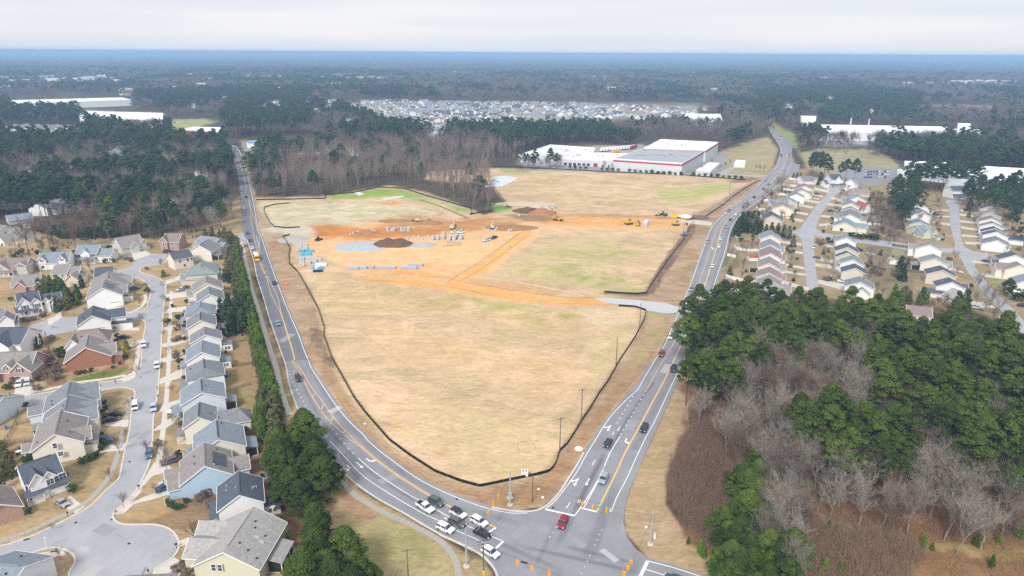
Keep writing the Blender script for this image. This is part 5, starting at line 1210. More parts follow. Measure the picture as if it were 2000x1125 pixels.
# --- western part
hw1, _ = house('white two-storey house with charcoal roof and double garage',(36,911),(106.6,887),9.6,5.6,8.6, WHITE, R_DARK, wings=((-1,-1.6,3.6,.9,5.6,7.9),(-1,0.9,3.2,.6,5.6,7.3)),
      wins=((-3.2,-4.85,4.3,3,.9,1.5, True),(1.0,-5.45,4.3,3,1.6,1.5, True, True),(3.9,-4.85,4.3,3,1.6,1.5, True, True),(-3.6,-4.85,1.4,3,1.0,1.5)), garage=(((2.7,-5.5,1.2),-math.pi / 2,4.6),), porch=((-1,-2.9,3.8,1.8, 'door'),))
# canopy roof over the garage of that house
mbq = MB(); mbq.add([(-1.2,-4.8,3.5),(5.3,-4.8,3.5),(5.3,-6.2,2.85),(-1.2,-6.2,2.85),(-1.2,-4.8,3.66),(5.3,-4.8,3.66),(5.3,-6.2,3.0),(-1.2,-6.2,3.0)],[(3,2,1,0),(4,5,6,7),(0,1,5,4),(1,2,6,5),(2,3,7,6),(3,0,4,7)]); link('canopy', mbq.mesh('canopy', R_DARK), hw1)
house('cream house with taupe roof and two gable windows',(106.6,848.5),(119,800),12.2,5.2,9.0, CREAM, R_TAUPE, wings=((-1,-3.0,3.6,1.6,4.6,7.2),(-4,-2.6,6.5,3.0,2.7,3.6),(1,-1,3.5,3,3.0,4.4)),
      wins=((-8.6,1.0 - .6,6.0,2,1.0,1.5),(-8.6,.1 - .6,3.2,2,1.2,1.3, False, True)))
house('pale yellow house with three gables facing the street',(126,802.7),(133,772),12.6,5.0,8.6, PALEY, R_GREY, wings=((-1,-3.5,5.5,1.5,4.8,7.4),(-1,1.8,4.2,1.2,4.8,7.0)), porch=((1,-1,4,3, 'screen'),))
house('pale blue house with grey roof on the street corner',(130,777),(136,746),13.4,4.8,8.6, PBLUE, R_GREY, wings=((-1,0,4.2,1.2,4.8,7.2),(-1,5,5,1.0,4.8,7.4),(1,1,5,4.5,3.0,4.6)))
house('red brick house with taupe roof by the green lawn',(167,679),(171,660),14.5,3.6,8.2, BRICK, R_TAUPE, wings=((-1,0,5,1.5,3.6,6.2),(-4,-3.2,4.6,3.4,2.6,3.4)), wins=((-3.5,4.6,1.7,2,.8,1.4, False, False,1),(-3.5,1.5,1.9,2,.7,.9, False, False,1),(-3.5,-2.6,1.8,2,1.6,1.6, False, True,1),(-3.5,-4.0,4.0,2,.6,.8, False, False,1)), extra_len=3, porch=())
house('white house with wide brown hipped roof',(137,649),(212,640),11.2,5.4,8.6, WHITE, R_BROWN, hip=3.5, wings=((-1,-5,5,1.2,5.2,8.0),), garage=())
house('white house with dark roof where the side street meets',(180,617),(182,597.7),11.6,5.4,8.8, WHITE, R_DARK, wings=((-1,2.0,6.5,5.5,5.2,7.6),(-4,-1.5,4,7.5,2.7,3.4)), wins=((-4.4,1,5.8,2,.9,1.4),(-4.4,0,5.8,2,.7,.8)))
hs_, _ = house('big white house with solar panels and a double garage',(200,562.6),(206,545),14,5.2,9.4, WHITE, R_TAUPE, wings=((-1,1.5,4,1.5,5,7.2),(-4,0,4,3.5,2.6,3.4)), wins=((-4.3,2.8,5.6,2,1.5,1.2, False, True),(-4.3,-1.0,4.6,2,.9,.8)), garage=((-3,-3.6,4.8),))
for k in range(5):
    q = bpart('solar_panel', SOLAR, hs_,(-3.2 + k * 1.35,-2.3,9.4 - 2.3 * .6 + .33),(1.28,3.0,.08)); q.rotation_euler = (math.atan(.6),0,0)
house('cream house with taupe roof behind the solar panel house',(210,545),(212,528),15,5,8.6, CREAM, R_TAUPE, hip=2, wings=((-1,1,6,2,4.6,6.6),))
house('white house with slate-blue roof beside the street bulb',(186,524),(221,521),9.5,5.4,8.4, WHITE, R_DARK, vents=2)
house('yellow house with grey roof and rear extension',(108,518),(137,517),10.5,5.4,8.4, YEL, R_TAUPE, wings=((-1,7.5,6,5,3.4,6.0),(3,-1,7,5,5,7.6)), wins=((-2.6,-5.3,4.3,3,.8,1.2),(1.4,-5.3,4.3,3,.8,1.2)))
house('white two-storey house with twin front gables and two dormers',(31,575),(73,568),11,5.4,8.6, WHITE, R_DARK, wings=((-1,-2.0,5.0,1.2,5.4,8.4),(-1,2.2,4.2,1.8,5.4,7.6),(3,-1.0,9.5,8.0,3.4,6.8)), garage=(((11.5,-5.8,1.2),-math.pi / 2,5),),
      wins=((-4.6,-5.55,4.2,3,1.0,1.5, True),(-2.0,-6.8,4.2,3,1.2,1.5, True),(2.2,-7.35,4.2,3,1.5,1.5, True, True),(-2,-6.8,1.5,3),(2.2,-7.35,1.5,3,1.5,1.5, True)), porch=((-1,-1.5,8,2.4, 'door'),))
for px_ in ((90,581),(103,580)):
    x, y = G(*px_,5.6)
    d, _ = house('white dormer', px_,(px_[0] + .8, px_[1] - 3),1.9,5.4,6.5, WHITE, R_DARK, detail=False)
    d.parent = None
    hh_ = [o for o in bpy.data.objects if o.get('label', '').startswith('white two-storey house with twin')][0]
    mw = d.matrix_basis.copy(); d.parent = hh_; d.matrix_basis = hh_.matrix_basis.inverted() @ mw; d.name = 'dormer'; del d['label']; del d['category']
house('white house with dark roof at the left edge and gabled right wall',(-40,641),(56,640),13.5,5.0,9.0, WHITE, R_DARK, wings=((-1,2,9,2.5,4.8,8.6),), wins=((13.2,-2,4,0,1,1.6),(13.2,2,5.5,0,.8,1.3)), far_wins=False)
house('brick-fronted grey house with dormer and white garage door',(-30,690),(70,686),13,3.4,8.2, BRICKP, R_TAUPE, wings=((-1,2.0,2.6,.4,5.2,6.6),(-1,6.5,6.8,1.4,4.0,7.4),(-1,-3.5,5,1.2,3.4,6)), garage=(((6.6,-8.1,1.25),-math.pi / 2,5),), wins=((6.5,-7.95,4.6,3,.9,1.3, True),(2.0,-6.9,5.0,3,.8,1.1)), vents=2)
house('low taupe-roofed house behind the big green shrubs',(27,539),(80,535),12,3.0,6.8, BRICKP, R_TAUPE, wings=((-1,-2,5,1.2,3,5.4),(-1,6,4,1,3,5)))
house('white house with blue-grey roof and two wide dormers',(79,494),(138,491),12,3.6,7.8, WHITE, R_BLUE, wings=((-1,-5,3.8,.2,5.2,7.2),(-1,4.5,3.4,.3,5.2,7.4)), garage=((-1,6.5,5),), wins=((-5,-6.4,5.3,3,1.6,1.0, False, True),(4.5,-6.5,5.3,3,1.4,1.0, False, True),(-5,-6.1,1.6,3,1.4,1.4)))
house('white and navy house with gabled porch entrance',(154,479),(195,478),10.5,5.2,8.6, WHITE, R_BLUE, wings=((-1,-0.5,4.6,.6,5.3,7.4),(3,-1.0,9,7,3.8,6.6)), wins=tuple((-5 + k * 2.4,-5.35,4.2,3,1.0,1.3, True) for k in range(5)) + ((9.5,-5.6,1.7,3,.9,1.5, True),(12.5,-5.6,1.7,3,.9,1.5, True)), porch=((-1,-.6,11,2.4, 'door'),))
house('grey house with red garage gable at the left edge',(-10,505),(57,503),12,3.4,7.8, GREYW, R_BROWN, wings=((-1,-3,8,1.2,3.8,7.2),(-1,6.8,4.6,.3,5.2,6.8)), garage=((-1,6.8,5),), wins=((-3,-7.4,4.6,3,1.4,1.1, False, True),(6.8,-6.5,5.4,3,2.6,.9, False, True),(1,-6.1,1.6,3,1.6,1.4, False, True)), porch=((-1,0,7,2.2, 'door'),))
house('white two-storey house end wall at the upper left edge',(-30,437),(10,440),11,5.6,8.4, WHITE, R_GREY, wins=((9,2,4.4,0),(9,-2,4.4,0),(9,2,1.6,0)))
house('tan house with long gable wall and rear porch',(30,443),(52,447.5),14,3.8,8.0, CREAM, R_TAUPE, wings=((-1,0,9,6,3.4,6.4),(3,-1,5,3,2.8,4.2)))
house('white house corner cropped by the left edge below the shrubs',(-20,608),(8,604),10,5.2,8.0, WHITE, R_GREY, wings=((-1,3,5,2,5,7.2),(3,-3,5,4,2.8,4.0)))
house('blue-grey roofed house cut by the bottom left corner',(-30,1098),(45,1108),14,5.2,8.4, WHITE, R_BLUE, wings=((3,0,6,3,3,4.6),))
house('pale grey house wall at the left edge behind the fence',(-15,775),(2,776),15,4.4,7.6, PBLUE, R_GREY)
house('brown-roofed house at the bottom beside the cul-de-sac',(290,1103),(262,1150),11,4.2,7.0, TANW, R_TAUPE, hip=3.5, extra_len=4)
house('small brick house cropped at the lower left edge',(-20,948),(0,985),8,3,5.6, BRICKP, R_BROWN)
# houses among the left woods
for lab, a, b, sp, e, r, wl_, rf_ in (('grey-roofed house with white end wall in the left woods',(30,358),(50,354),12,3.2,7, WHITE, R_BLUE),('white gable end showing among the tall pines',(240,306),(250,303),13,4.5,8.5, WHITE, R_GREY),
      ('long low grey ranch house under bare trees at left',(12,421),(60,415),11,3,5.6, GREYW, R_BLUE),('low grey ranch house by the two dark cedars',(325,414),(352,412),10,2.8,5, GREYW, R_GREY),('white-walled house behind pines near the long road',(356,350),(384,346),12,3,6, WHITE, R_GREY),
      ('dark-roofed shed with white wall in the left woods',(46,432),(58,431),6,2.6,4, WHITE, R_DARK)):
    house(lab, a, b, sp, e, r, wl_, rf_, vents=1, wins=((0,-sp / 2 - .05,1.6,3),))

# --- right neighbourhood; gable ends face the camera
def col(lst):
    for lab, a, b, sp, wl_, rf_, kw in lst:
        kw = dict(kw); e = kw.pop('e',4.6); r = kw.pop('r',7.4)
        house(lab, a, b, sp, e, r, wl_, rf_, vents=kw.pop('vents',2), wins=kw.pop('wins',()), **kw)
GW = ((-99,0,4.4,2),)
col([
 ('grey house at the near end of the first row by the white fence',(1505,548),(1503,537),11, GREYW, R_TAUPE, dict(wings=((-1,-3,5,4,3,5.6),))),
 ('brown-roofed beige house second in the first row',(1502.7,533),(1503.4,521),11.5, CREAM, R_PINK, dict(wings=((-1,1,5,2,3.4,5.6),))),
 ('cream house with grey roof and white deck behind',(1502.7,514),(1502.7,501),10.5, CREAM, R_TAUPE, dict(wings=((-1,0,6,3,3.4,5.8),), porch=((1,0,5,4, 'screen'),))),
 ('brown-roofed white house in the middle of the first row',(1506,495),(1504.7,481),11, WHITE, R_PINK, dict(wings=((-1,-1,5,2.5,3.2,5.4),))),
 ('white house with slate-blue roof by the red wooden fence',(1506.6,478),(1504,466.5),10.5, WHITE, R_BLUE, dict(wings=((-1,-1,5,2,3.2,5.6),))),
 ('cream house with blue-grey roof just below the cedar clump',(1506.6,459),(1503.4,450),11.5, CREAM, R_BLUE, {}),
 ('beige house partly hidden by the cedar clump',(1509,421),(1505,412),11, TANW, R_DARK, dict(wings=((-1,0,5,2,3.2,5.4),))),
 ('peach house with wide grey roof and rear deck',(1529,401),(1527,393),13, CREAM, R_TAUPE, dict(wings=((-1,2,5,2,3.4,6),(1,3,5,3,2.8,4.4)))),
 ('beige house with long grey rear wing in the first row',(1541.7,389.7),(1539,384),12, TANW, R_BLUE, dict(wings=((1,1,6,8,3,5.4),))),
 ('white gabled house fourth from the top of the first row',(1556.5,378.7),(1554,374),12, WHITE, R_GREY, {}),
 ('cream gabled house third from the top of the first row',(1567,371),(1565,367),12, CREAM, R_GREY, dict(wings=((-1,1,5,2,3.4,5.6),))),
 ('house with dusty red roof near the top of the first row',(1573,363),(1571,358),12.5, CREAM, R_PINK, dict(wings=((-1,1,4,1,3.4,6),))),
 ('low white ranch house with slate roof at the top of the street',(1562,344.5),(1583,343.5),12, WHITE, R_GREY, dict(e=3, r=6.4, wings=((-1,6,6,2,3,5.8),), rakes=True)),
 ('white two-storey farmhouse with front gable and porch',(1618,341),(1641,340.5),12, WHITE, R_DARK, dict(e=7, r=10.5, wings=((-1,0,5,1,7,10),), porch=((-1,0,14,3, 'door'),))),
 ('white garage wing left of the two-storey farmhouse',(1608,353),(1617,352.5),8, WHITE, R_DARK, dict(e=2.8, r=5)),
 ('narrow blue-roofed house right of the farmhouse',(1662,350),(1668,349),9, WHITE, R_BLUE, dict(e=5, r=8)),
 ('low grey and tan ranch house by the second street',(1664,368),(1694,368.5),12, TANW, R_TAUPE, dict(e=3, r=6)),
 ('white house with blue-grey roof above the red metal roof',(1676,384),(1673,379),13, WHITE, R_BLUE, dict(e=3.6, r=6.8, wings=((1,0,7,4,3,5.4),))),
 ('cream gable house attached to the red metal roof',(1663,396),(1662,391),11.5, CREAM, R_GREY, {}),
 ('white building with bright red metal roof',(1677,392.5),(1697,399),10, WHITE, R_RED, dict(e=3.2, r=6.6)),
 ('narrow white house squeezed between grey roofs in the second row',(1662.5,406),(1662,403),12, WHITE, R_GREY, {}),
 ('white house with long grey roof and sunroom',(1661.4,419),(1661.5,408),13, WHITE, R_GREY, dict(wings=((1,-1,5,3,3.2,5.8),(-1,0,7,4,3,5)))),
 ('cream ranch house at the corner with clipped shrubs',(1651,434.7),(1655,427),14, CREAM, R_BLUE, dict(e=3.2, r=6.2, wings=((-1,1,7,6,3,5.2),))),
 ('bright white house at the corner of the cross street',(1653.7,463.7),(1650,457),11, WHITE, R_BLUE, dict(e=5, r=7.8)),
 ('beige house with navy roof beside the black pickup',(1656,483),(1653.7,475),12, TANW, R_DARK, dict(e=5, r=7.8)),
 ('beige house with a navy ridge in the second row',(1655,493),(1653.7,491),11, TANW, R_DARK, {}),
 ('white house with pale green-grey roof in the second row',(1665.8,507),(1663.6,499),11.5, WHITE, R_GREEN, dict(wings=((1,-1,4,2,3,5.2),))),
 ('tall beige house with charcoal roof in the second row',(1671,524),(1669,515),12, TANW, R_DARK, dict(e=5, r=7.8)),
 ('white house at the near end of the second row',(1681,551),(1679,540),12.5, WHITE, R_GREY, dict(e=5.2, r=8.0, wings=((-3,-1,7,3,3,5.6),))),
 ('white house with pale blue porch roof below the tall warehouse pines',(1854,364),(1881,363.5),11, WHITE, R_DARK, dict(e=6.4, r=9, porch=((-1,1,14,3, 'door'),))),
 ('navy-roofed white house at the top of the third row',(1797,398.5),(1795,394),14, WHITE, R_DARK, {}),
 ('grey-roofed house second in the third row',(1794,410),(1792,405),13, WHITE, R_GREY, {}),
 ('bright white gable house third in the third row',(1801,414),(1799,409),12, WHITE, R_GREY, dict(e=5, r=8, wings=((1,0,6,4,3,5),))),
 ('sage green house with grey roof in the third row',(1796,433.6),(1792,427),14, SAGE, R_GREY, {}),
 ('pale green house behind a small pine at the corner',(1789,441),(1806,440),14, SAGE, R_BLUE, dict(e=3.2, r=6.4, wings=((-1,-2,6,2,3,5.6),(-1,5,4,1,3,5)))),
 ('bright white house on the corner of the cross street',(1816,478),(1812,471),13, WHITE, R_TAUPE, dict(e=5.6, r=8.4, wings=((1,1,4,3,5,7),))),
 ('cream house with green-grey roof and a white rear deck',(1827,505),(1823,496),12.5, CREAM, R_GREEN, dict(e=5, r=7.8, wings=((-1,2,6,2.5,3,5.6),), porch=((1,-1,7,4, 'screen'),))),
 ('beige house behind bare shrubs in the third row',(1841,528),(1836,519),13, TANW, R_DARK, dict(e=5, r=7.8)),
 ('white house with charcoal roof and pool deck',(1859.6,551),(1853,542),12, WHITE, R_DARK, dict(e=5.2, r=8, wings=((-1,2,4,2,3.4,5.8),(1,-3,6,6,2.2,3.4)))),
 ('house with weathered tan roof by two dark conifers',(1860,563),(1881,571),9, CREAM, R_LGREY, dict(e=4.4, r=7)),
 ('sage house with dark roof under the right-hand pines',(1936,402.4),(1932,398),12, GREYG, R_DARK, {}),
 ('grey-roofed house behind a bare oak in the last row',(1934,415),(1930,410),14, GREYW, R_TAUPE, {}),
 ('white house with brown roof and side porch in the last row',(1937.7,426.5),(1934,421),13, WHITE, R_BROWN, dict(wings=((-1,0,5,4,3,4.6),))),
 ('narrow white gable house in the last row',(1939,436),(1937,432),13, WHITE, R_BROWN, {}),
 ('navy-roofed white house in the last row',(1943,446.6),(1940,442),13, WHITE, R_DARK, {}),
 ('white house with long navy wing by the red deck',(1946.8,452.5),(1943,448),13, WHITE, R_DARK, dict(wings=((-1,1,6,9,3,5),))),
 ('white ranch house on the corner lot with clipped bushes',(1948,469.4),(1944,461),14, WHITE, R_GREY, dict(e=4, r=7)),
 ('large white house with navy roof at the right edge',(1984,498),(1974,491),14, WHITE, R_DARK, dict(e=5.6, r=8.6, wings=((1,-2,6,3,3,4.6),))),
 ('cream house with plum-brown roof at the right edge',(1994,518),(1984,511),13, CREAM, R_BROWN, dict(e=5, r=8, wings=((1,2,6,3,4.6,7),))),
 ('white house with blue porch cut by the right edge',(2012,546),(2000,535),12, WHITE, R_BLUE, dict(e=5, r=8, porch=((1,0,7,3, 'door'),))),
 ('long low house with dusty pink roof behind the pine wood',(1772,596),(1818,601),10, CREAM, R_PINK, dict(e=3, r=5.6, wins=((2,-5.05,1.6,3),(5,-5.05,1.6,3),(-2,-5.05,1.6,3)))),
])

# --- distant subdivision: small pale houses in rows
farh = []
def far_house_mesh(i):
    r = random.Random(i); wm, rm = MB(), MB(); L, S = r.uniform(14,19), r.uniform(11,13)
    gable_block(wm, rm, None,0,0, L, S,5.2,8.8, 'x'); gable_block(wm, rm, None, r.uniform(-3,3),-S / 2 - 1,6,7,4.8,8.0, 'y')
    return wm, rm
far_types = [far_house_mesh(i) for i in range(4)]
cache = {}
def far_house(x, y, rz, i, wl_, rf_, label, group):
    k = (i, wl_.name, rf_.name)
    if k not in cache: cache[k] = (far_types[i][0].mesh('wall', wl_), far_types[i][1].mesh('roof', rf_))
    o = thing('house', label, 'house',(x, y,0), rz, group); link('wall', cache[k][0], o); link('roof', cache[k][1], o)
SUB = [(690,200),(760,196),(900,198),(1060,199),(1290,207),(1385,209),(1360,222),(1180,226),(1120,240),(1000,246),(900,252),(860,264),(830,258),(760,240),(710,224)]
r_ = np.random.default_rng(12); P = GP(SUB,5); xs = [p[0] for p in P]; ys = [p[1] for p in P]; cnt = 0; FARL = []
for row, yy in enumerate(np.arange(min(ys), max(ys),40.0)):
    for xx in np.arange(min(xs), max(xs),21.0):
        x = xx + r_.normal() * 2; y = yy + r_.normal() * 4 + (row % 2) * 5
        px, py = PX(x, y,5)
        if not inpoly(px, py, SUB)[0] or r_.random() < (.12 if py > 200 else .35) or cnt >= 420: continue
        wl_ = [WHITE, WHITE, CREAM, PBLUE, TANW][int(r_.integers(0,5))]; rf_ = [R_GREY, R_DARK, R_BLUE, R_TAUPE][int(r_.integers(0,4))]
        FARL.append((x, y,(math.pi / 2 if r_.random() < .6 else 0) + r_.normal() * .12, int(r_.integers(0,4)), wl_, rf_)); cnt += 1; continue
        far_house(x, y,0, int(r_.integers(0,4)), wl_, rf_, 'small pale house in the dense subdivision far behind the site', 'houses of the far subdivision'); cnt += 1
for q in FARL[:150]: far_house(*q, 'small %s house with %s roof in the far subdivision' % (dict(siding_white='white', siding_cream='cream', siding_pale_blue='pale blue', siding_tan='tan')[q[4].name], dict(shingles_grey='grey', shingles_charcoal='charcoal', shingles_blue_grey='blue-grey', shingles_taupe='taupe')[q[5].name]), 'houses of the far subdivision')
FM = {}
for x, y, a, i, wl_, rf_ in FARL[150:]:
    c_, s_ = math.cos(a), math.sin(a)
    for mb_, mt_ in zip(far_types[i],(wl_, rf_)):
        FM.setdefault(mt_.name,(MB(), mt_))[0].add([(x + c_ * p - s_ * q, y + s_ * p + c_ * q, z) for p, q, z in mb_.v], mb_.f)
V_, F_, MI, ML = [],[],[],[]
for k_,(mb_, mt_) in enumerate(FM.values()):
    F_ += [tuple(j + len(V_) for j in f) for f in mb_.f]; V_ += mb_.v; MI += [k_] * len(mb_.f); ML.append(mt_)
me_ = bpy.data.meshes.new('far_housing'); me_.from_pydata(V_,[], F_); [me_.materials.append(m) for m in ML]; me_.polygons.foreach_set('material_index', MI)
tag(link('far_housing', me_), 'remoter rows of small pale houses merging in the haze', kind='stuff')
for i,(a, b) in enumerate([(24,247),(36,249),(48,246),(58,250),(67,247),(76,251),(86,248),(98,251),(106,247),(116,252),(126,249),(140,251),(90,256),(108,257),(122,258),(20,262)]):
    x, y = G(a, b,6); far_house(x, y,1.57 + .2 * math.sin(i), i % 4, WHITE,[R_TAUPE, R_GREY][i % 2], 'pale gabled house in the row at the far left', 'houses far off on the left')
for i,(a, b) in enumerate(SC1):
    x, y = G(a, b,6); far_house(x, y,1.2 + .5 * math.sin(i * 2.1), i % 4,[WHITE, CREAM][i % 2],[R_TAUPE, R_GREY, R_BLUE][i % 3], 'pale house half hidden in the woods', 'scattered houses in the woods')
random.seed(44)
for i in range(120):
    a, b = random.choice(((random.gauss(130,90), random.gauss(157,3)),(random.gauss(1920,60), random.gauss(163,2)),(random.uniform(0,2000), random.uniform(128,180)),(random.gauss(640,60), random.gauss(152,2))))
    x, y = G(a, b,10); o = bpart('building', random.choice((WHITE, CREAM, PBLUE)), None,(x, y,8.5),(random.uniform(14,40),20,17 + random.random() * 3), random.random()); tag(o, 'pale speck of a building on the hazy horizon', 'building', 'buildings near the horizon')

# --- warehouses and works
m_metal = mat('metal_wall',(0.62,0.64,0.67),.6,.05,.1); m_wroof = mat('membrane_roof_white',(0.84,0.84,0.86),.7,.04,.03); m_groof = mat('membrane_roof_grey',(0.36,0.38,0.41),.8,.08,.05); m_red = mat('stripe_red',(0.45,0.03,0.07),.5,0); m_maroon = mat('brick_maroon',(0.28,0.06,0.07),.8,.1,.3)
def slab_building(name, label, px4, h, wallm, roofm, stripe=False, cat='warehouse', zat=None, doors=0):
    """flat-roofed building given by the photo pixels of its four roof corners"""
    zat = zat or h; P = GP(px4, zat); o = thing(name, label, cat,(sum(p[0] for p in P) / 4, sum(p[1] for p in P) / 4,0)); cx, cy = o.location.x, o.location.y
    Q = [(x - cx, y - cy) for x, y in P]
    if sum((Q[i][0] * Q[(i + 1) % 4][1] - Q[(i + 1) % 4][0] * Q[i][1]) for i in range(4)) < 0: Q = Q[::-1]
    w = MB(); w.add([(x, y,0) for x, y in Q] + [(x, y, h) for x, y in Q],[(i,(i + 1) % 4,4 + (i + 1) % 4,4 + i) for i in range(4)]); link('wall', w.mesh('wall', wallm), o)
    r = MB(); r.add([(x * .995, y * .995, h - .6) for x, y in Q],[(0,1,2,3)]); link('roof', r.mesh('roof', roofm), o)
    p = MB()
    for i in range(4):
        (x0, y0),(x1, y1) = Q[i], Q[(i + 1) % 4]; L = math.hypot(x1 - x0, y1 - y0); nx, ny = (y1 - y0) / L,-(x1 - x0) / L
        a = [(x0 - nx * .3, y0 - ny * .3),(x1 - nx * .3, y1 - ny * .3),(x1 + nx * .15, y1 + ny * .15),(x0 + nx * .15, y0 + ny * .15)]
        p.add([(q[0], q[1], h - .7) for q in a] + [(q[0], q[1], h + .4) for q in a],[(0,3,2,1),(4,5,6,7),(0,1,5,4),(1,2,6,5),(2,3,7,6),(3,0,4,7)])
    link('parapet', p.mesh('parapet', TRIM), o)
    if stripe:
        s = MB()
        for i in range(4):
            (x0, y0),(x1, y1) = Q[i], Q[(i + 1) % 4]; L = math.hypot(x1 - x0, y1 - y0); nx, ny = (y1 - y0) / L * .2,-(x1 - x0) / L * .2
            s.add([(x0 + nx, y0 + ny, h - 2.6),(x1 + nx, y1 + ny, h - 2.6),(x1 + nx, y1 + ny, h - 1.2),(x0 + nx, y0 + ny, h - 1.2)],[(0,1,2,3)])
        link('stripe', s.mesh('stripe', m_red), o)
    return o, Q
wa, Q = slab_building('warehouse', 'big grey-roofed warehouse with a red stripe',[(1198,310),(1258,290),(1378,293),(1332,319)],11.5, m_metal, m_groof, True)
wb, _ = slab_building('warehouse', 'tall white-roofed warehouse hall with red stripe',[(1258,289),(1290,272.5),(1403,278),(1379,293)],12.5, m_metal, m_wroof, True)
wc, _ = slab_building('warehouse', 'long low white-roofed works building left of the big warehouse',[(1012,303),(1074,283),(1163,289),(1157,301)],7.5, m_metal, m_wroof)
wd, Qd = slab_building('warehouse', 'low white office wing joined to the striped warehouse',[(1098,310),(1110,298),(1238,300),(1198,314)],7, m_metal, m_wroof)
for b, n, lst in ((wa,14,7),(wc,10,6),(wd,8,5),(wb,4,8)):
    for k in range(n):
        random.seed(k * 5 + n); hgt = b.children[0].bound_box[1][2]
        bpart('roof_unit', VENT, b,(random.uniform(-30,30) * (1 if b is not wb else .6), random.uniform(-12,12), hgt + .2),(2.2,1.8,1.4))
def facade(o, Q, i, specs):
    """dark doors and windows set on wall i: (start, end, height, sill, part name, material)"""
    (x0, y0),(x1, y1) = Q[i], Q[(i + 1) % 4]; rz = math.atan2(y1 - y0, x1 - x0); L = math.hypot(x1 - x0, y1 - y0)
    for a, b, h, z, nm, m_ in specs:
        t = (a + b) / 2; bpart(nm, m_, o,(x0 + (x1 - x0) * t, y0 + (y1 - y0) * t, z + h / 2),(L * (b - a),.3, h), rz)
def front(Q): return min(range(4), key=lambda i: Q[i][1] + Q[(i + 1) % 4][1])

facade(wd, Qd, front(Qd),[(.04 + k * .09,.10 + k * .09,2.6,.6, 'window', GLASS) for k in range(6)] + [(.62,.70,3.6,0, 'entrance', m_maroon),(.78,.82,2.4,0, 'door', SHUT),(.9,.93,2.4,0, 'door', SHUT)])
facade(wa, Q, front(Q),[(.06 + k * .16,.085 + k * .16,3.0,0, 'door', VENT) for k in range(6)])
for k in range(5): facade(wa, Q, front(Q),[(.01 + k * .24,.013 + k * .24,9.0,0, 'downpipe', VENT)])
slab_building('warehouse', 'white hall standing among bare trees behind the striped warehouse',[(1335,232),(1339,222.5),(1407,223),(1411,234)],12, WHITE, m_wroof)
slab_building('factory', 'long white factory hall behind the bare trees on the right',[(1600,258),(1597,243.5),(1860,248),(1870,262)],11, WHITE, m_wroof)
slab_building('factory', 'lower white end of the long factory at the far right',[(1835,262),(1830,250),(1915,254),(1928,264)],9, WHITE, m_wroof)
slab_building('tower_block', 'tall white square tower at the left end of the factory',[(1565,231),(1564,226.5),(1594,227),(1594,231)],21, WHITE, m_wroof, cat='tower')
slab_building('tower_block', 'small white block standing on the factory roof line',[(1871,247),(1871,241),(1895,241.5),(1897,247)],18, WHITE, m_wroof, cat='tower')
for a in ((1660,237.5),(1695,239)):
    x, y = G(a[0], a[1] + 12,0); o = MB().tube((0,0,0),(0,0,15),1.2,1.0,8).mesh('chimney', WHITE); tag(link('chimney', o, None,(x, y,0)), 'thin white stack rising left above the factory' if a[0] < 1680 else 'thin white stack rising right above the factory', 'chimney')
slab_building('warehouse', 'white warehouse roof behind the row of tall pines',[(1767,330),(1767,315),(1868,318),(1868,340)],9, m_metal, m_wroof)
slab_building('warehouse', 'long white warehouse roof running to the right edge',[(1848,349),(1866,322),(2060,333),(2060,362)],10, m_metal, m_wroof)
slab_building('warehouse', 'maroon brick block beside the car park',[(1752,346),(1754,331),(1768,331),(1768,346)],9, m_maroon, m_wroof)
slab_building('warehouse', 'very long white warehouse roof at the far left',[(38,203),(22,196),(238,190.5),(256,195)],12, WHITE, m_wroof)
slab_building('warehouse', 'huge white warehouse roof beside the green field',[(158,236),(150,217),(318,221),(318,233)],12, mat('precast_tan',(0.55,0.45,0.36),.8,.05,.1), m_wroof)
slab_building('warehouse', 'white-roofed store with dark red front by the long road',[(345,253),(375,248),(430,249),(434,258)],9, m_maroon, m_wroof)
slab_building('school', 'low building with bright blue metal roof',[(482,281),(484,276),(522,274),(522,281)],5, WHITE, mat('roof_blue',(0.10,0.22,0.50),.5,.06,.1), cat='building')
slab_building('school', 'taller blue-roofed hall beside the bare trees',[(511,284),(520,274.5),(545,275),(546,281)],7, WHITE, MATS['roof_blue'], cat='building')
slab_building('shed', 'long grey open canopy roof near the warehouse road',[(1360,332),(1385,318),(1406,319),(1388,334)],5, m_metal, m_wroof, cat='shed')
slab_building('shed', 'small white shed on the grass by the bend',[(1434,319),(1438,313),(1456,314),(1455,320)],4, WHITE, m_wroof, cat='shed')
slab_building('shed', 'white farm shed right of the canopy roof',[(1430,323),(1432,316),(1440,316),(1440,323)],4, WHITE, m_wroof, cat='shed') if False else None

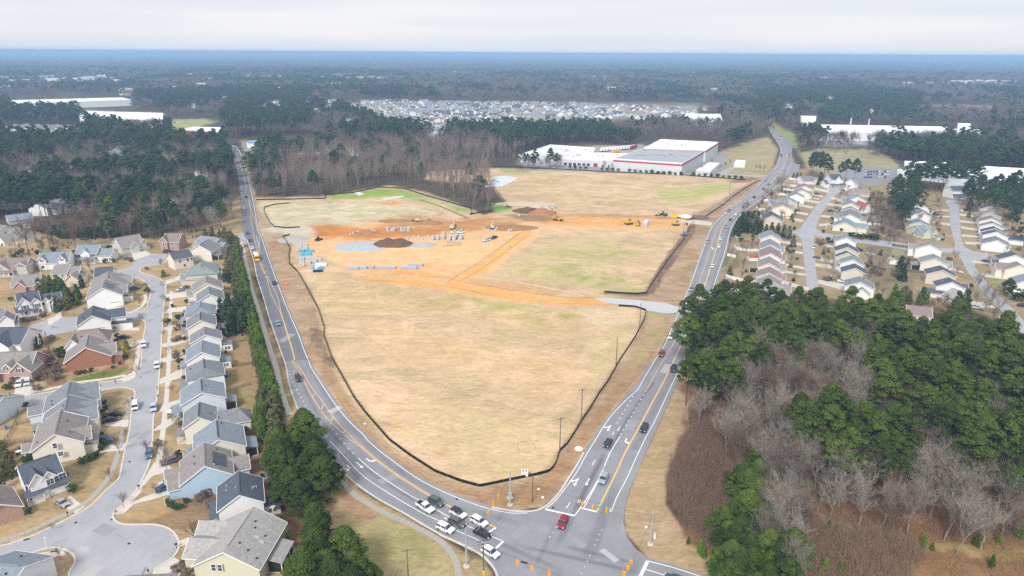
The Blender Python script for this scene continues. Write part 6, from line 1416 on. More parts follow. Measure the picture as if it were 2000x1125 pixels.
# ------------------------------------------------------------------ vehicles
m_paint = mat('car_paint',(1,1,1),.25,0, spec=.6, objcol=True)
m_cglass = mat('car_glass',(0.03,0.04,0.05),.08,0, spec=.7); m_tyre = mat('tyre',(0.02,0.02,0.02),.9,0); m_rim = mat('rim',(0.35,0.35,0.36),.4,0, metal=.6)
m_head = mat('headlight_glass',(0.8,0.8,0.8),.2,0, spec=.6); m_tail = mat('taillight_red',(0.5,0.02,0.02),.3,0); m_black = mat('black_plastic',(0.02,0.02,0.02),.6,0)
def profile_body(prof, hw, taper=0.0, bev=0.12):
    """closed side outline (x, z) extruded across with rounded-in shoulders"""
    mb = MB(); n = len(prof)
    zs = [p[1] for p in prof]; zt = max(zs)
    rings = []
    for y, k in ((-hw,1),(-hw + bev,0),(hw - bev,0),(hw,1)):
        cx = sum(p[0] for p in prof) / n; cz = sum(zs) / n
        rings.append([(x + (cx - x) * .03 * k, y * (1 - taper * max(0,(z - .9) / (zt - .9 + 1e-6))), z + (cz - z) * .06 * k) for x, z in prof])
    for r in rings: mb.v += r
    for j in range(3):
        for i in range(n): a = j * n + i; b = j * n + (i + 1) % n; mb.f.append((a, b, b + n, a + n))
    mb.f.append(tuple(range(n))[::-1]); mb.f.append(tuple(range(3 * n,4 * n)))
    return mb
CARS = {}
def car_meshes(kind):
    if kind in CARS: return CARS[kind]
    if kind == 'sedan':
        body = [(-2.3,.35),(2.25,.35),(2.35,.6),(2.2,.82),(1.1,.98),(-1.6,1.02),(-2.3,.98),(-2.38,.6)]; cab = [(1.15,.97),(.35,1.42),(-.95,1.44),(-1.75,1.0)]; W = .9; roof = [(.42,1.40),(.3,1.46),(-.9,1.48),(-1.05,1.42)]; wb = 1.4
    elif kind == 'suv':
        body = [(-2.35,.4),(2.25,.4),(2.4,.7),(2.25,1.0),(1.15,1.14),(-2.2,1.18),(-2.4,.8)]; cab = [(1.2,1.12),(.45,1.66),(-1.9,1.68),(-2.25,1.16)]; W = .95; roof = [(.5,1.64),(.4,1.74),(-1.85,1.74),(-2.0,1.66)]; wb = 1.45
    elif kind == 'van':
        body = [(-2.5,.4),(2.35,.4),(2.5,.8),(2.1,1.2),(-2.5,1.25)]; cab = [(2.0,1.18),(1.2,1.85),(-2.35,1.9),(-2.5,1.22)]; W = 1.0; roof = [(1.25,1.83),(1.1,1.95),(-2.35,1.97),(-2.45,1.88)]; wb = 1.6
    elif kind == 'pickup':
        body = [(-2.85,.5),(2.65,.5),(2.8,.85),(2.65,1.15),(1.2,1.22),(-.9,1.22),(-.95,1.2),(-2.85,1.2)]; cab = [(1.25,1.2),(.6,1.78),(-.8,1.8),(-1.0,1.2)]; W = 1.0; roof = [(.66,1.76),(.5,1.86),(-.75,1.88),(-.88,1.78)]; wb = 1.8
    b = profile_body(body, W).mesh('car_body', m_paint, False); g = profile_body(cab, W * .93,.16).mesh('car_windows', m_cglass); r = profile_body(roof, W * .8,0,.08).mesh('car_roof', m_paint)
    wh = MB().tube((0,-.11,0),(0,.11,0),.35,.35,12).mesh('tyre', m_tyre); rm = MB().tube((0,-.125,0),(0,.125,0),.2,.2,8).mesh('rim', m_rim)
    pil = MB()
    for xp in ((cab[0][0] + cab[1][0]) / 2 - .05,(cab[1][0] + cab[2][0]) / 2, ):
        for s in (-1,1): pil.box(xp - .05, xp + .05, s * W * .86 - .05, s * W * .86 + .05, cab[0][1] - .02, cab[1][1] + .02)
    CARS[kind] = (b, g, r, wh, rm, W, wb, body, pil.mesh('pillars', m_paint))
    return CARS[kind]
def vehicle(kind, px, head, col, label, black_roof=False, lights=False, z=.04, group=None, world=False):
    """head: photo pixel the vehicle faces"""
    x, y = px if world else G(*px); hx, hy = G(*head); a = math.atan2(hy - y, hx - x)
    b, g, r, wh, rm, W, wb, body, pil = car_meshes(kind)
    nm = {'sedan': 'parked_car', 'suv': 'suv', 'van': 'van', 'pickup': 'pickup_truck'}[kind]; nm = 'car' if kind == 'sedan' else nm
    o = thing(nm, label, {'sedan': 'car', 'suv': 'car', 'van': 'van', 'pickup': 'pickup truck'}[kind],(x, y, z), a, group)
    c = (*col,1)
    near = math.hypot(x, y) < 420
    for nmx, me in (('body', b),('windows', g),('roof', r)) + ((('pillars', pil),) if near else ()):
        q = link(nmx, me, o); q.color = c if not (black_roof and nmx == 'roof') else (.02,.02,.025,1)
    if kind == 'pickup': bpart('truck_bed', m_black, o,(-1.95,0,1.18),(1.6, W * 1.6,.09))
    if near:
        for sx in (-wb, wb - .05):
            for sy in (-1,1):
                w = link('wheel', wh, o,(sx, sy * (W - .08),.35)); link('rim', rm, w)
        for sy in (-1,1):
            bpart('headlight', m_head, o,(body[2][0] - .06, sy * W * .72,.78 if kind == 'sedan' else .92),(.16,.34,.16)); bpart('taillight', m_tail, o,(-abs(body[0][0]) - .02, sy * W * .78,.85 if kind == 'sedan' else 1.0),(.1,.26,.22))
            bpart('mirror', m_black, o,(body[4][0] - .5 if kind != 'pickup' else .75, sy * (W + .09),1.08 if kind == 'sedan' else 1.25),(.14,.2,.13))
        bpart('grille', m_black, o,(body[2][0] - .02,0,.6),(.1, W * 1.0,.22))
    return o
WH, SI, BK, NV, GY, RD, BL, TN = (.80,.80,.80),(.45,.46,.48),(.012,.014,.02),(.02,.05,.13),(.10,.11,.12),(.28,.01,.03),(.03,.09,.26),(.35,.3,.22)
GN_ = (.08,.11,.10)
V = vehicle
# waiting at the lights, nearest road
V('pickup',(831,995),(860,1014), WH, 'white pickup truck waiting last in the middle lane'); V('suv',(852,984),(880,1000), GN_, 'grey-green suv waiting last in the left turn lane')
V('suv',(895,1007),(925,1024), WH, 'white suv with a black roof in the left turn lane', True); V('suv',(893,1025),(925,1040), GY, 'dark grey suv second in the middle lane')
V('suv',(936,1023),(960,1036), WH, 'silver-white suv first in the left turn lane'); V('sedan',(942,1046),(970,1060), BK, 'black car stopped first in the middle lane')
V('suv',(870,1036),(905,1052),(.82,.82,.82), 'bright white suv in the outer right lane'); V('suv',(958,1083),(980,1096),(.75,.76,.78), 'white suv turning right at the corner')
V('suv',(1099,1025),(1090,1045), RD, 'dark red suv entering the crossroads'); V('suv',(1179,939),(1170,955),(.30,.36,.42), 'blue-grey suv queueing beside the striped median'); V('sedan',(1187,869),(1178,884),(.015,.03,.04), 'dark car in the through lane near the arrows'); V('suv',(1258,840),(1250,856), BK, 'black suv on the outer right lane heading away from the wood')
bpy.data.objects[-1] if False else None
V('suv',(583,742),(590,760), BK, 'black suv on the left road by the hatched median'); V('sedan',(543,634),(551,652),(.25,.30,.38), 'blue-grey car on the dark stretch of the left road'); V('sedan',(536,554),(528,536),(.06,.02,.05), 'dark maroon car beside the orange marker')
V('sedan',(493,486),(499,500), WH, 'white car ahead of the yellow bus'); V('sedan',(488.5,471),(494,484), NV, 'navy car entering from the side road'); V('suv',(483,457),(488,468),(.05,.10,.13), 'dark teal suv at the side road junction')
V('sedan',(477,409),(479,420),(.5,.5,.52), 'silver car on the left road below the woods'); V('suv',(480.5,386),(478,370),(.05,.02,.03), 'dark maroon suv on the left road'); V('sedan',(469.5,374),(471,384),(.12,.15,.2), 'slate car on the left road beside the pines'); V('sedan',(465,331),(466,340),(.7,.75,.78), 'pale car far up the left road'); V('suv',(463,317.5),(461,307),(.5,.04,.04), 'red suv far up the left road')
V('sedan',(458,295.5),(460,304),(.05,.05,.06), 'dark car near the top of the left road'); V('van',(456,287),(450,284), WH, 'white van where the left road vanishes')
# right road traffic
V('pickup',(1315,723),(1305,745), BK, 'black pickup truck on the right road by the pines'); V('suv',(1292,694),(1282,714),(.22,.01,.03), 'red suv on the right road above the widening'); V('sedan',(1310,660),(1303,675), WH, 'white car on the right road below the gravel entrance')
V('suv',(1338,593),(1333,606), WH, 'white suv passing the gravel entrance'); V('suv',(1368,604),(1374,590), WH, 'white suv half hidden by the roadside pines'); V('suv',(1350,567),(1345,580),(.16,.18,.22), 'grey suv above the gravel entrance')
V('sedan',(1391,522),(1387,534), WH, 'white car midway up the right road'); V('suv',(1404,483),(1407,471),(.6,.6,.62), 'silver suv next to the white fence'); V('sedan',(1407,468),(1410,456), WH, 'white car passing the cedar clump'); V('suv',(1382,474),(1378,486),(.25,.06,.06), 'dull red suv on the site side of the right road')
V('suv',(1416.5,444.5),(1420,434), BK, 'black suv level with the far site entrance'); V('sedan',(1426.5,430),(1433,421),(.02,.03,.05), 'dark car just above the far site entrance'); V('suv',(1423,413),(1416,420),(.08,.14,.2), 'blue-grey suv on the site side at the bend'); V('sedan',(1437,420.5),(1443,413), WH, 'white car in the outer lane at the bend')
V('sedan',(1459,398.5),(1466,392),(.05,.01,.02), 'dark red car behind the tall pole'); V('suv',(1473,386.5),(1480,380), BK, 'black suv on the right road beside the first houses'); V('suv',(1491,370.5),(1485,375),(.12,.13,.15), 'dark grey suv above the first houses'); V('sedan',(1501,361.5),(1495,366),(.1,.1,.11), 'dark car near the side lane'); V('sedan',(1494,353.5),(1488,358),(.35,.2,.22), 'dusty red car by the warehouse lane')
V('sedan',(1532,334),(1527,340),(.3,.32,.36), 'grey car at the upper junction'); V('sedan',(1514,349.5),(1508,355), WH, 'white car at the upper junction'); V('suv',(1536.5,320.5),(1534,326),(.07,.07,.08), 'black suv waiting above the junction'); V('suv',(1538.5,313.5),(1537,320),(.15,.18,.2), 'grey suv queueing above the junction'); V('sedan',(1541,302.5),(1539,308),(.6,.03,.05), 'bright red car queueing above the junction'); V('suv',(1559.5,320.5),(1552,322),(.04,.05,.08), 'dark suv coming out of the side lane'); V('sedan',(1526,305),(1528,298), BK, 'black car going up the far bend'); V('sedan',(1525,302),(1524,308), GY, 'dark grey car on the far bend') ; V('suv',(1530,282),(1532,288),(.2,.2,.22), 'grey suv far up the right road'); V('sedan',(1523.5,267),(1527,273),(.3,.05,.05), 'tiny red car far up the right road')
V('suv',(1318,1138),(1290,1128),(.02,.06,.11), 'dark blue suv cut by the bottom edge at the stop line')
# left neighbourhood
V('suv',(307,717),(307,735),(.7,.7,.72), 'silver suv parked on the street below the light yellow shrub'); V('suv',(281,676),(281,695), WH, 'white suv parked at the kerb by the yellow conifer'); V('van',(264.5,797),(263,812), WH, 'white van with an orange tail parked at the kerb'); V('suv',(300.5,800),(300,816),(.45,.52,.6), 'pale blue suv parked across from the white van')
V('pickup',(343,803),(331,810),(.8,.8,.8), 'white pickup truck on a driveway below the pale blue house'); V('pickup',(362,796),(345,799), BK, 'black pickup truck tucked beside the pale blue house'); V('suv',(292,890),(291,905),(.10,.16,.28), 'blue suv parked at the kerb by a bare tree'); V('suv',(331,905),(315,910),(.12,.09,.16), 'plum minivan on the driveway above the blue house'); V('suv',(322,957),(305,962),(.03,.07,.16), 'blue suv nearest the street beside the blue house'); V('suv',(330,946),(312,952),(.5,.55,.6), 'silver suv on the blue house driveway')
V('sedan',(122,986),(132,992),(.38,.38,.36), 'silver car on the driveway of the white garage house'); V('pickup',(204,863),(222,862),(.015,.04,.14), 'navy blue pickup truck on a driveway'); V('pickup',(221,814),(240,811),(.03,.04,.05), 'black pickup truck parked beside a sedan'); V('sedan',(217,823),(233,820),(.02,.03,.06), 'black sedan parked beside the pickup'); V('suv',(38,753),(32,765), WH, 'white suv in front of the brick garage'); V('sedan',(54,750),(50,762),(.6,.62,.66), 'silver car beside the white suv at the brick garage')
V('sedan',(242,661),(258,659),(.02,.03,.07), 'dark navy car on the driveway by the yellow conifer'); V('suv',(264,565),(275,563),(.1,.12,.16), 'grey car on the driveway of the solar panel house'); V('suv',(249,507),(261,505),(.18,.22,.26), 'grey suv parked at the top of the street'); V('sedan',(325,492),(332,490),(.25,.02,.05), 'crimson car outside the brick dormer house'); V('sedan',(333,494),(341,492),(.02,.03,.04), 'black car outside the brick dormer house')
V('sedan',(354,567),(343,570),(.55,.62,.68), 'pale blue car on a driveway by a round shrub'); V('suv',(255,549),(263,553),(.04,.05,.07), 'black suv beside the taupe-roofed garage'); V('sedan',(28,636),(36,640), NV, 'dark blue car on the far left driveway'); V('suv',(12,480),(22,479),(.1,.2,.22), 'teal suv under a tree at the left edge'); V('sedan',(212,484),(220,482),(.02,.02,.03), 'black car behind the navy gable house')
# right neighbourhood
for a, b, c, k, t in (((1621,546),(1605,548), WH, 'suv', 'white suv on the long driveway at the near end'),((1646,552),(1632,551),(.7,.72,.75), 'pickup', 'silver pickup truck in front of the near white house'),((1589.5,485),(1588,492),(.35,.38,.36), 'suv', 'grey-green suv parked on the street'),((1595,505),(1588,503),(.1,.11,.15), 'sedan', 'dark grey car at the foot of the curved driveway'),
      ((1622,474),(1632,473),(.04,.07,.07), 'suv', 'dark green suv by the corner house'),((1606,477),(1614,475),(.08,.04,.06), 'sedan', 'maroon car by the corner house'),((1675,489),(1666,487),(.02,.02,.03), 'pickup', 'black pickup truck in a back yard'),((1700,498),(1690,496),(.6,.62,.62), 'sedan', 'pale car under bare trees in a back yard'),
      ((1622,413),(1632,413), NV, 'sedan', 'navy car on the lawn driveway'),((1638,414),(1630,412), WH, 'van', 'white van by the second row'),((1632,427),(1641,428), WH, 'sedan', 'white car on the sandy lot'),((1628,438),(1637,438),(.03,.10,.14), 'sedan', 'teal car beside the cream ranch house'),((1596,380),(1604,381), BK, 'sedan', 'black car on a driveway near the top of the first row'),((1594,390),(1600,391), WH, 'sedan', 'white car on a driveway in the first row'),
      ((1654,361),(1659,362), WH, 'suv', 'white suv near the farmhouse'),((1640,375),(1646,376), WH, 'sedan', 'white car parked at the street end'),((1551,411),(1557,412), BK, 'suv', 'black suv beside the peach house'),((1920,471),(1932,472),(.6,.64,.66), 'pickup', 'silver pickup truck by the corner ranch house'),((1878,413),(1878,406), WH, 'sedan', 'white car on the far street'),((1926,512),(1937,514),(.03,.05,.08), 'sedan', 'dark car on the driveway at the right'),
      ((1944,514),(1952,515),(.75,.75,.75), 'suv', 'white suv in front of the large white house'),((1906,603),(1917,604),(.6,.62,.62), 'pickup', 'silver pickup truck by the dark conifers'),((1998,599),(2008,600),(.03,.05,.09), 'sedan', 'dark blue car at the right edge'),((1830,494),(1838,493), WH, 'sedan', 'white car behind the corner house'),((1822,418),(1830,418), WH, 'suv', 'white suv in the third row'),((1953,534),(1962,535),(.15,.12,.14), 'sedan', 'grey car by the plum-roofed house'),((1548,413),(1543,413),(.5,.5,.5), 'sedan', 'grey car behind the peach house')):
    V(k, a, b, c, t)
# car park rows by the factory and beside the maroon block
for i in range(60):
    a, b = [(1606 + (i % 20) * 3.9,273 + (i // 20) * 4.2)][0]
    if random.random() < .15: continue
    V('sedan',(a, b),(a + .3, b - 3), random.choice((WH, SI, GY, WH)), 'car in the long rows of the factory car park', group='cars in the factory car park')
for i in range(26):
    a, b = 1690 + (i % 9) * 5.4 + random.random(),336 + (i // 9) * 5.5
    V('sedan',(a, b),(a + .3, b - 3), random.choice((WH, SI, BL, BK)), 'car parked beside the maroon brick block', group='cars beside the maroon block')

def school_bus():
    x, y = G(501,507); hx, hy = G(507,522); a = math.atan2(hy - y, hx - x)
    o = thing('school_bus', 'yellow school bus driving down the left road', 'bus',(x, y,.04), a); my = mat('bus_yellow',(0.72,0.42,0.04),.4,.03)
    link('body', profile_body([(-5.6,.5),(4.2,.5),(4.3,3.0),(4.0,3.2),(-5.4,3.2),(-5.6,3.0)],1.22).mesh('bus_body', my), o); link('bonnet', profile_body([(4.2,.5),(5.7,.5),(5.75,1.1),(5.5,1.5),(4.2,1.65)],1.05).mesh('bonnet', my), o)
    bpart('windscreen', m_cglass, o,(4.33,0,2.3),(.1,2.0,.9)); bpart('roof_patch', WHITE, o,(-.6,0,3.2),(7,1.6,.06))
    for s in (-1,1):
        for k in range(9): bpart('window', m_cglass, o,(-4.9 + k * 1.0, s * 1.215,2.35),(.8,.06,.6))
        bpart('rub_rail', m_black, o,(-.7, s * 1.235,1.55),(9.6,.05,.1))
        for sx in (-3.4,4.0):
            w = link('wheel', car_meshes('sedan')[3], o,(sx, s * 1.05,.5), None,(1.4,1.6,1.4))
school_bus()
def semi_trailer(px, head, col, label):
    x, y = G(*px); hx, hy = G(*head); o = thing('trailer', label, 'trailer',(x, y,0), math.atan2(hy - y, hx - x)); m = mat('trailer_%d' % int(col[0] * 99 + col[1] * 9), col,.5,.03)
    bpart('box', m, o,(0,0,2.6),(14,2.5,2.8)); bpart('chassis', m_black, o,(0,0,1.0),(13,1.2,.3))
    for sx in (-5.5,-4.3): 
        for s in (-1,1): link('wheel', car_meshes('sedan')[3], o,(sx, s * 1.0,.5), None,(1.4,1.6,1.4))
for i in range(12):
    a = 1176 + i * 5.5; semi_trailer((a,295.5 - i * .5),(a + 9,289 - i * .5),(.78,.78,.78), 'white box trailer in the row at the warehouse docks')
    bpy.context.scene.collection.objects[-1] if False else None
for o in [q for q in bpy.data.objects if q.get('label', '').startswith('white box trailer in')]: o['group'] = 'trailers at the warehouse docks'
semi_trailer((1203,299),(1220,297),(.75,.5,.02), 'yellow trailer beside the striped warehouse'); semi_trailer((1237,291),(1246,289),(.35,.02,.06), 'dark red trailer behind the striped warehouse')

# ------------------------------------------------------------------ hedges, yard trees and shrubs
def along(px, step): return resample(GP(px), step)
for i,(x, y) in enumerate(along([(466,508),(478,552),(490,600),(502,645),(513,690),(524,735),(537,775),(548,805)],2.5)):
    ol = y > 335
    plant(K_OLIVE if (ol and i % 3) else K_CYP, x - random.random() * 1.5, y, random.uniform(.78,1.02), 'green cypress in the tall hedge beside the left road', 'cypress hedge along the left road', 'cypress')
    if i % 2 == 0: plant(K_OLIVE if ol or i % 4 == 0 else K_CYP, x - 3.2, y + 1, random.uniform(.6,.85), 'smaller cypress on the yard side of the hedge', 'yard side cypresses of the hedge', 'cypress')
for a, b in ((446,478),(454,484),(458,494),(452,470),(460,502),(440,470),(430,468),(464,486),(456,476),(448,500),(455,512),(446,530),(460,520),(462,540),(455,550),(470,560),(415,466),(402,464),(466,500),(470,520),(468,535),(472,548),(476,565),(440,485),(462,560),(468,575),(450,538)):
    x, y = G(a, b); plant(K_OLIVE, x, y, random.uniform(.7,1.1), 'olive-brown shrub tree at the top end of the hedge', 'olive shrub trees by the side road')
for a, b, s in ((434,622,.8),(446,636,.95),(458,648,.95),(466,630,1.0),(474,612,.9),(448,612,.8),(462,596,.7),(476,650,.9),(452,655,.8)):
    x, y = G(a, b); plant(K_CEDAR, x, y, s, 'dark cedar in the clump behind the row of houses', 'dark cedar clump', 'cedar')
for a, b, s in ((432,545,.5),(440,550,.55),(450,552,.5),(460,556,.55),(350,429,.55),(323,434,.6),(362,545,.3),(318,470,.4),(161,562,.55),(155,580,.45),(148,588,.4)):
    x, y = G(a, b); plant(K_CEDAR, x, y, s, 'small dark conifer standing between the houses', 'small dark conifers in the yards', 'conifer')
for (x, y, s, k) in fill([(545,850),(585,815),(612,850),(620,900),(640,990),(662,1040),(708,1078),(718,1150),(520,1160),(540,1112),(600,1070),(590,1000),(556,930),(530,880)],5.0, 'p',8,(.72,1.02),1,41):
    hx, hy = PX(x, y,0)
    if hx < 556 and hy > 985 and hy < 1105: continue
    plant(K_BIGPINE, x, y, s, 'broad green pine between the tan house and the left road', 'broad pines beside the left road')
for (x, y, s, k) in fill([(490,760),(545,780),(556,850),(560,910),(540,930),(510,880),(495,820)],3.0, 'p',4,(.6,1.0),1,42):
    plant(random.choice((K_OLIVE, K_OLIVE, K_CYP)), x, y, s, 'olive and brown scrub tree between hedge and broad pines', 'scrub between hedge and pines')
for (x, y, s, k) in fill([(75,560),(110,548),(150,560),(152,590),(110,596),(78,590)],3.6, 'p',3,(.6,.85),.9,43): plant(K_OLIVE if random.random() < .5 else K_CYP, x, y, s, 'dense green shrub tree behind the twin-gabled white house', 'green shrub trees behind the twin-gabled house')
for (x, y, s, k) in fill([(0,510),(60,498),(120,486),(190,468),(205,455),(180,448),(60,478),(0,492)],5, 'p',2,(.3,.5),.9,44): plant(random.choice((K_BROWN, K_BROWN, K_SHRUB)), x, y, s * 1.0 if random.random() < .7 else 1.3, 'shrub or small bare tree in the belt behind the upper houses', 'planting belt behind the upper houses')
for (x, y, s, k) in fill([(60,445),(110,438),(180,448),(240,455),(240,462),(150,462),(80,455)],4, 'p',2,(1.2,2.0),.8,45): plant(K_SHRUB, x, y, s, 'dark green bush at the edge of the left woods', 'bushes at the edge of the left woods', 'shrub', 'shrub')
def shrubs(lst, kind, label, group, s=1.0, name='shrub', cat='shrub'):
    for q in lst:
        a, b = q[:2]; x, y = G(a, b); plant(kind, x, y, s * (q[2] if len(q) > 2 else 1), label, group, name, cat)
shrubs([(335,992),(343,996),(352,995),(364,983),(329,985)], K_SHRUB, 'round clipped green shrub along the light blue house wall', 'shrubs by the light blue house',.65)
shrubs([(161,906),(171,903),(180,899),(189,893),(199,880),(206,872)], K_SHRUB, 'dark rounded shrub beside the porch of the cream house', 'shrubs by the cream house porch',.8)
shrubs([(143,962)], K_SHRUB, 'large round olive bush beside the white double garage', None,.95); shrubs([(57,1004)], K_SHRUB, 'small green bush in front of the white porch', None,.6)
shrubs([(150,733),(158,731),(166,730),(178,727)], K_SHRUB, 'dark shrub against the red brick wall', 'shrubs along the brick wall',.65)
shrubs([(112,692),(120,690),(128,692),(136,694),(142,690),(116,700),(130,700)], K_SHRUB, 'dense green shrub behind the red brick house', 'dense shrubs behind the brick house',1.0)
shrubs([(241,694)], K_GOLD, 'bright yellow conifer in the front garden by the kerb', None,1.15, 'conifer', 'conifer'); shrubs([(238,700),(247,700)], K_SHRUB, 'green groundcover bush under the yellow conifer', 'bushes under the yellow conifer',.6)
shrubs([(234,712),(221,720)], K_SHRUB, 'small green shrub on the mulch by the brick porch', 'shrubs by the brick porch',.5); shrubs([(198,852),(200,808),(207,800),(198,792),(197,785),(205,790)], K_SHRUB, 'round green shrub in front of the grey gabled houses', 'shrubs in front of the grey gables',.62)
shrubs([(75,745),(12,762),(20,760)], K_SHRUB, 'green shrub next to the brick garage', 'shrubs by the brick garage',.8); shrubs([(36,800),(46,798),(50,796)], K_SHRUB, 'green and red shrub at the back corner by the side street', 'corner shrubs by the side street',.8)
shrubs([(364,592),(363,612),(362,632),(362,640),(360,665),(361,690),(352,722),(362,742),(360,756),(362,770),(356,832),(350,890),(345,895)], K_SHRUB, 'dark foundation shrub at a front wall of the house row', 'front shrubs of the house row',.72)
shrubs([(347,622),(343,646),(350,640),(340,668),(346,666),(350,663),(341,700),(346,697)], K_RSHRUB, 'dark plum shrub island on a front lawn of the row', 'plum shrubs on the front lawns',.8)
shrubs([(226,672),(228,660),(225,645),(222,580),(223,590)], K_SHRUB, 'dark upright shrub at a house front across the street', 'upright shrubs across the street',.8); shrubs([(30,625),(45,628),(55,628),(66,626),(82,620),(86,618)], K_RSHRUB, 'brown and green shrub before the twin-gabled house', 'shrubs before the twin-gabled house',.9)
shrubs([(275,465),(282,464.5),(290,463.5),(359,455),(366,454),(373,453.5),(385,452),(391,451),(397,450.5)], K_SHRUB, 'small round bush in the spaced row on the tan bank', 'spaced bushes on the tan bank',.5)
shrubs([(75,680),(80,672),(76,664)], K_CYP, 'dark green leafy tree at the corner of the side street', 'leafy trees at the side street corner',.5, 'shrub_tree', 'tree')
shrubs([(5,905),(18,910),(10,935),(25,930),(0,960),(8,890)], K_OLIVE, 'overgrown green shrub tree at the left edge', 'overgrown shrubs at the left edge',.62, 'shrub_tree', 'tree'); shrubs([(60,900),(52,905),(66,896)], K_SHRUB, 'green bush behind the cream house', 'bushes behind the cream house',.9)
shrubs([(565,1062)], K_CYP, 'slim dark evergreen by the back corner of the tan house', None,.42, 'cypress', 'tree'); shrubs([(506,1118),(512,1122)], K_CYP, 'slim evergreen below the screened porch', 'slim evergreens below the porch',.3, 'cypress', 'tree')
shrubs([(403,1125)], K_SHRUB, 'round green bush at the foot of the tan gable wall', None,.7); shrubs([(365,1110),(378,1104),(392,1100),(372,1120),(350,1118)], K_RSHRUB, 'leafless brown bush by the tan house driveway', 'leafless bushes by the tan house drive',1.0)
shrubs([(380,965),(392,980),(404,968),(410,990)], K_RSHRUB, 'dark reddish bush in the bed between two houses', 'reddish bushes between the houses',1.1)
shrubs([(100,710),(106,718),(112,728),(98,735),(108,742),(86,700),(92,715)], K_RSHRUB, 'leafless brown shrub left of the brick house', 'leafless shrubs left of the brick house',1.3)
shrubs([(84,745),(95,690)], K_BROWN, 'brown bare tree between the two brick houses', 'bare trees between the brick houses',.42, 'bare_tree', 'tree')
YT = [(234,886,1.15),(380,1060,1.3),(241,990,.85),(118,1092,.7),(290,888,1.0),(216,940,.8),(265,712,.9),(268,686,1.0),(322,640,.85),(322,618,.9),(321,590,.85),(318,566,.8),(288,566,.75),(279,632,1.0),(312,524,1.1),(330,548,.8),(345,645,.9),(336,772,.8),(330,690,.7),(203,741,.6),(274,600,.9),(252,795,.6),(246,860,.8),(318,660,.8),(347,700,.8),(268,735,.9),(305,960,.5),(105,1035,.45),(30,480,1),(232,812,.7),(350,845,.9),(338,826,.7)]
for a, b, s in YT:
    x, y = G(a, b); plant(K_YOUNG, x, y, s, 'small bare street tree in the left neighbourhood', 'bare street trees of the left neighbourhood', 'street_tree')
# right-hand neighbourhood
shrubs([(1437,461,.75),(1446,452,.8),(1456,455,.75),(1466,450,.85),(1474,456,.8),(1484,458,.7),(1458,444,.8),(1470,442,.8),(1448,444,.8),(1495,460,.55),(1506,458,.6),(1518,460,.6),(1530,463,.6),(1540,466,.6),(1440,456,.8),(1452,448,.8),(1462,444,.8),(1478,444,.8)], K_CEDAR, 'dark cedar in the clump by the right road', 'cedar clump by the right road',1.15, 'cedar', 'tree')
shrubs([(1548,482)], K_CEDAR, 'dark evergreen at the corner of the side street', None,.6, 'cedar', 'tree'); shrubs([(1601,362)], K_CEDAR, 'large dark evergreen beside the white farmhouse', None,1.0, 'cedar', 'tree'); shrubs([(1549,349,.5),(1556,349,.5),(1563,349,.5)], K_CEDAR, 'dark evergreen left of the white ranch house', 'evergreens by the white ranch',1, 'cedar', 'tree')
shrubs([(1601,480)], K_RSHRUB, 'round plum-coloured shrub at the street corner', None,2.0); shrubs([(1660,465,1.2),(1668,466,1.2),(1676,467),(1682,468,1.2),(1690,467),(1698,468,1.2),(1706,470,1.3),(1712,470,1.3)], K_SHRUB, 'dark hedge bush along the cross street', 'hedge along the cross street',1.3)
shrubs([(1643,452),(1649,452),(1657,453),(1630,446),(1608,455)], K_SHRUB, 'clipped bush at the cream ranch house', 'bushes at the cream ranch house',.9); shrubs([(1755,540,.95),(1762,548,.8)], K_CEDAR, 'tall dark conifer behind the wooden fence', 'tall conifers behind the wooden fence',1.0, 'cedar', 'tree')
for (x, y, s, k) in fill([(1765,556),(1815,560),(1830,576),(1800,584),(1770,578),(1742,600),(1740,570)],5, 'p',5,(.6,.95),.9,51): plant(K_CYP if random.random() < .5 else K_OLIVE, x, y, s, 'green cypress in the row behind the pool house', 'cypresses behind the pool house', 'cypress')
shrubs([(1865,612,1.0),(1882,610,1.05),(1874,606,.7)], K_CEDAR, 'dark conifer in front of the tan-roofed house', 'dark conifers by the tan-roofed house',.9, 'cedar', 'tree')
shrubs([(1966,578)], K_BIGPINE, 'round-crowned pine on the lawn at the right', None,.62, 'pine_tree', 'tree'); shrubs([(1972,584,1),(1978,586),(1950,525),(1960,524),(1995,590,2)], K_SHRUB, 'dark shrub beside the street on the right', 'shrubs on the right street',1.2); shrubs([(1892,412,.95)], K_CEDAR, 'dark conifer beside the far street', None,.95, 'cedar', 'tree')
shrubs([(1790,452,.35)], K_BIGPINE, 'small umbrella-shaped pine in front of the pale green house', None,1, 'pine_tree', 'tree'); shrubs([(1826,424),(1770,420,2),(1776,424,2),(1772,440)], K_SHRUB, 'dark round shrub by the third row', 'dark shrubs by the third row',1.4)
shrubs([(1863,515,1.1),(1868,545,.9),(1908,438,1.25),(1915,445,.8),(1855,548,.6),(1690,500,.9),(1700,505,.9),(1735,502,.7),(1545,520,.85),(1553,552,.6),(1625,552,.9),(1632,548,.8),(1695,560,1.15),(1608,492,.5),(1572,405,.5),(1636,415,.6),(1532,425,.5),(1540,370,.7),(1545,376,.6)], K_BARE, 'bare yard tree in the right neighbourhood', 'bare yard trees on the right',.52, 'yard_tree', 'tree')
for (x, y, s, k) in fill([(1900,575),(1915,550),(1940,590),(1975,630),(1960,640),(1920,610)],6, 'p',5,(.5,.8),.9,53): plant(K_BARE, x, y, s, 'grey bare tree overhanging the far street', 'bare trees overhanging the far street', 'bare_tree')
for (x, y, s, k) in fill([(1690,385),(1765,385),(1780,420),(1760,470),(1715,470),(1700,440)],6.5, 'p',4,(.4,.7),.85,54): plant(K_BROWN, x, y, s, 'brown bare tree in the strip between two house rows', 'bare trees between the house rows', 'bare_tree')
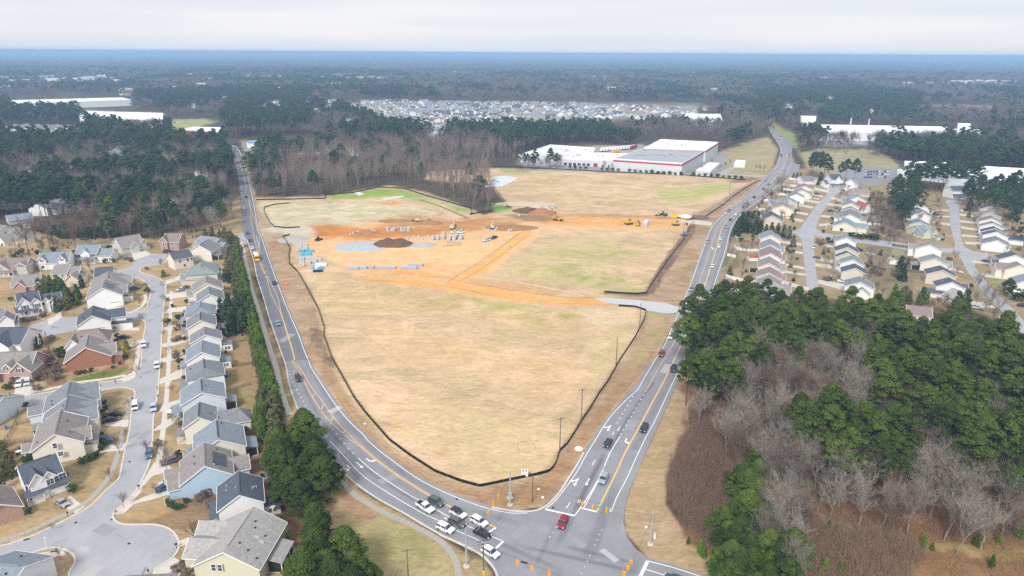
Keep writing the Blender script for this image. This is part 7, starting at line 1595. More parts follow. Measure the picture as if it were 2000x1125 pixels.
for (x, y, s, k) in fill([(1790,590),(1860,580),(1862,610),(1820,620),(1790,600),(1700,560),(1730,560)],5, 'p',3,(.3,.5),.9,55): plant(K_BROWN, x, y, s, 'brown thicket tree behind the long pink-roofed house', 'thicket behind the pink-roofed house', 'bare_tree')
for (x, y, s, k) in fill([(1736,376),(1745,348),(1800,342),(1812,385),(1795,418),(1752,412),(1738,396)],11.5, 'p',14,(.75,1.0),.95,56): plant(K_DPINE, x, y, s, 'dark pine in the group behind the house rows', 'dark pines behind the house rows')
for (x, y, s, k) in fill([(1888,362),(1920,350),(1960,345),(2012,342),(2012,440),(1990,436),(1970,405),(1945,384),(1905,384)],10, 'p',14,(.75,1.0),.95,57): plant(K_DPINE, x, y, s, 'dark pine in the stand at the right edge', 'dark pines at the right edge')
for k in range(17):
    x, y = G(1768 + k * 8.4 + random.random() * 4,371 + random.random() * 3); plant(K_DPINE, x, y, random.uniform(1.0,1.3), 'tall thin pine in the row before the long white warehouse', 'tall pines before the warehouse')
for a, b, s in ((1583,347,1.1),(1592,349,1.15),(1600,345,1.1),(1608,350,1.1),(1616,352,.9),(1588,340,1.0),(1650,357,1.0),(1666,362,1.1),(1640,352,.8)):
    x, y = G(a, b); plant(K_DPINE, x, y, s, 'tall pine above the upper end of the first street', 'tall pines above the first street')
for (x, y, s, k) in fill([(190,395),(440,380),(452,420),(300,438),(190,440)],9, 'p',12,(.75,1.05),.85,61): plant(random.choice((K_BARE, K_BROWN, K_DPINE, K_PINE)), x, y, s, 'tree on the near fringe of the left woods', 'fringe of the left woods')
for i in range(26):
    x, y = G(random.uniform(1005,1095), random.uniform(324,332)); plant(K_DPINE if i % 3 == 0 else K_BARE, x, y, random.uniform(.6,.95), 'tree screening the left end of the low works building', 'trees screening the works building')
for i,(x, y) in enumerate(along([(1113,329),(1200,335),(1330,343),(1400,347),(1460,352)],5.5)):
    if random.random() < .85: plant(K_SHRUB, x, y, random.uniform(1.1,1.6), 'evergreen bush in the hedge before the striped warehouse', 'hedge before the warehouse', 'shrub', 'shrub')
for a, b in ((1194,333),(1240,330),(1306,334),(1180,328),(1370,336),(1405,335),(1425,325),(1416,330),(1475,336),(1483,337),(1491,337),(1390,322)):
    x, y = G(a, b); plant(K_BARE, x, y,.5, 'small bare tree on the grass around the warehouse', 'bare trees around the warehouse', 'bare_tree')
for a, b, s in ((1560,300,.9),(1570,290,.9),(1580,285,.9),(1590,290,.8),(1560,312,.7),(1616,300,.8),(1650,310,.7),(1630,308,.8),(1515,375,.9),(1520,372,.9),(1524,378,.8),(1528,368,.8)):
    x, y = G(a, b); plant(K_BARE, x, y, s, 'bare tree beside the upper right road', 'bare trees beside the upper right road', 'bare_tree')
shrubs([(1608,1122,.5),(1640,1124,.4),(1803,1070,.4),(1935,1108,.35),(1988,1050,.55),(1906,1066,.35),(1344,1062,.22),(1368,1080,.4),(1375,1088,.35),(1618,1035,.3),(1632,1040,.25),(1948,1060,.3),(1820,1075,.25)], K_CYP, 'young green pine sapling in the brown scrub', 'young pines in the scrub',1, 'pine_sapling', 'sapling')

# yard trees and bushes scattered over the lawns, clear of houses and streets
def scatter_yard(poly, n_tree, n_bush, side, seed, avoid):
    r = np.random.default_rng(seed); P = GP(poly); xs = [p[0] for p in P]; ys = [p[1] for p in P]; k = 0; H = np.array(HPOS)
    while k < n_tree + n_bush:
        x, y = r.uniform(min(xs), max(xs)), r.uniform(min(ys), max(ys)); px, py = PX(x, y)
        if not inpoly(px, py, poly)[0] or np.hypot(H[:,0] - x, H[:,1] - y).min() < 9.5 or any(sdist(np.array([px]), np.array([py]), a)[0] > -3 for a in avoid): continue
        if k < n_tree: plant((K_BROWN, K_BARE, K_BARE, K_OLIVE)[k % 4], x, y, r.uniform(.35,.62), 'small yard tree among the houses on the %s' % side, 'yard trees on the %s' % side, 'yard_tree')
        else: plant((K_SHRUB, K_RSHRUB)[k % 2], x, y, r.uniform(.6,1.2), 'garden bush among the houses on the %s' % side, 'garden bushes on the %s' % side, None, 'shrub')
        k += 1
RS_ = [(1565,365),(1650,362),(1640,380),(1600,440),(1612,590),(1570,590),(1560,470)]; FS_ = [(1845,385),(1890,385),(1885,480),(2010,512),(1910,512),(2040,660),(1980,660),(1870,510),(1740,488),(1590,462),(1600,445),(1750,466),(1852,482)]
scatter_yard([(1440,400),(1580,345),(1700,370),(1760,400),(1900,390),(2000,440),(2010,600),(1900,590),(1790,560),(1700,580),(1420,565),(1435,470)],115,100, 'right',5,[RS_, FS_])
scatter_yard([(0,500),(240,480),(430,480),(480,600),(500,800),(470,1000),(260,900),(0,1000)],10,46, 'left',6,[st_px,[(440,470),(500,470),(600,900),(520,900)]])

def blades(name, label, poly, n, h0, h1, w, m, clump=None, seed=0, lean=.25, tone=None):
    r = np.random.default_rng(seed); P = GP(poly); xs = [p[0] for p in P]; ys = [p[1] for p in P]
    X = r.uniform(min(xs), max(xs), n * 3); Y = r.uniform(min(ys), max(ys), n * 3); px, py = PX(X, Y); px = px + (fbm(X / 5, Y / 5,4) - .5) * 44 + r.normal(size=len(X)) * 5; py = py + r.normal(size=len(X)) * 5; k = inpoly(px, py, poly)
    if clump: k &= fbm(X / clump, Y / clump, seed) > .47
    X, Y = X[k][:n], Y[k][:n]; n = len(X); H = h0 + (h1 - h0) * r.random(n) * (0.5 + fbm(X / 7, Y / 7, seed + 2))
    a = r.random(n) * 6.283; L = r.normal(size=(n,2)) * lean
    b0 = np.stack([X - np.cos(a) * w, Y - np.sin(a) * w, np.zeros(n)],1); b1 = np.stack([X + np.cos(a) * w, Y + np.sin(a) * w, np.zeros(n)],1); t = np.stack([X + L[:,0] * H, Y + L[:,1] * H, H],1)
    V = [np.stack([b0, b1, t],1).reshape(-1,3)]
    for q in range(3):   # side twigs
        f = r.uniform(.3,.85, n)[:, None]; c = (b0 + b1) / 2 * (1 - f) + t * f; d = r.normal(size=(n,3)); d[:,2] = np.abs(d[:,2]) + .6; d /= np.linalg.norm(d, axis=1)[:, None]
        e = c + d * (H * .28)[:, None]; s = np.stack([np.cos(a + 1), np.sin(a + 1), np.zeros(n)],1) * w * .7; V.append(np.stack([c - s, c + s, e],1).reshape(-1,3))
    V = np.concatenate(V); F = np.arange(len(V)).reshape(-1,3)
    tag(link(name, np_mesh(name, V, F, m, tone=np.repeat(r.random(len(F)),3))), label, kind='stuff')
m_thick = foliage_mat('thicket_stems',(0.08,0.05,0.04),(0.27,0.18,0.145),.9); m_scrub = foliage_mat('scrub_stems',(0.17,0.105,0.065),(0.42,0.29,0.20),.9); m_weed = foliage_mat('dry_weeds',(0.26,0.155,0.075),(0.52,0.35,0.17),.9)
blades('sapling_thicket', 'dense dark brown thicket of saplings beside the road',[(1352,800),(1385,788),(1425,805),(1440,880),(1430,960),(1412,1040),(1390,1075),(1350,1045),(1318,1005),(1305,950),(1328,885)],9000,2.2,6.5,.028, m_thick, None,1,.12)
blades('scrub_thicket', 'purple brown scrub at the bottom right',[(1560,1010),(1620,1030),(1790,1060),(1800,1100),(1780,1150),(1560,1150),(1540,1080)],9000,1.0,4.0,.03, m_scrub, None,2,.2)
blades('scrub_thicket', 'patchy brown brush under the bare trees',[(1490,960),(1620,940),(1800,980),(2050,990),(2080,1060),(1800,1050),(1600,1020),(1510,1040)],9000,.4,2.0,.03, m_scrub,9,3,.35)
blades('dry_weeds', 'rust coloured weeds along the bottom right',[(1540,1000),(2050,1050),(2080,1160),(1500,1170)],12000,.3,1.3,.03, m_weed,7,4,.4)
blades('dry_weeds', 'brown weeds fringing the sapling thicket',[(1340,760),(1420,780),(1455,880),(1440,1000),(1410,1095),(1360,1075),(1300,1000),(1300,930),(1330,850)],5000,.3,1.6,.03, m_weed,5,5,.4)
blades('fence_weeds', 'dark weeds bent against the black silt fence',[(606,640),(630,640),(640,690),(662,728),(640,716),(612,690)],2500,.3,1.0,.04, m_thick,4,6,.5)
blades('woodland_floor', 'fallen branches and leafless undergrowth in the woodland',[(1350,730),(1440,720),(1700,700),(1900,780),(2060,960),(1800,960),(1600,930),(1480,1000),(1440,880)],14000,.5,3.5,.035, m_scrub, None,8,.35)

# ------------------------------------------------------------------ fences
def fence(name, label, px, h, m, post_m=None, step=2.4, board=None, rails=0, cat='fence', group=None, pz=0.15, thick=.04):
    pts = resample(GP(px),.8 if not board else step); x0, y0 = pts[0]
    o = thing(name, label, cat,(x0, y0,0),0, group); P = [(x - x0, y - y0) for x, y in pts]
    if rails:
        r = MB()
        for k in range(rails):
            V, F = ribbon(P,.06, h * (k + .6) / rails, h * (k + .6) / rails + .1); r.add(V, F)
        link('rail', r.mesh('rail', m), o)
    elif board:
        me = MB().box(-.5,.5,-.03,.03,0,1).mesh('panel', m)
        for (a, b),(c, d) in zip(P, P[1:]): link('panel', me, o,((a + c) / 2,(b + d) / 2,.05),(0,0, math.atan2(d - b, c - a)),(math.hypot(c - a, d - b) - .12,1, h))
    else:
        wob = [h * (.92 + .12 * random.random()) for _ in P]; N = offsets(P); V = []; F = []
        for (x, y), z,(nx, ny) in zip(P, wob, N):
            V += [(x - nx * thick, y - ny * thick,0),(x - nx * thick, y - ny * thick, z),(x + nx * thick, y + ny * thick, z),(x + nx * thick, y + ny * thick,0)]
        for i in range(len(P) - 1):
            a = i * 4; b = a + 4; F += [(a, a + 1, b + 1, b),(a + 1, a + 2, b + 2, b + 1),(a + 2, a + 3, b + 3, b + 2)]
        link('fabric', MB().add(V, F).mesh('fabric', m), o)
    if post_m:
        Q = resample(P, step); me = MB().box(-.05,.05,-.05,.05,0, h + pz).mesh('post', post_m)
        if len(Q) < 90:
            for x, y in Q: link('post', me, o,(x, y,0))
        else:
            s = MB()
            for x, y in Q: s.box(x - .06, x + .06, y - .06, y + .06,0, h + pz)
            tag(link('post', s.mesh('post', post_m), o), kind='stuff')
    return o
m_silt = mat('silt_fabric',(0.012,0.011,0.012),.8,.1,1.0); m_stake = mat('wood_stake',(0.42,0.34,0.24),.9,0); m_wfence = mat('vinyl_white',(0.78,0.78,0.76),.6,.02); m_wood = mat('weathered_wood',(0.16,0.13,0.11),.95,.2,1.0); m_rwood = mat('red_brown_wood',(0.28,0.10,0.06),.9,.15,1.0)
fence('silt_fence', 'long black silt fence curving round the tip of the site',[(1208,598),(1240,600),(1262,607),(1258,625),(1240,660),(1210,705),(1188,745),(1171,768),(1150,803),(1138,820),(1120,850),(1108,868),(1093,882),(1086,905),(1080,915),(1072,922),(1050,928),(1000,938),(937,951),(900,941),(850,922),(800,890),(760,860),(712,805),(690,775),(668,735),(648,700),(638,672),(632,655),(633,640),(628,625),(622,605),(610,582),(590,545),(580,530),(565,515),(564,500),(566,485),(558,470),(552,463),(566,459)],.9, m_silt, m_stake,2.4, thick=.07)
fence('silt_fence', 'black silt fence hooked round the pale upper left field',[(566,397),(535,400),(517,405),(515,412),(527,435),(536,443),(560,446),(586,444)],.8, m_silt, m_stake,3, thick=.06)
fence('silt_fence', 'black silt fence along the foot of the bare woods',[(500,391),(560,390),(637,388),(635,381),(690,377),(740,366),(790,369),(840,385),(880,396),(900,402),(920,407),(922,416),(918,420),(930,417),(958,413)],.9, m_silt, m_stake,4, thick=.07)
fence('silt_fence', 'black silt fence beside the right road above the far entrance',[(1486,352),(1460,365),(1440,378),(1410,402),(1375,425),(1345,430),(1322,425)],.8, m_silt, m_stake,4, thick=.06)
fence('silt_fence', 'black silt fence between the two site entrances',[(1350,437),(1345,448),(1336,468),(1310,500),(1290,530),(1268,562),(1262,573),(1240,575),(1180,571)],.8, m_silt, m_stake,4, thick=.07)
fence('silt_fence', 'thin black silt fence at the top edge of the far field',[(838,334),(940,327.5),(1000,326.5),(1130,333),(1200,337),(1320,341),(1456,352)],.9, m_silt, None, thick=.1)
fence('silt_fence', 'low dark fence crossing the field by the lone tree group',[(975,356),(960,352),(955,368),(972,388),(1000,408)],.6, m_wood, None, thick=.08)
fence('silt_fence', 'low grass berm line on the upper left slope',[(820,391),(850,400),(880,412),(912,426)],.5, mat('berm_grass',(.22,.2,.1),1,.2), None, thick=.5)
for i,(p, lb) in enumerate((([(1417,541),(1430,546),(1450,550),(1482,554)], 'curved white vinyl fence at the near end of the first row'),([(1417,541),(1421,560),(1436,570),(1452,574)], 'white vinyl fence running down beside the right road'),([(1435,464),(1443,472)], 'short white fence stub by the cedar clump'),
      ([(1432,483),(1440,488),(1460,492),(1486,491)], 'white fence between two back yards of the first row'),([(1464,420),(1478,425),(1492,426)], 'white fence left of the beige house'),([(1477,407),(1495,411),(1512,412)], 'white fence behind the peach house'),([(1514,380),(1546,383.5)], 'white fence third from the top of the first row'),([(1524,371),(1556,374)], 'white fence second from the top of the first row'),
      ([(1526,362),(1562,366)], 'white fence at the top of the first row'),([(1541,350.5),(1560,352)], 'white fence left of the ranch house'),([(1671,434),(1690,439),(1720,441)], 'white fence behind the cream ranch house'),([(1420,500),(1437,504)], 'short white fence above the curved fence'),([(1664,458),(1716,464)], 'white fence along the hedge of the cross street'))):
    fence('vinyl_fence', lb, p,1.7, m_wfence, None,2.4, board=True)
fence('privacy_fence', 'grey back fence running beside the right road verge',[(1435,464),(1431,484),(1427,500),(1423,520),(1417,541)],1.7, mat('fence_grey',(.4,.4,.4),.8,.1), None,2.4, board=True)
fence('wooden_fence', 'red-brown wooden fence in a back yard of the first row',[(1444,472),(1487,478)],1.6, m_rwood, None,2.4, board=True); fence('wooden_fence', 'red wooden deck rail at the last row',[(1958,464),(1976,468)],1.3, m_rwood, None,2.4, board=True)
for p, lb in (([(1742,481),(1792,487)], 'grey wooden fence below the cross street'),([(1762,506),(1790,512)], 'grey wooden fence behind the cream deck house'),([(1768,530),(1815,536)], 'dark wooden fence behind the beige house'),([(1680,515),(1730,530)], 'dark wooden fence behind the second row'),([(1960,465),(2010,474)], 'grey wooden fence at the right edge')):
    fence('wooden_fence', lb, p,1.6, m_wood, None,2.4, board=True)
for i,(p, lb) in enumerate((([(432,657),(478,642)], 'cedar clump'),([(432,678),(482,665)], 'white house sunroom'),([(430,722),(488,712)], 'blue patio chairs'),([(434,768),(490,752)], 'pale blue house patio'),([(484,850),(524,842)], 'grey rear wing'),([(494,905),(532,893)], 'screened back porch'),([(505,955),(560,938)], 'charcoal-roofed white house'),([(432,563),(468,568)], 'taupe-roofed house'))):
    fence('yard_fence', 'dark wire yard fence running to the hedge from the %s' % lb, p,1.2, m_black, m_wood,2.4, rails=3)
for p, lb in (([(37,805),(33,820),(20,850),(4,872)], 'dark wooden fence slanting across the yards at the left'),([(33,830),(74,822)], 'thin yard fence behind the grey gabled houses'),([(132,584),(131,600),(122,617)], 'wooden fence down the side of the tan garden'),([(133,597),(180,588)], 'upper cross fence in the tan garden'),([(124,618),(156,617)], 'lower cross fence in the tan garden'),([(10,868),(68,862)], 'old wooden fence behind the cream house')):
    fence('wooden_fence', lb, p,1.3, m_wood, m_wood,2.4, rails=3)
fence('iron_fence', 'black iron fence in the lower left garden',[(5,935),(26,1005),(0,1015)],1.3, m_black, m_black,2.4, rails=3)
fence('wire_fence', 'thin wire fence behind the hedge along the sidewalk',[(492,590),(505,640),(518,690),(533,740),(548,790)],1.4, mat('wire_grey',(.2,.2,.19),.7,0), m_wood,4, rails=3)

# ------------------------------------------------------------------ poles, lamps, signals, wires
m_pole = mat('pole_wood',(0.15,0.115,0.09),.9,.15,1.0); m_steel = mat('galvanised',(0.46,0.49,0.52),.5,.05,1.0, metal=.2); m_wire = mat('wire',(0.10,0.09,0.08),.6,0); m_copper = mat('wire_bright',(0.55,0.45,0.30),.6,0); m_sig = mat('signal_yellow',(0.80,0.38,0.02),.45,.02)
def wire(name, a, b, sag=.6, r=.02, parent=None, m=None, lab=None, grp=None):
    mb = MB(); A, B = Vector(a), Vector(b); n = 10; pts = []
    for i in range(n + 1):
        t = i / n; p = A.lerp(B, t); p.z -= sag * 4 * t * (1 - t); pts.append(p - A)
    for p, q in zip(pts, pts[1:]): mb.tube(p, q, r, r,4, False)
    o = link(name, mb.mesh(name, m or m_wire), None, tuple(A)); tag(o, lab or 'thin utility wire sagging between two poles', 'wire', grp or 'utility wires'); return o
def pole(px, h, lab, steel=False, arms=0, transformer=False, lamp=False, rz=0.3, r=.17):
    x, y = G(*px); o = thing('steel_pole' if steel else 'utility_pole', lab, 'pole',(x, y,0), rz)
    link('shaft', MB().tube((0,0,0),(0,0, h), r, r * .6,10).mesh('shaft', m_steel if steel else m_pole), o)
    if steel: link('footing', MB().tube((0,0,0),(0,0,.22),.75,.7,14).mesh('footing', m_conc), o)
    for k in range(arms):
        a = bpart('crossarm', m_pole, o,(0,0, h - .35 - k * .9),(2.6,.14,.14))
        for s in (-.45,-.15,.15,.45): link('insulator', boxmesh(VENT), a,(s,0,1.2), None,(.04,.7,1.6))
    if transformer: link('transformer', MB().tube((.4,0, h - 3.2),(.4,0, h - 2.2),.3,.3,10).mesh('transformer', VENT), o)
    return o,(x, y, h)
pole((1093,884),11.5, 'wooden utility pole nearest the crossroads along the silt fence', arms=1, transformer=True); pole((1135,823),11.5, 'second wooden utility pole along the silt fence', arms=1, transformer=True)
for (a, b), t in (((1203,713), 'third wooden utility pole along the silt fence'),((1249,640), 'wooden utility pole below the gravel entrance'),((1286,562), 'wooden utility pole above the gravel entrance'),((1314,502), 'wooden utility pole by the dug bank'),((1334,467), 'wooden utility pole beside the blue equipment'),((1353,441), 'wooden utility pole at the far entrance'),((1424,380), 'wooden utility pole by the far field corner'),((1455,418), 'tall wooden pole on the far side of the right road'),((447,405), 'wooden pole left of the long road')): pole((a, b),11, t, arms=0)
_, W1 = pole((657,934),8.5, 'dark pole beside the left road near the broad pines'); _, S1 = pole((996,986),10, 'steel signal pole on the tip of the site', True, r=.24); _, S2 = pole((911,1106),10.5, 'steel signal pole on the near left corner', True, r=.24)
_, S3 = pole((1270,1063),9.5, 'steel signal pole on the near right corner', True, r=.24); _, W2 = pole((945,1150),13, 'wooden power pole with crossarms at the bottom', arms=2); _, W3 = pole((798,1138),9, 'thin wooden pole with crossarm on the near lawn', arms=1); _, W4 = pole((1040,980),8, 'thin wooden pole behind the corner silt fence'); _, S4 = pole((1200,1225),10, 'steel signal pole below the picture edge', True, r=.24)
pole((1109,885),3.5, 'short dark post beside the silt fence', r=.07)
W5 = (*G(560,1190),9.0); W6 = (*G(640,880,8),8)
for dx in (-.9,0,.9):
    wire('utility_wire',(W3[0] + dx, W3[1],8.9),(W1[0] + dx * .4, W1[1],8.3),.7,.022, m=m_copper, lab='pale wire over the near lawn towards the dark pole', grp='pale wires over the near lawn')
    wire('utility_wire',(W3[0] + dx, W3[1],8.9),(W3[0] - 6 + dx, W3[1] - 60,9.5),.7,.022, m=m_copper, lab='pale wire leaving the lawn pole towards the viewer', grp='pale wires leaving the lawn pole')
    wire('utility_wire',(W2[0] + dx, W2[1],12.6),(W4[0] + dx * .4, W4[1] + 1,7.9),1.0,.025, lab='grey wire crossing the waiting cars', grp='wires crossing the waiting cars')
    wire('utility_wire',(W2[0] + dx, W2[1],12.2),(W2[0] - 24 + dx, W2[1] - 22,11.5),1.0,.025, m=m_copper, lab='grey wire from the bottom power pole to the lower left', grp='wires from the bottom power pole')
prev = None
for p in ((1093,884),(1135,823),(1203,713),(1249,640),(1286,562),(1314,502),(1334,467),(1353,441)):
    x, y = G(*p)
    if prev: wire('utility_wire',(prev[0], prev[1],10.9),(x, y,10.9),1.0,.02, lab='dark utility wire strung along the silt fence poles', grp='wires along the silt fence')
    prev = (x, y)
for a, b in ((S1, S2),(S1, S3),(S3, S4),(S2, S4)): wire('span_wire',(a[0], a[1],8.2),(b[0], b[1],8.2),.7,.03, lab='signal span wire stretched over the crossroads', grp='signal span wires')
LENS = [mat('lens_red',(.30,.02,.02),.3,0), mat('lens_amber',(.35,.18,.02),.3,0), mat('lens_green',(.02,.22,.12),.3,0)]
def signal(px, rz, lab, four=False):
    x, y = G(px[0], px[1],6.4); o = thing('traffic_signal', lab, 'traffic light',(x, y,5.75), rz, None)
    link('housing', profile_body([(-.16,0),(.16,0),(.18,.1),(.18,1.25),(.13,1.35),(-.13,1.35),(-.18,1.25),(-.18,.1)],.2,0,.03).mesh('housing', m_sig), o)
    for k in range(3):
        link('lens', MB().tube((.17,0,1.1 - k * .42),(.23,0,1.1 - k * .42),.14,.14,10).mesh('lens', LENS[k]), o)
        v = MB(); n = 8
        for i in range(n):
            t0, t1 = math.pi * i / n, math.pi * (i + 1) / n; v.add([(.18, math.cos(t0) * .17,1.1 - k * .42 + math.sin(t0) * .17),(.5, math.cos(t0) * .17,1.08 - k * .42 + math.sin(t0) * .17),(.5, math.cos(t1) * .17,1.08 - k * .42 + math.sin(t1) * .17),(.18, math.cos(t1) * .17,1.1 - k * .42 + math.sin(t1) * .17)],[(0,1,2,3)])
        link('visor', v.mesh('visor', m_sig), o)
    bpart('hanger', m_steel, o,(0,0,1.75),(.06,.06,.9)); return o
for p, rz, t in (((975,970),2.4, 'farthest of the three yellow signals by the silt fence tip'),((965,984.5),2.4, 'middle yellow signal near the silt fence tip'),((955,1001),2.4, 'nearest yellow signal above the waiting cars'),
      ((1137,985),1.0, 'yellow signal hanging beside the white lane sign'),((1158,991),1.0, 'yellow signal over the turn lane stop line'),((1185,997),1.0, 'yellow signal beside the green street name sign'),((1010,1098),-.9, 'left yellow signal over the near side of the crossroads'),((1038,1109),-.9, 'middle yellow signal over the near side of the crossroads'),((1072,1119),-.9, 'right yellow signal over the near side of the crossroads'),
      ((1231,1099),.2, 'upper yellow signal facing the side street on the right'),((1225,1110),.2, 'middle yellow signal facing the side street on the right'),((1217,1121),.2, 'lower yellow signal facing the side street on the right'),((947,1121),2.6, 'low yellow pedestrian signal at the bottom corner')): signal(p, rz, t)
for (a, b), t, m_ in (((1131,979), 'white lane sign hanging left of the signals', TRIM),((1193.5,996.5), 'white lane sign hanging right of the signals', TRIM)):
    x, y = G(a, b,6.4); o = thing('lane_sign', t, 'sign',(x, y,6.4),.5); bpart('board', m_, o,(0,0,0),(.8,.05,.9)); bpart('hanger', m_steel, o,(0,0,.9),(.05,.05,1.0))
    ar = MB(); ar.add([(-.05,-.04,-.3),(.05,-.04,-.3),(.05,-.04,.1),(-.05,-.04,.1)],[(0,1,2,3)]); ar.add([(-.2,-.041,.08),(.2,-.041,.08),(0,-.041,.32)],[(0,1,2)]); link('arrow', ar.mesh('arrow', m_black), o)
x, y = G(1172,990,6.2); o = thing('street_sign', 'small green street name sign over the crossroads', 'sign',(x, y,6.2),.3); bpart('board', mat('sign_green',(.05,.45,.30),.5,0), o,(0,0,0),(1.9,.05,.35)); bpart('hanger', m_steel, o,(0,0,.6),(.05,.05,.9))
x, y = G(996,972); o = thing('signal_cabinet', 'grey signal cabinet behind the steel pole on the tip', 'cabinet',(x, y,0),.3); bpart('body', m_steel, o,(0,0,.75),(1.0,.6,1.5)); bpart('door', VENT, o,(0,-.32,.8),(.8,.04,1.2)); bpart('base', m_conc, o,(0,0,.06),(1.6,1.2,.12))
x, y = G(1024.5,933); o = thing('site_sign', 'white site sign board with two dark figures behind the silt fence', 'sign',(x, y,0),.12); bpart('board', TRIM, o,(0,0,1.5),(1.9,.07,2.3))
for s in (-.4,.4): bpart('emblem', m_black, o,(s,-.05,2.25),(.3,.03,.5)); bpart('post', m_stake, o,(s * 2,.08,1.0),(.1,.1,2.0))
for k in range(3): bpart('text_line', VENT, o,(0,-.045,1.6 - k * .3),(1.2,.02,.1))
x, y = G(1278,1052); o = thing('signal_box', 'white service box beside the right steel pole', 'box',(x, y,0),.3); bpart('body', TRIM, o,(0,0,.8),(.5,.5,1.6)); bpart('cap', VENT, o,(0,0,1.64),(.6,.6,.08))
def disc(name, px, r, m, lab, cat, z=.06, squash=1, h=.04):
    x, y = G(*px); o = link(name, MB().tube((0,0,0),(0,0, h), r, r,16).mesh(name, m), None,(x, y, z - h / 2)); o.scale = (1, squash,1); tag(o, lab, cat)
for p, t in (((252,1062), 'manhole cover in the middle of the cul-de-sac'),((148,1021), 'manhole cover on the street by the white garage house'),((219,1015), 'manhole cover at the corner of the cul-de-sac'),((253,902), 'manhole cover on the street below the navy pickup'),((275,737), 'manhole cover at the side street mouth'),((104,638), 'manhole cover on the side street bulb'),((892,975), 'manhole cover on the left road above the waiting cars'),((1080,992), 'manhole cover just before the right stop line')): disc('manhole_cover', p,.34, m_black, t, 'manhole cover')
for p, t, a in (((1023.5,1099), 'dark trench grate on the crossroads',-.35),((17,1061), 'dark storm drain by the kerb at the lower left',.5),((52,1054), 'small storm drain further along the lower left kerb',.5),((105,1077), 'dark drain grate at the island kerb',.4),((235,1001), 'pale tactile plate at the corner ramp',.6)):
    x, y = G(*p); o = bpart('drain_grate', m_black if 'pale' not in t else VENT, None,(x, y,.07),(1.6 if 'trench' in t else 1.2,.5,.05), a); tag(o, t, 'drain')
def lamp(px, h, lab, rz=0.0):
    x, y = G(*px); o = thing('street_lamp', lab, 'street lamp',(x, y,0), rz); link('post', MB().tube((0,0,0),(0,0, h),.1,.06,8).mesh('post', TRIM), o); link('arm', MB().tube((0,0, h - .1),(1.0,0, h + .15),.045,.04,6).mesh('arm', TRIM), o); bpart('lamp_head', VENT, o,(1.2,0, h + .14),(.6,.22,.12))
for p, h_, t in (((82,541),7, 'pale street lamp behind the yellow house'),((335,748),5, 'pale street lamp beside the house row sidewalk'),((92,1073),3.5, 'short white post on the cul-de-sac island'),((323,996 - 8),2.5, 'short white post at the blue house corner'),((1612,455),8, 'pale street lamp at the cross street corner'),((1925,500),8, 'pale street lamp at the far street corner'),((480,592),7, 'thin lamp by the sidewalk near the hedge'),((523,722),8, 'thin lamp standing in the hedge')): lamp(p, h_, t, random.random() * 6)
def mailbox(px, lab):
    x, y = G(*px); o = thing('mailbox', lab, 'mailbox',(x, y,0), random.random() * 6); bpart('post', m_black, o,(0,0,.55),(.1,.1,1.1)); link('box', profile_body([(-.3,1.05),(.3,1.05),(.3,1.3),(.2,1.42),(-.2,1.42),(-.3,1.3)],.14,0,.03).mesh('box', m_black), o)
for p, t in (((345,1071), 'cul-de-sac rim'),((133,1009), 'white garage house driveway'),((272,956), 'long footpath ramp'),((196,790), 'grey gabled houses'),((34,793), 'side street shrubs'),((20,775), 'brick garage drive'),((226,750), 'green lawn kerb'),((309,779), 'pale blue house drive'),((308,762), 'white house drive'),((89,653), 'side street bulb'),((237,538), 'top of the street'),((318,700), 'upper footpath'),((260,784), 'parked white van')): mailbox(p, 'dark mailbox on a post near the ' + t)
def hydrant(px, lab):
    x, y = G(*px); o = thing('fire_hydrant', lab, 'fire hydrant',(x, y,0)); mr = mat('hydrant_red',(.5,.04,.03),.5,0); link('barrel', MB().tube((0,0,0),(0,0,.7),.16,.14,8).tube((0,0,.7),(0,0,.85),.14,.05,8).mesh('barrel', mr), o); link('outlet', MB().tube((-.25,0,.5),(.25,0,.5),.07,.07,6).mesh('outlet', mr), o)
hydrant((64,1086), 'red fire hydrant on the cul-de-sac island'); hydrant((226,1001), 'red fire hydrant at the corner ramp'); hydrant((348,890 + 1), 'fire hydrant on the blue house front lawn')
def wheelie(px, c, lab):
    x, y = G(*px); o = thing('wheelie_bin', lab, 'bin',(x, y,0), random.random()); m = mat('bin_%d' % int(c[2] * 100), c,.5,0); link('body', MB().add([(-.28,-.3,0),(.28,-.3,0),(.28,.3,0),(-.28,.3,0),(-.33,-.36,1.0),(.33,-.36,1.0),(.33,.36,1.0),(-.33,.36,1.0)],[(0,3,2,1),(4,5,6,7),(0,1,5,4),(1,2,6,5),(2,3,7,6),(3,0,4,7)]).mesh('body', m), o); bpart('lid', m, o,(0,0,1.04),(.72,.8,.08))
for p, c, t in (((13,838),(.01,.16,.5), 'blue bin against the pale house wall at the left'),((429,690),(.01,.12,.4), 'blue bin beside the rear sunroom'),((441,690),(.02,.02,.03), 'black bin by the rear sunroom'),((485,826),(.01,.14,.45), 'blue bin behind the grey rear wing'),((440,737),(.01,.2,.5), 'blue bin on the patio with blue chairs'),((96,517),(.02,.02,.05), 'dark bin beside the white dormer house')): wheelie(p, c, t)
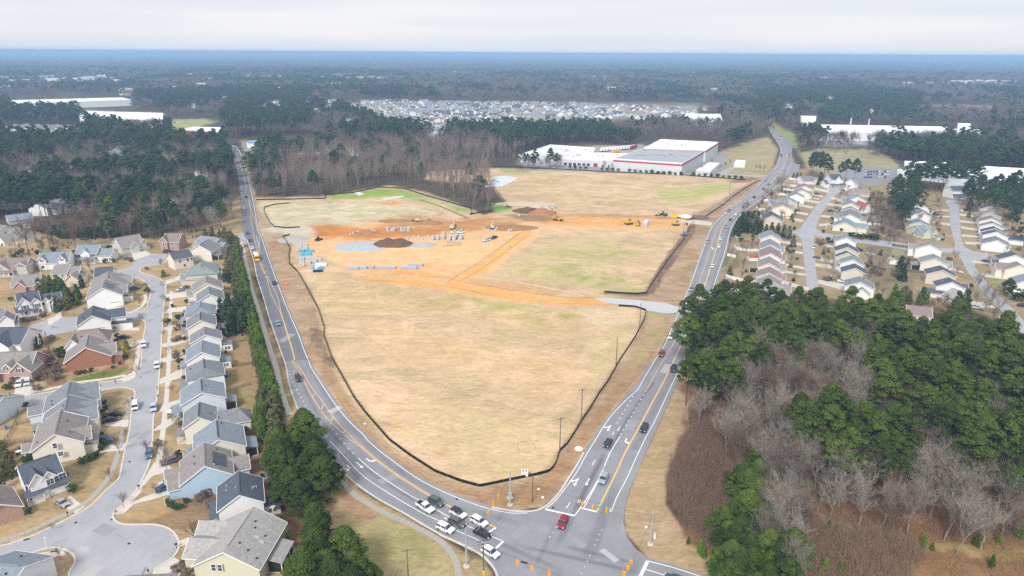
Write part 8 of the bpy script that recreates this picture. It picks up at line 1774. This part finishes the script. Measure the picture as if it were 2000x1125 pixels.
def table_set(px, lab, umb=None):
    x, y = G(*px); o = thing('patio_table', lab, 'table',(x, y,.06)); link('table_top', MB().tube((0,0,.7),(0,0,.76),.75,.75,14).mesh('table_top', VENTD if umb is None else umb), o); link('leg', MB().tube((0,0,0),(0,0,.7),.08,.08,6).mesh('leg', m_black), o)
    for k in range(4):
        a = k * math.pi / 2 + .4; c = thing('patio_chair', 'dark patio chair around the ' + lab, 'chair',(x + 1.2 * math.cos(a), y + 1.2 * math.sin(a),.06), a, 'patio chairs'); bpart('seat', m_black, c,(0,0,.45),(.5,.5,.06)); bpart('backrest', m_black, c,(.24,0,.75),(.05,.5,.6))
        for s in (-.2,.2):
            for t in (-.2,.2): bpart('leg', m_black, c,(s, t,.22),(.04,.04,.44))
disc('patio',(552,1083),3.4, m_conc_d, 'round stone patio beside the tan house', 'patio',.05); table_set((552,1083), 'dark round table on the stone patio')
flatp = tag(flat('patio', GP([(510,905),(530,902),(538,930),(516,937)]),.05, m_conc_d), kind='structure'); table_set((522,918), 'pale round table behind the blue house', VENT); table_set((443,735), 'patio table by the blue bin', mat('blue_top',(.05,.2,.4),.5,0)); table_set((37,886), 'white garden table behind the cream house', TRIM); table_set((447,798), 'table under the covered rear patio', TRIM)
x, y = G(514,933); o = thing('grill', 'black barbecue grill behind the blue house', 'grill',(x, y,0)); bpart('body', m_black, o,(0,0,.75),(1.1,.6,.5)); bpart('lid', m_black, o,(0,0,1.05),(1.0,.55,.25)); bpart('shelf', VENT, o,(.8,0,.85),(.5,.5,.05)); [bpart('leg', m_black, o,(sx, sy,.25),(.06,.06,.5)) for sx in (-.45,.45) for sy in (-.25,.25)]
def shed(px, s, wl_, rf_, lab, rz=0):
    x, y = G(*px); o = thing('garden_shed', lab, 'shed',(x, y,0), rz); wm, rm = MB(), MB(); gable_block(wm, rm, None,0,0, s, s * .8,2.1,3.0, 'x', ov=.2); link('wall', wm.mesh('wall', wl_), o); link('roof', rm.mesh('roof', rf_), o); bpart('door', DOORM, o,(s / 2 + .02,0,.95),(.05,1.0,1.8))
shed((1487,410),5, CREAM, R_PINK, 'peach garden shed left of the peach house'); shed((1711,432),6, PALEY, R_LGREY, 'pale shed at the end of the white fence',1.3); shed((1742,514),5, WHITE, R_LGREY, 'white shed beside the tall dark conifer',1.4); shed((1470,508),5, WHITE, R_RED, 'small red-floored white shed behind the first row'); shed((1496,392),5, WHITE, R_BLUE, 'small blue-roofed shed by a round tree'); shed((1833,468),4, GREYG, R_GREY, 'grey playhouse at the sandy corner lot')

# ------------------------------------------------------------------ the building site
m_dirt = mat('piled_dirt',(0.15,0.085,0.05),1,.25,.8, bump=.6); m_odirt = mat('piled_orange_dirt',(0.36,0.18,0.085),1,.25,.6, bump=.6); m_gpile = mat('piled_gravel',(0.42,0.40,0.38),1,.2,1.0, bump=.5); m_bgpile = mat('spread_gravel',(0.43,0.46,0.49),1,.15,.6); m_sand = mat('piled_sand',(0.55,0.43,0.32),1,.15,.8)
def pile(name, px, rx, ry, h, m, lab, seed=0, cat='pile'):
    x0, y0 = G(*px); n = 26; V = []; F = []
    r = np.random.default_rng(seed); g = np.linspace(-1,1, n); X, Y = np.meshgrid(g, g)
    d = np.hypot(X, Y) * (1 + .18 * (fbm(X * 2 + seed, Y * 2, seed) - .5) * 2); Z = np.clip(1 - d,0,1) ** .85 * h * (.7 + .6 * fbm(X * 3 + 9, Y * 3 + seed, seed + 1)) - .02
    V = np.stack([X.ravel() * rx, Y.ravel() * ry, Z.ravel()],1); i = np.arange((n - 1) * n).reshape(n - 1, n)[:, :-1].ravel(); F = np.stack([i, i + 1, i + n + 1, i + n],1)
    o = link(name, np_mesh(name, V, F, m, True), None,(x0, y0,0)); tag(o, lab, cat)
pile('dirt_pile',(758,477),9,8,4.0, m_dirt, 'dark dirt pile beside the pale gravel spread',1); pile('dirt_pile',(780,477),8,8,4.0, m_dirt, 'right hump of the dark dirt pile',2); pile('gravel_spread',(709,481),17,12,.5, m_bgpile, 'flat spread of pale blue-grey gravel',3); pile('gravel_pile',(826,479),8,6,2.0, m_gpile, 'grey gravel pile by the concrete rings',4)
pile('dirt_pile',(1058,417),10,10,4.5, m_odirt, 'brown dirt pile behind the loaders',5); pile('dirt_pile',(1030,412),11,9,3.0, m_dirt, 'long dark dirt pile near the trucks',6); pile('sand_pile',(1028,398),24,9,1.3, m_sand, 'long pale sand heap at the edge of the far field',7); pile('dirt_pile',(1050,407),10,8,3, m_sand, 'pale pinkish dirt pile behind the brown one',8)
pile('dirt_pile',(770,432),11,6,1.6, m_odirt, 'low brown bank at the edge of the pale field',9); pile('dirt_pile',(838,436),10,6,1.8, m_odirt, 'brown bank behind the yellow machines',10); pile('gravel_pile',(574,468),10,9,1.0, m_gpile, 'low grey gravel heap inside the left entrance',11); pile('dirt_pile',(710,455),10,5,1.6, m_odirt, 'small orange mound on the left haul road',12)
pile('dirt_pile',(1000,445),18,9,.8, m_odirt, 'broad low orange mound at the haul road junction',13); pile('covered_pile',(1338,424),7,4,2.2, mat('white_tarp',(.75,.73,.76),.8,.05), 'white tarp-covered heap by the far entrance',14); pile('brush_pile',(1364,425),8,7,1.6, mat('burnt_brush',(.16,.12,.10),1,.3,2, bump=.6), 'dark brush pile beside the far entrance',15)
m_cat = mat('machine_yellow',(.62,.36,.05),.5,.06); m_cream = mat('machine_cream',(.62,.5,.3),.6,.06); m_green = mat('machine_green',(.03,.16,.08),.5,.05)
def excavator(px, rz, lab, m, s=1.0, boom=True):
    x, y = G(*px); o = thing('excavator' if boom else 'loader', lab, 'digger',(x, y,0), rz); o.scale = (s, s, s)
    for g in (-1,1):
        if boom: link('track', profile_body([(-2.1,.35),(-1.8,0),(1.8,0),(2.1,.35),(1.9,.85),(-1.9,.85)],.28,0,.05).mesh('track', m_black), o,(0, g * 1.2,0))
        else:
            for sx in (-1.6,1.6): link('wheel', MB().tube((sx, g * 1.0,.75),(sx, g * 1.45,.75),.75,.75,12).mesh('wheel', m_tyre), o)
    link('body', profile_body([(-2.3,.95),(1.3,.95),(1.3,1.6),(-.3,2.0),(-2.3,2.05)],1.3,0,.15).mesh('body', m), o,(0,0,0)); link('counterweight', profile_body([(-2.7,1.0),(-2.2,1.0),(-2.2,2.1),(-2.6,2.0)],1.25,0,.1).mesh('counterweight', m), o)
    c = link('cab', profile_body([(0,1.5),(1.5,1.5),(1.4,3.0),(.2,3.1)],.55,0,.05).mesh('cab', m), o,(0,.6,0)); link('cab_glass', profile_body([(.15,2.0),(1.53,2.0),(1.45,2.85),(.3,2.9)],.58,0,.03).mesh('cab_glass', m_cglass), c)
    if boom:
        link('boom', MB().tube((1.0,-.3,1.6),(3.4,-.3,4.6),.3,.25,6).tube((3.4,-.3,4.6),(6.0,-.3,4.2),.25,.2,6).mesh('boom', m), o); link('stick', MB().tube((6.0,-.3,4.3),(6.9,-.3,1.4),.2,.16,6).mesh('stick', m), o)
        link('bucket', profile_body([(6.4,.3),(7.3,.5),(7.2,1.3),(6.6,1.5),(6.2,1.0)],.5,0,.05).mesh('bucket', m_black), o,(0,-.3,0))
    else:
        link('arm', MB().tube((1.0,-.7,1.5),(3.2,-.7,.8),.15,.12,6).tube((1.0,.7,1.5),(3.2,.7,.8),.15,.12,6).mesh('arm', m), o); link('bucket', profile_body([(3.1,.1),(4.1,.05),(3.6,1.0),(3.1,1.1)],1.4,0,.05).mesh('bucket', m_black), o)
excavator((884,447),1.4, 'cream excavator with raised arm left of the white pickups', m_cream); excavator((962,446),1.6, 'cream excavator beside the haul road bend', m_cream); excavator((819,433),.3, 'tan excavator on the brown bank', m_cream); excavator((812,432),2.9, 'tan dozer beside the brown bank excavator', m_cream,.8, False)
excavator((1228,438),.5, 'yellow scraper with dark arms on the haul road', m_cat,1.2); excavator((1320,440),0.1, 'yellow excavator at the far site entrance', m_cat,1.1); excavator((1092,431),2.8, 'yellow loader in front of the brown dirt pile', m_cat,1.1, False); excavator((1080,416),3.0, 'yellow loader behind the brown dirt pile', m_cat,.9, False); excavator((1297,421),1.9, 'green tractor on the far haul road', m_green,1.0, False); excavator((1284,421),.4, 'tan roller on the far haul road', m_cream,.8, False)
excavator((622,470),1.2, 'dark skid loader by the left entrance', m_black,.8, False); excavator((1042,415),2.9, 'dark brown loader beside the long dirt pile', m_dirt,.9, False); excavator((1026,413),1.2, 'green and white tipper machine by the sand heap', m_green,.9, False); excavator((1246,441),1.2, 'small yellow digger behind the white container', m_cat,.7)
V('pickup',(953,468),(946,470), WH, 'white site pickup truck in front of a black one', z=0); V('pickup',(950,471),(943,473), WH, 'nearer white site pickup truck', z=0); V('pickup',(965,466),(958,469), BK, 'black site pickup truck on the haul road side', z=0); V('pickup',(888,455),(881,456), WH, 'white pickup truck behind the concrete pipes', z=0); V('pickup',(900,455),(893,456), WH, 'white pickup truck right of the concrete pipes', z=0); V('suv',(899,460),(893,461), WH, 'white suv behind the concrete pipes', z=0)
V('pickup',(1072,406),(1065,407), WH, 'white pickup truck behind the brown dirt pile', z=0); V('pickup',(1082,406),(1075,407), WH, 'white pickup truck right of the brown dirt pile', z=0)
x, y = G(1261,440); semi = thing('office_container', 'pale grey shipping container on the haul road', 'container',(x, y,0),1.25); bpart('body', m_metal, semi,(0,0,1.5),(12,2.8,2.8)); bpart('door', VENT, semi,(-6.02,0,1.5),(.05,2.4,2.4))
for k in range(5): bpart('rib', VENT, semi,(-5 + k * 2.5,0,2.92),(.15,2.8,.06))
for k in range(3): x, y = G(1313 + k * 4,424); o = MB().tube((0,0,0),(0,0,2.2),1.1,1.1,12).mesh('tank', mat('tank_yellow',(.75,.55,.02),.5,.03)); tag(link('tank', o, None,(x, y,0)),('left', 'middle', 'right')[k] + ' yellow tank of the three by the far entrance', 'tank')
x, y = G(1335,460); o = thing('equipment_trailer', 'blue-grey equipment trailer inside the dug bank', 'trailer',(x, y,0),.2); bpart('deck', mat('trailer_blue',(.2,.25,.4),.5,.05), o,(0,0,1.2),(4.5,2.4,.3)); bpart('engine_box', MATS['trailer_blue'], o,(.8,0,2.0),(2,1.6,1.2)); [link('wheel', car_meshes('sedan')[3], o,(-.8, s * 1.1,.4)) for s in (-1,1)]
m_block = mat('concrete_block',(.5,.5,.5),.9,.08); m_wrapb = mat('blue_wrap',(.10,.42,.62),.5,.05); m_wrapw = mat('pale_wrap',(.68,.76,.80),.5,.05)
def pallet(px, m, lab, w=3.0, d=2.2, h=1.5, n=2):
    x, y = G(*px); o = thing('block_pallet', lab, 'pallet',(x, y,0),.1); bpart('pallet', m_stake, o,(0,0,.08),(w, d,.15))
    for i in range(n):
        for j in range(2): bpart('block', m, o,(-w / 2 + w * (i + .5) / n,-d / 2 + d * (j + .5) / 2,.16 + h / 2),(w / n - .06, d / 2 - .06, h - .1 * random.random()))
grey_p = [(585.5,479),(585.5,484),(596,480),(596.5,486),(589.5,507),(602.5,507),(613,508),(623,509),(589.5,515),(602.5,515),(590,520),(613,513)]
for i, p in enumerate(grey_p): pallet(p, m_block, 'grey block pallet in the stacks inside the left entrance'); bpy.data.objects[0]
for p in [(589.5,492),(600,491),(607.5,492),(594,498),(603,498),(615,525),(626,526)]: pallet(p, m_wrapb, 'blue-wrapped pallet in the stacks inside the left entrance',3.2,2.2,1.2)
for p in [(620.7,519),(628,519),(620.5,525),(634,519)]: pallet(p, m_wrapw, 'pale wrapped pallet at the right of the stacks',2.4,2,1.3)
pallet((621,531), m_black, 'dark pallet of parts at the near end of the stacks',5,2,.8,4)
for o in [q for q in bpy.data.objects if q.name.startswith('block_pallet')]: o['group'] = 'pallets inside the left entrance' if 'grey' in o['label'] else ('blue pallets inside the left entrance' if 'blue' in o['label'] else 'other pallets inside the left entrance')
m_pipe = mat('pipe_white',(.42,.43,.50),.6,.05); m_pipeg = mat('pipe_concrete',(.5,.48,.46),.9,.1)
def pipe_bundle(px, n, L, r, lab, m, rz=.02, rows=3):
    x, y = G(*px); o = thing('pipe_bundle', lab, 'pipes',(x, y,0), rz); me = MB().tube((-L / 2,0,0),(L / 2,0,0), r, r,8, False).mesh('pipe', m); mh = MB().tube((-L / 2 - .01,0,0),(L / 2 + .01,0,0), r * .75, r * .75,8).mesh('bore', m_black)
    for k in range(rows):
        for j in range(n - k):
            p = link('pipe', me, o,(0,(j - (n - k) / 2) * 2 * r, r + k * 1.75 * r)); link('bore', mh, p)
for p, n, L, t in (((690,525),6,6, 'leftmost bundle of pale pipes above the cross track'),((706,524),6,6, 'second bundle of pale pipes above the cross track'),((722,523),5,5, 'third bundle of pale pipes above the cross track'),((745,524),5,5.5, 'pipe bundle with dark gaps at the middle'),((763,524),5,5.5, 'right one of the middle pipe bundles'),((800,524),6,8, 'large near pipe bundle at the right'),((812,519),6,8, 'large far pipe bundle at the right')): pipe_bundle(p, n, L,.24, t, m_pipe)
random.seed(5)
for i in range(26):
    a, b = random.uniform(756,800), random.uniform(446,452); x, y = G(a, b); o = link('precast_block', MB().tube((0,0,0),(0,0, random.uniform(.8,2)),.9,.9,10).mesh('precast_block', m_block), None,(x, y,0)); tag(o, 'pale precast ring in the row beside the haul road', 'concrete ring', 'precast rings by the haul road')
for (a, b) in ((684,458),(690,457),(699,455),(727,452),(732,452),(954,452),(960,452),(967,450),(970,447),(994,452),(998,450),(1014,422),(1045,442),(1040,452),(1062,440),(946,478),(952,476),(986,482),(992,482),(796,469),(802,469),(812,468),(818,464),(824,468),(830,466),(836,462)):
    x, y = G(a, b); tag(link('precast_block', MB().tube((0,0,0),(0,0, random.uniform(.6,1.6)),.9,.8,10).mesh('precast_block', m_block), None,(x, y,0)), 'pale concrete ring left lying about the site', 'concrete ring', 'concrete rings about the site')
for k,(a, b, L) in enumerate(((845,468,3),(855,467,3),(866,466,4),(878,468,5),(889,466,9),(900,467,5),(866,460,4))):
    x, y = G(a, b); o = thing('concrete_pipe',('first', 'second', 'third', 'fourth', 'longest', 'rightmost', 'rear')[k] + ' of the big concrete pipes by the white pickups', 'pipe',(x, y,0),1.45); link('barrel', MB().tube((-L / 2,0,1.25),(L / 2,0,1.25),1.25,1.25,14).mesh('barrel', m_block), o); link('bore', MB().tube((-L / 2 - .02,0,1.25),(L / 2 + .02,0,1.25),.95,.95,12).mesh('bore', m_pipeg), o)
for k,(a, b, L) in enumerate(((874,481,6),(888,479,9),(893,475,5),(880,474,5))):
    x, y = G(a, b); tag(bpart('timber_beam', m_stake, None,(x, y,.3),(L,.6,.6),.03),('nearest', 'longest', 'right', 'rear')[k] + ' timber beam before the concrete pipes', 'beam')
x, y = G(559,555.5); o = thing('safety_netting', 'heap of bright orange safety netting on the left verge', 'netting',(x, y,0)); 
mn = mat('safety_orange',(.85,.20,.02),.6,.1); link('roll', MB().tube((-.9,0,.4),(.9,.2,.4),.42,.38,9).mesh('roll', mn), o); link('roll', MB().tube((-.5,-.8,.3),(.7,-.6,.35),.32,.3,9).mesh('roll', mn), o)
for p, t in (((713,828), 'white marker box on the left verge'),((1130,877), 'pale riprap patch beside the right road'),((1052,956), 'white utility lid near the corner pole'),((1060,972), 'white round lid on the corner verge'),((1262,1030), 'pale concrete lid on the right verge'),((1318,612), 'small dark drum at the gravel entrance')):
    disc('lid_disc', p,.35 if 'riprap' not in t else 1.2, TRIM if 'dark' not in t else m_black, t, 'lid',.08, h=.25)  # utility lids; the marker box, riprap and drum are plain discs too
def build_haze():
    mb = MB().box(-34000,34000,-700,31000,-2,118)
    m = bpy.data.materials.new('haze_air'); m.use_nodes = True
    n, l = m.node_tree.nodes, m.node_tree.links
    n.remove(n['Principled BSDF'])
    v = n.new('ShaderNodeVolumePrincipled'); v.inputs['Color'].default_value = (0.42,0.67,1.0,1); v.inputs['Density'].default_value = HAZE
    l.new(v.outputs[0], n['Material Output'].inputs['Volume'])
    tag(link('haze', mb.mesh('haze', m)), kind='stuff')
HAZE = 0.00018
build_haze()
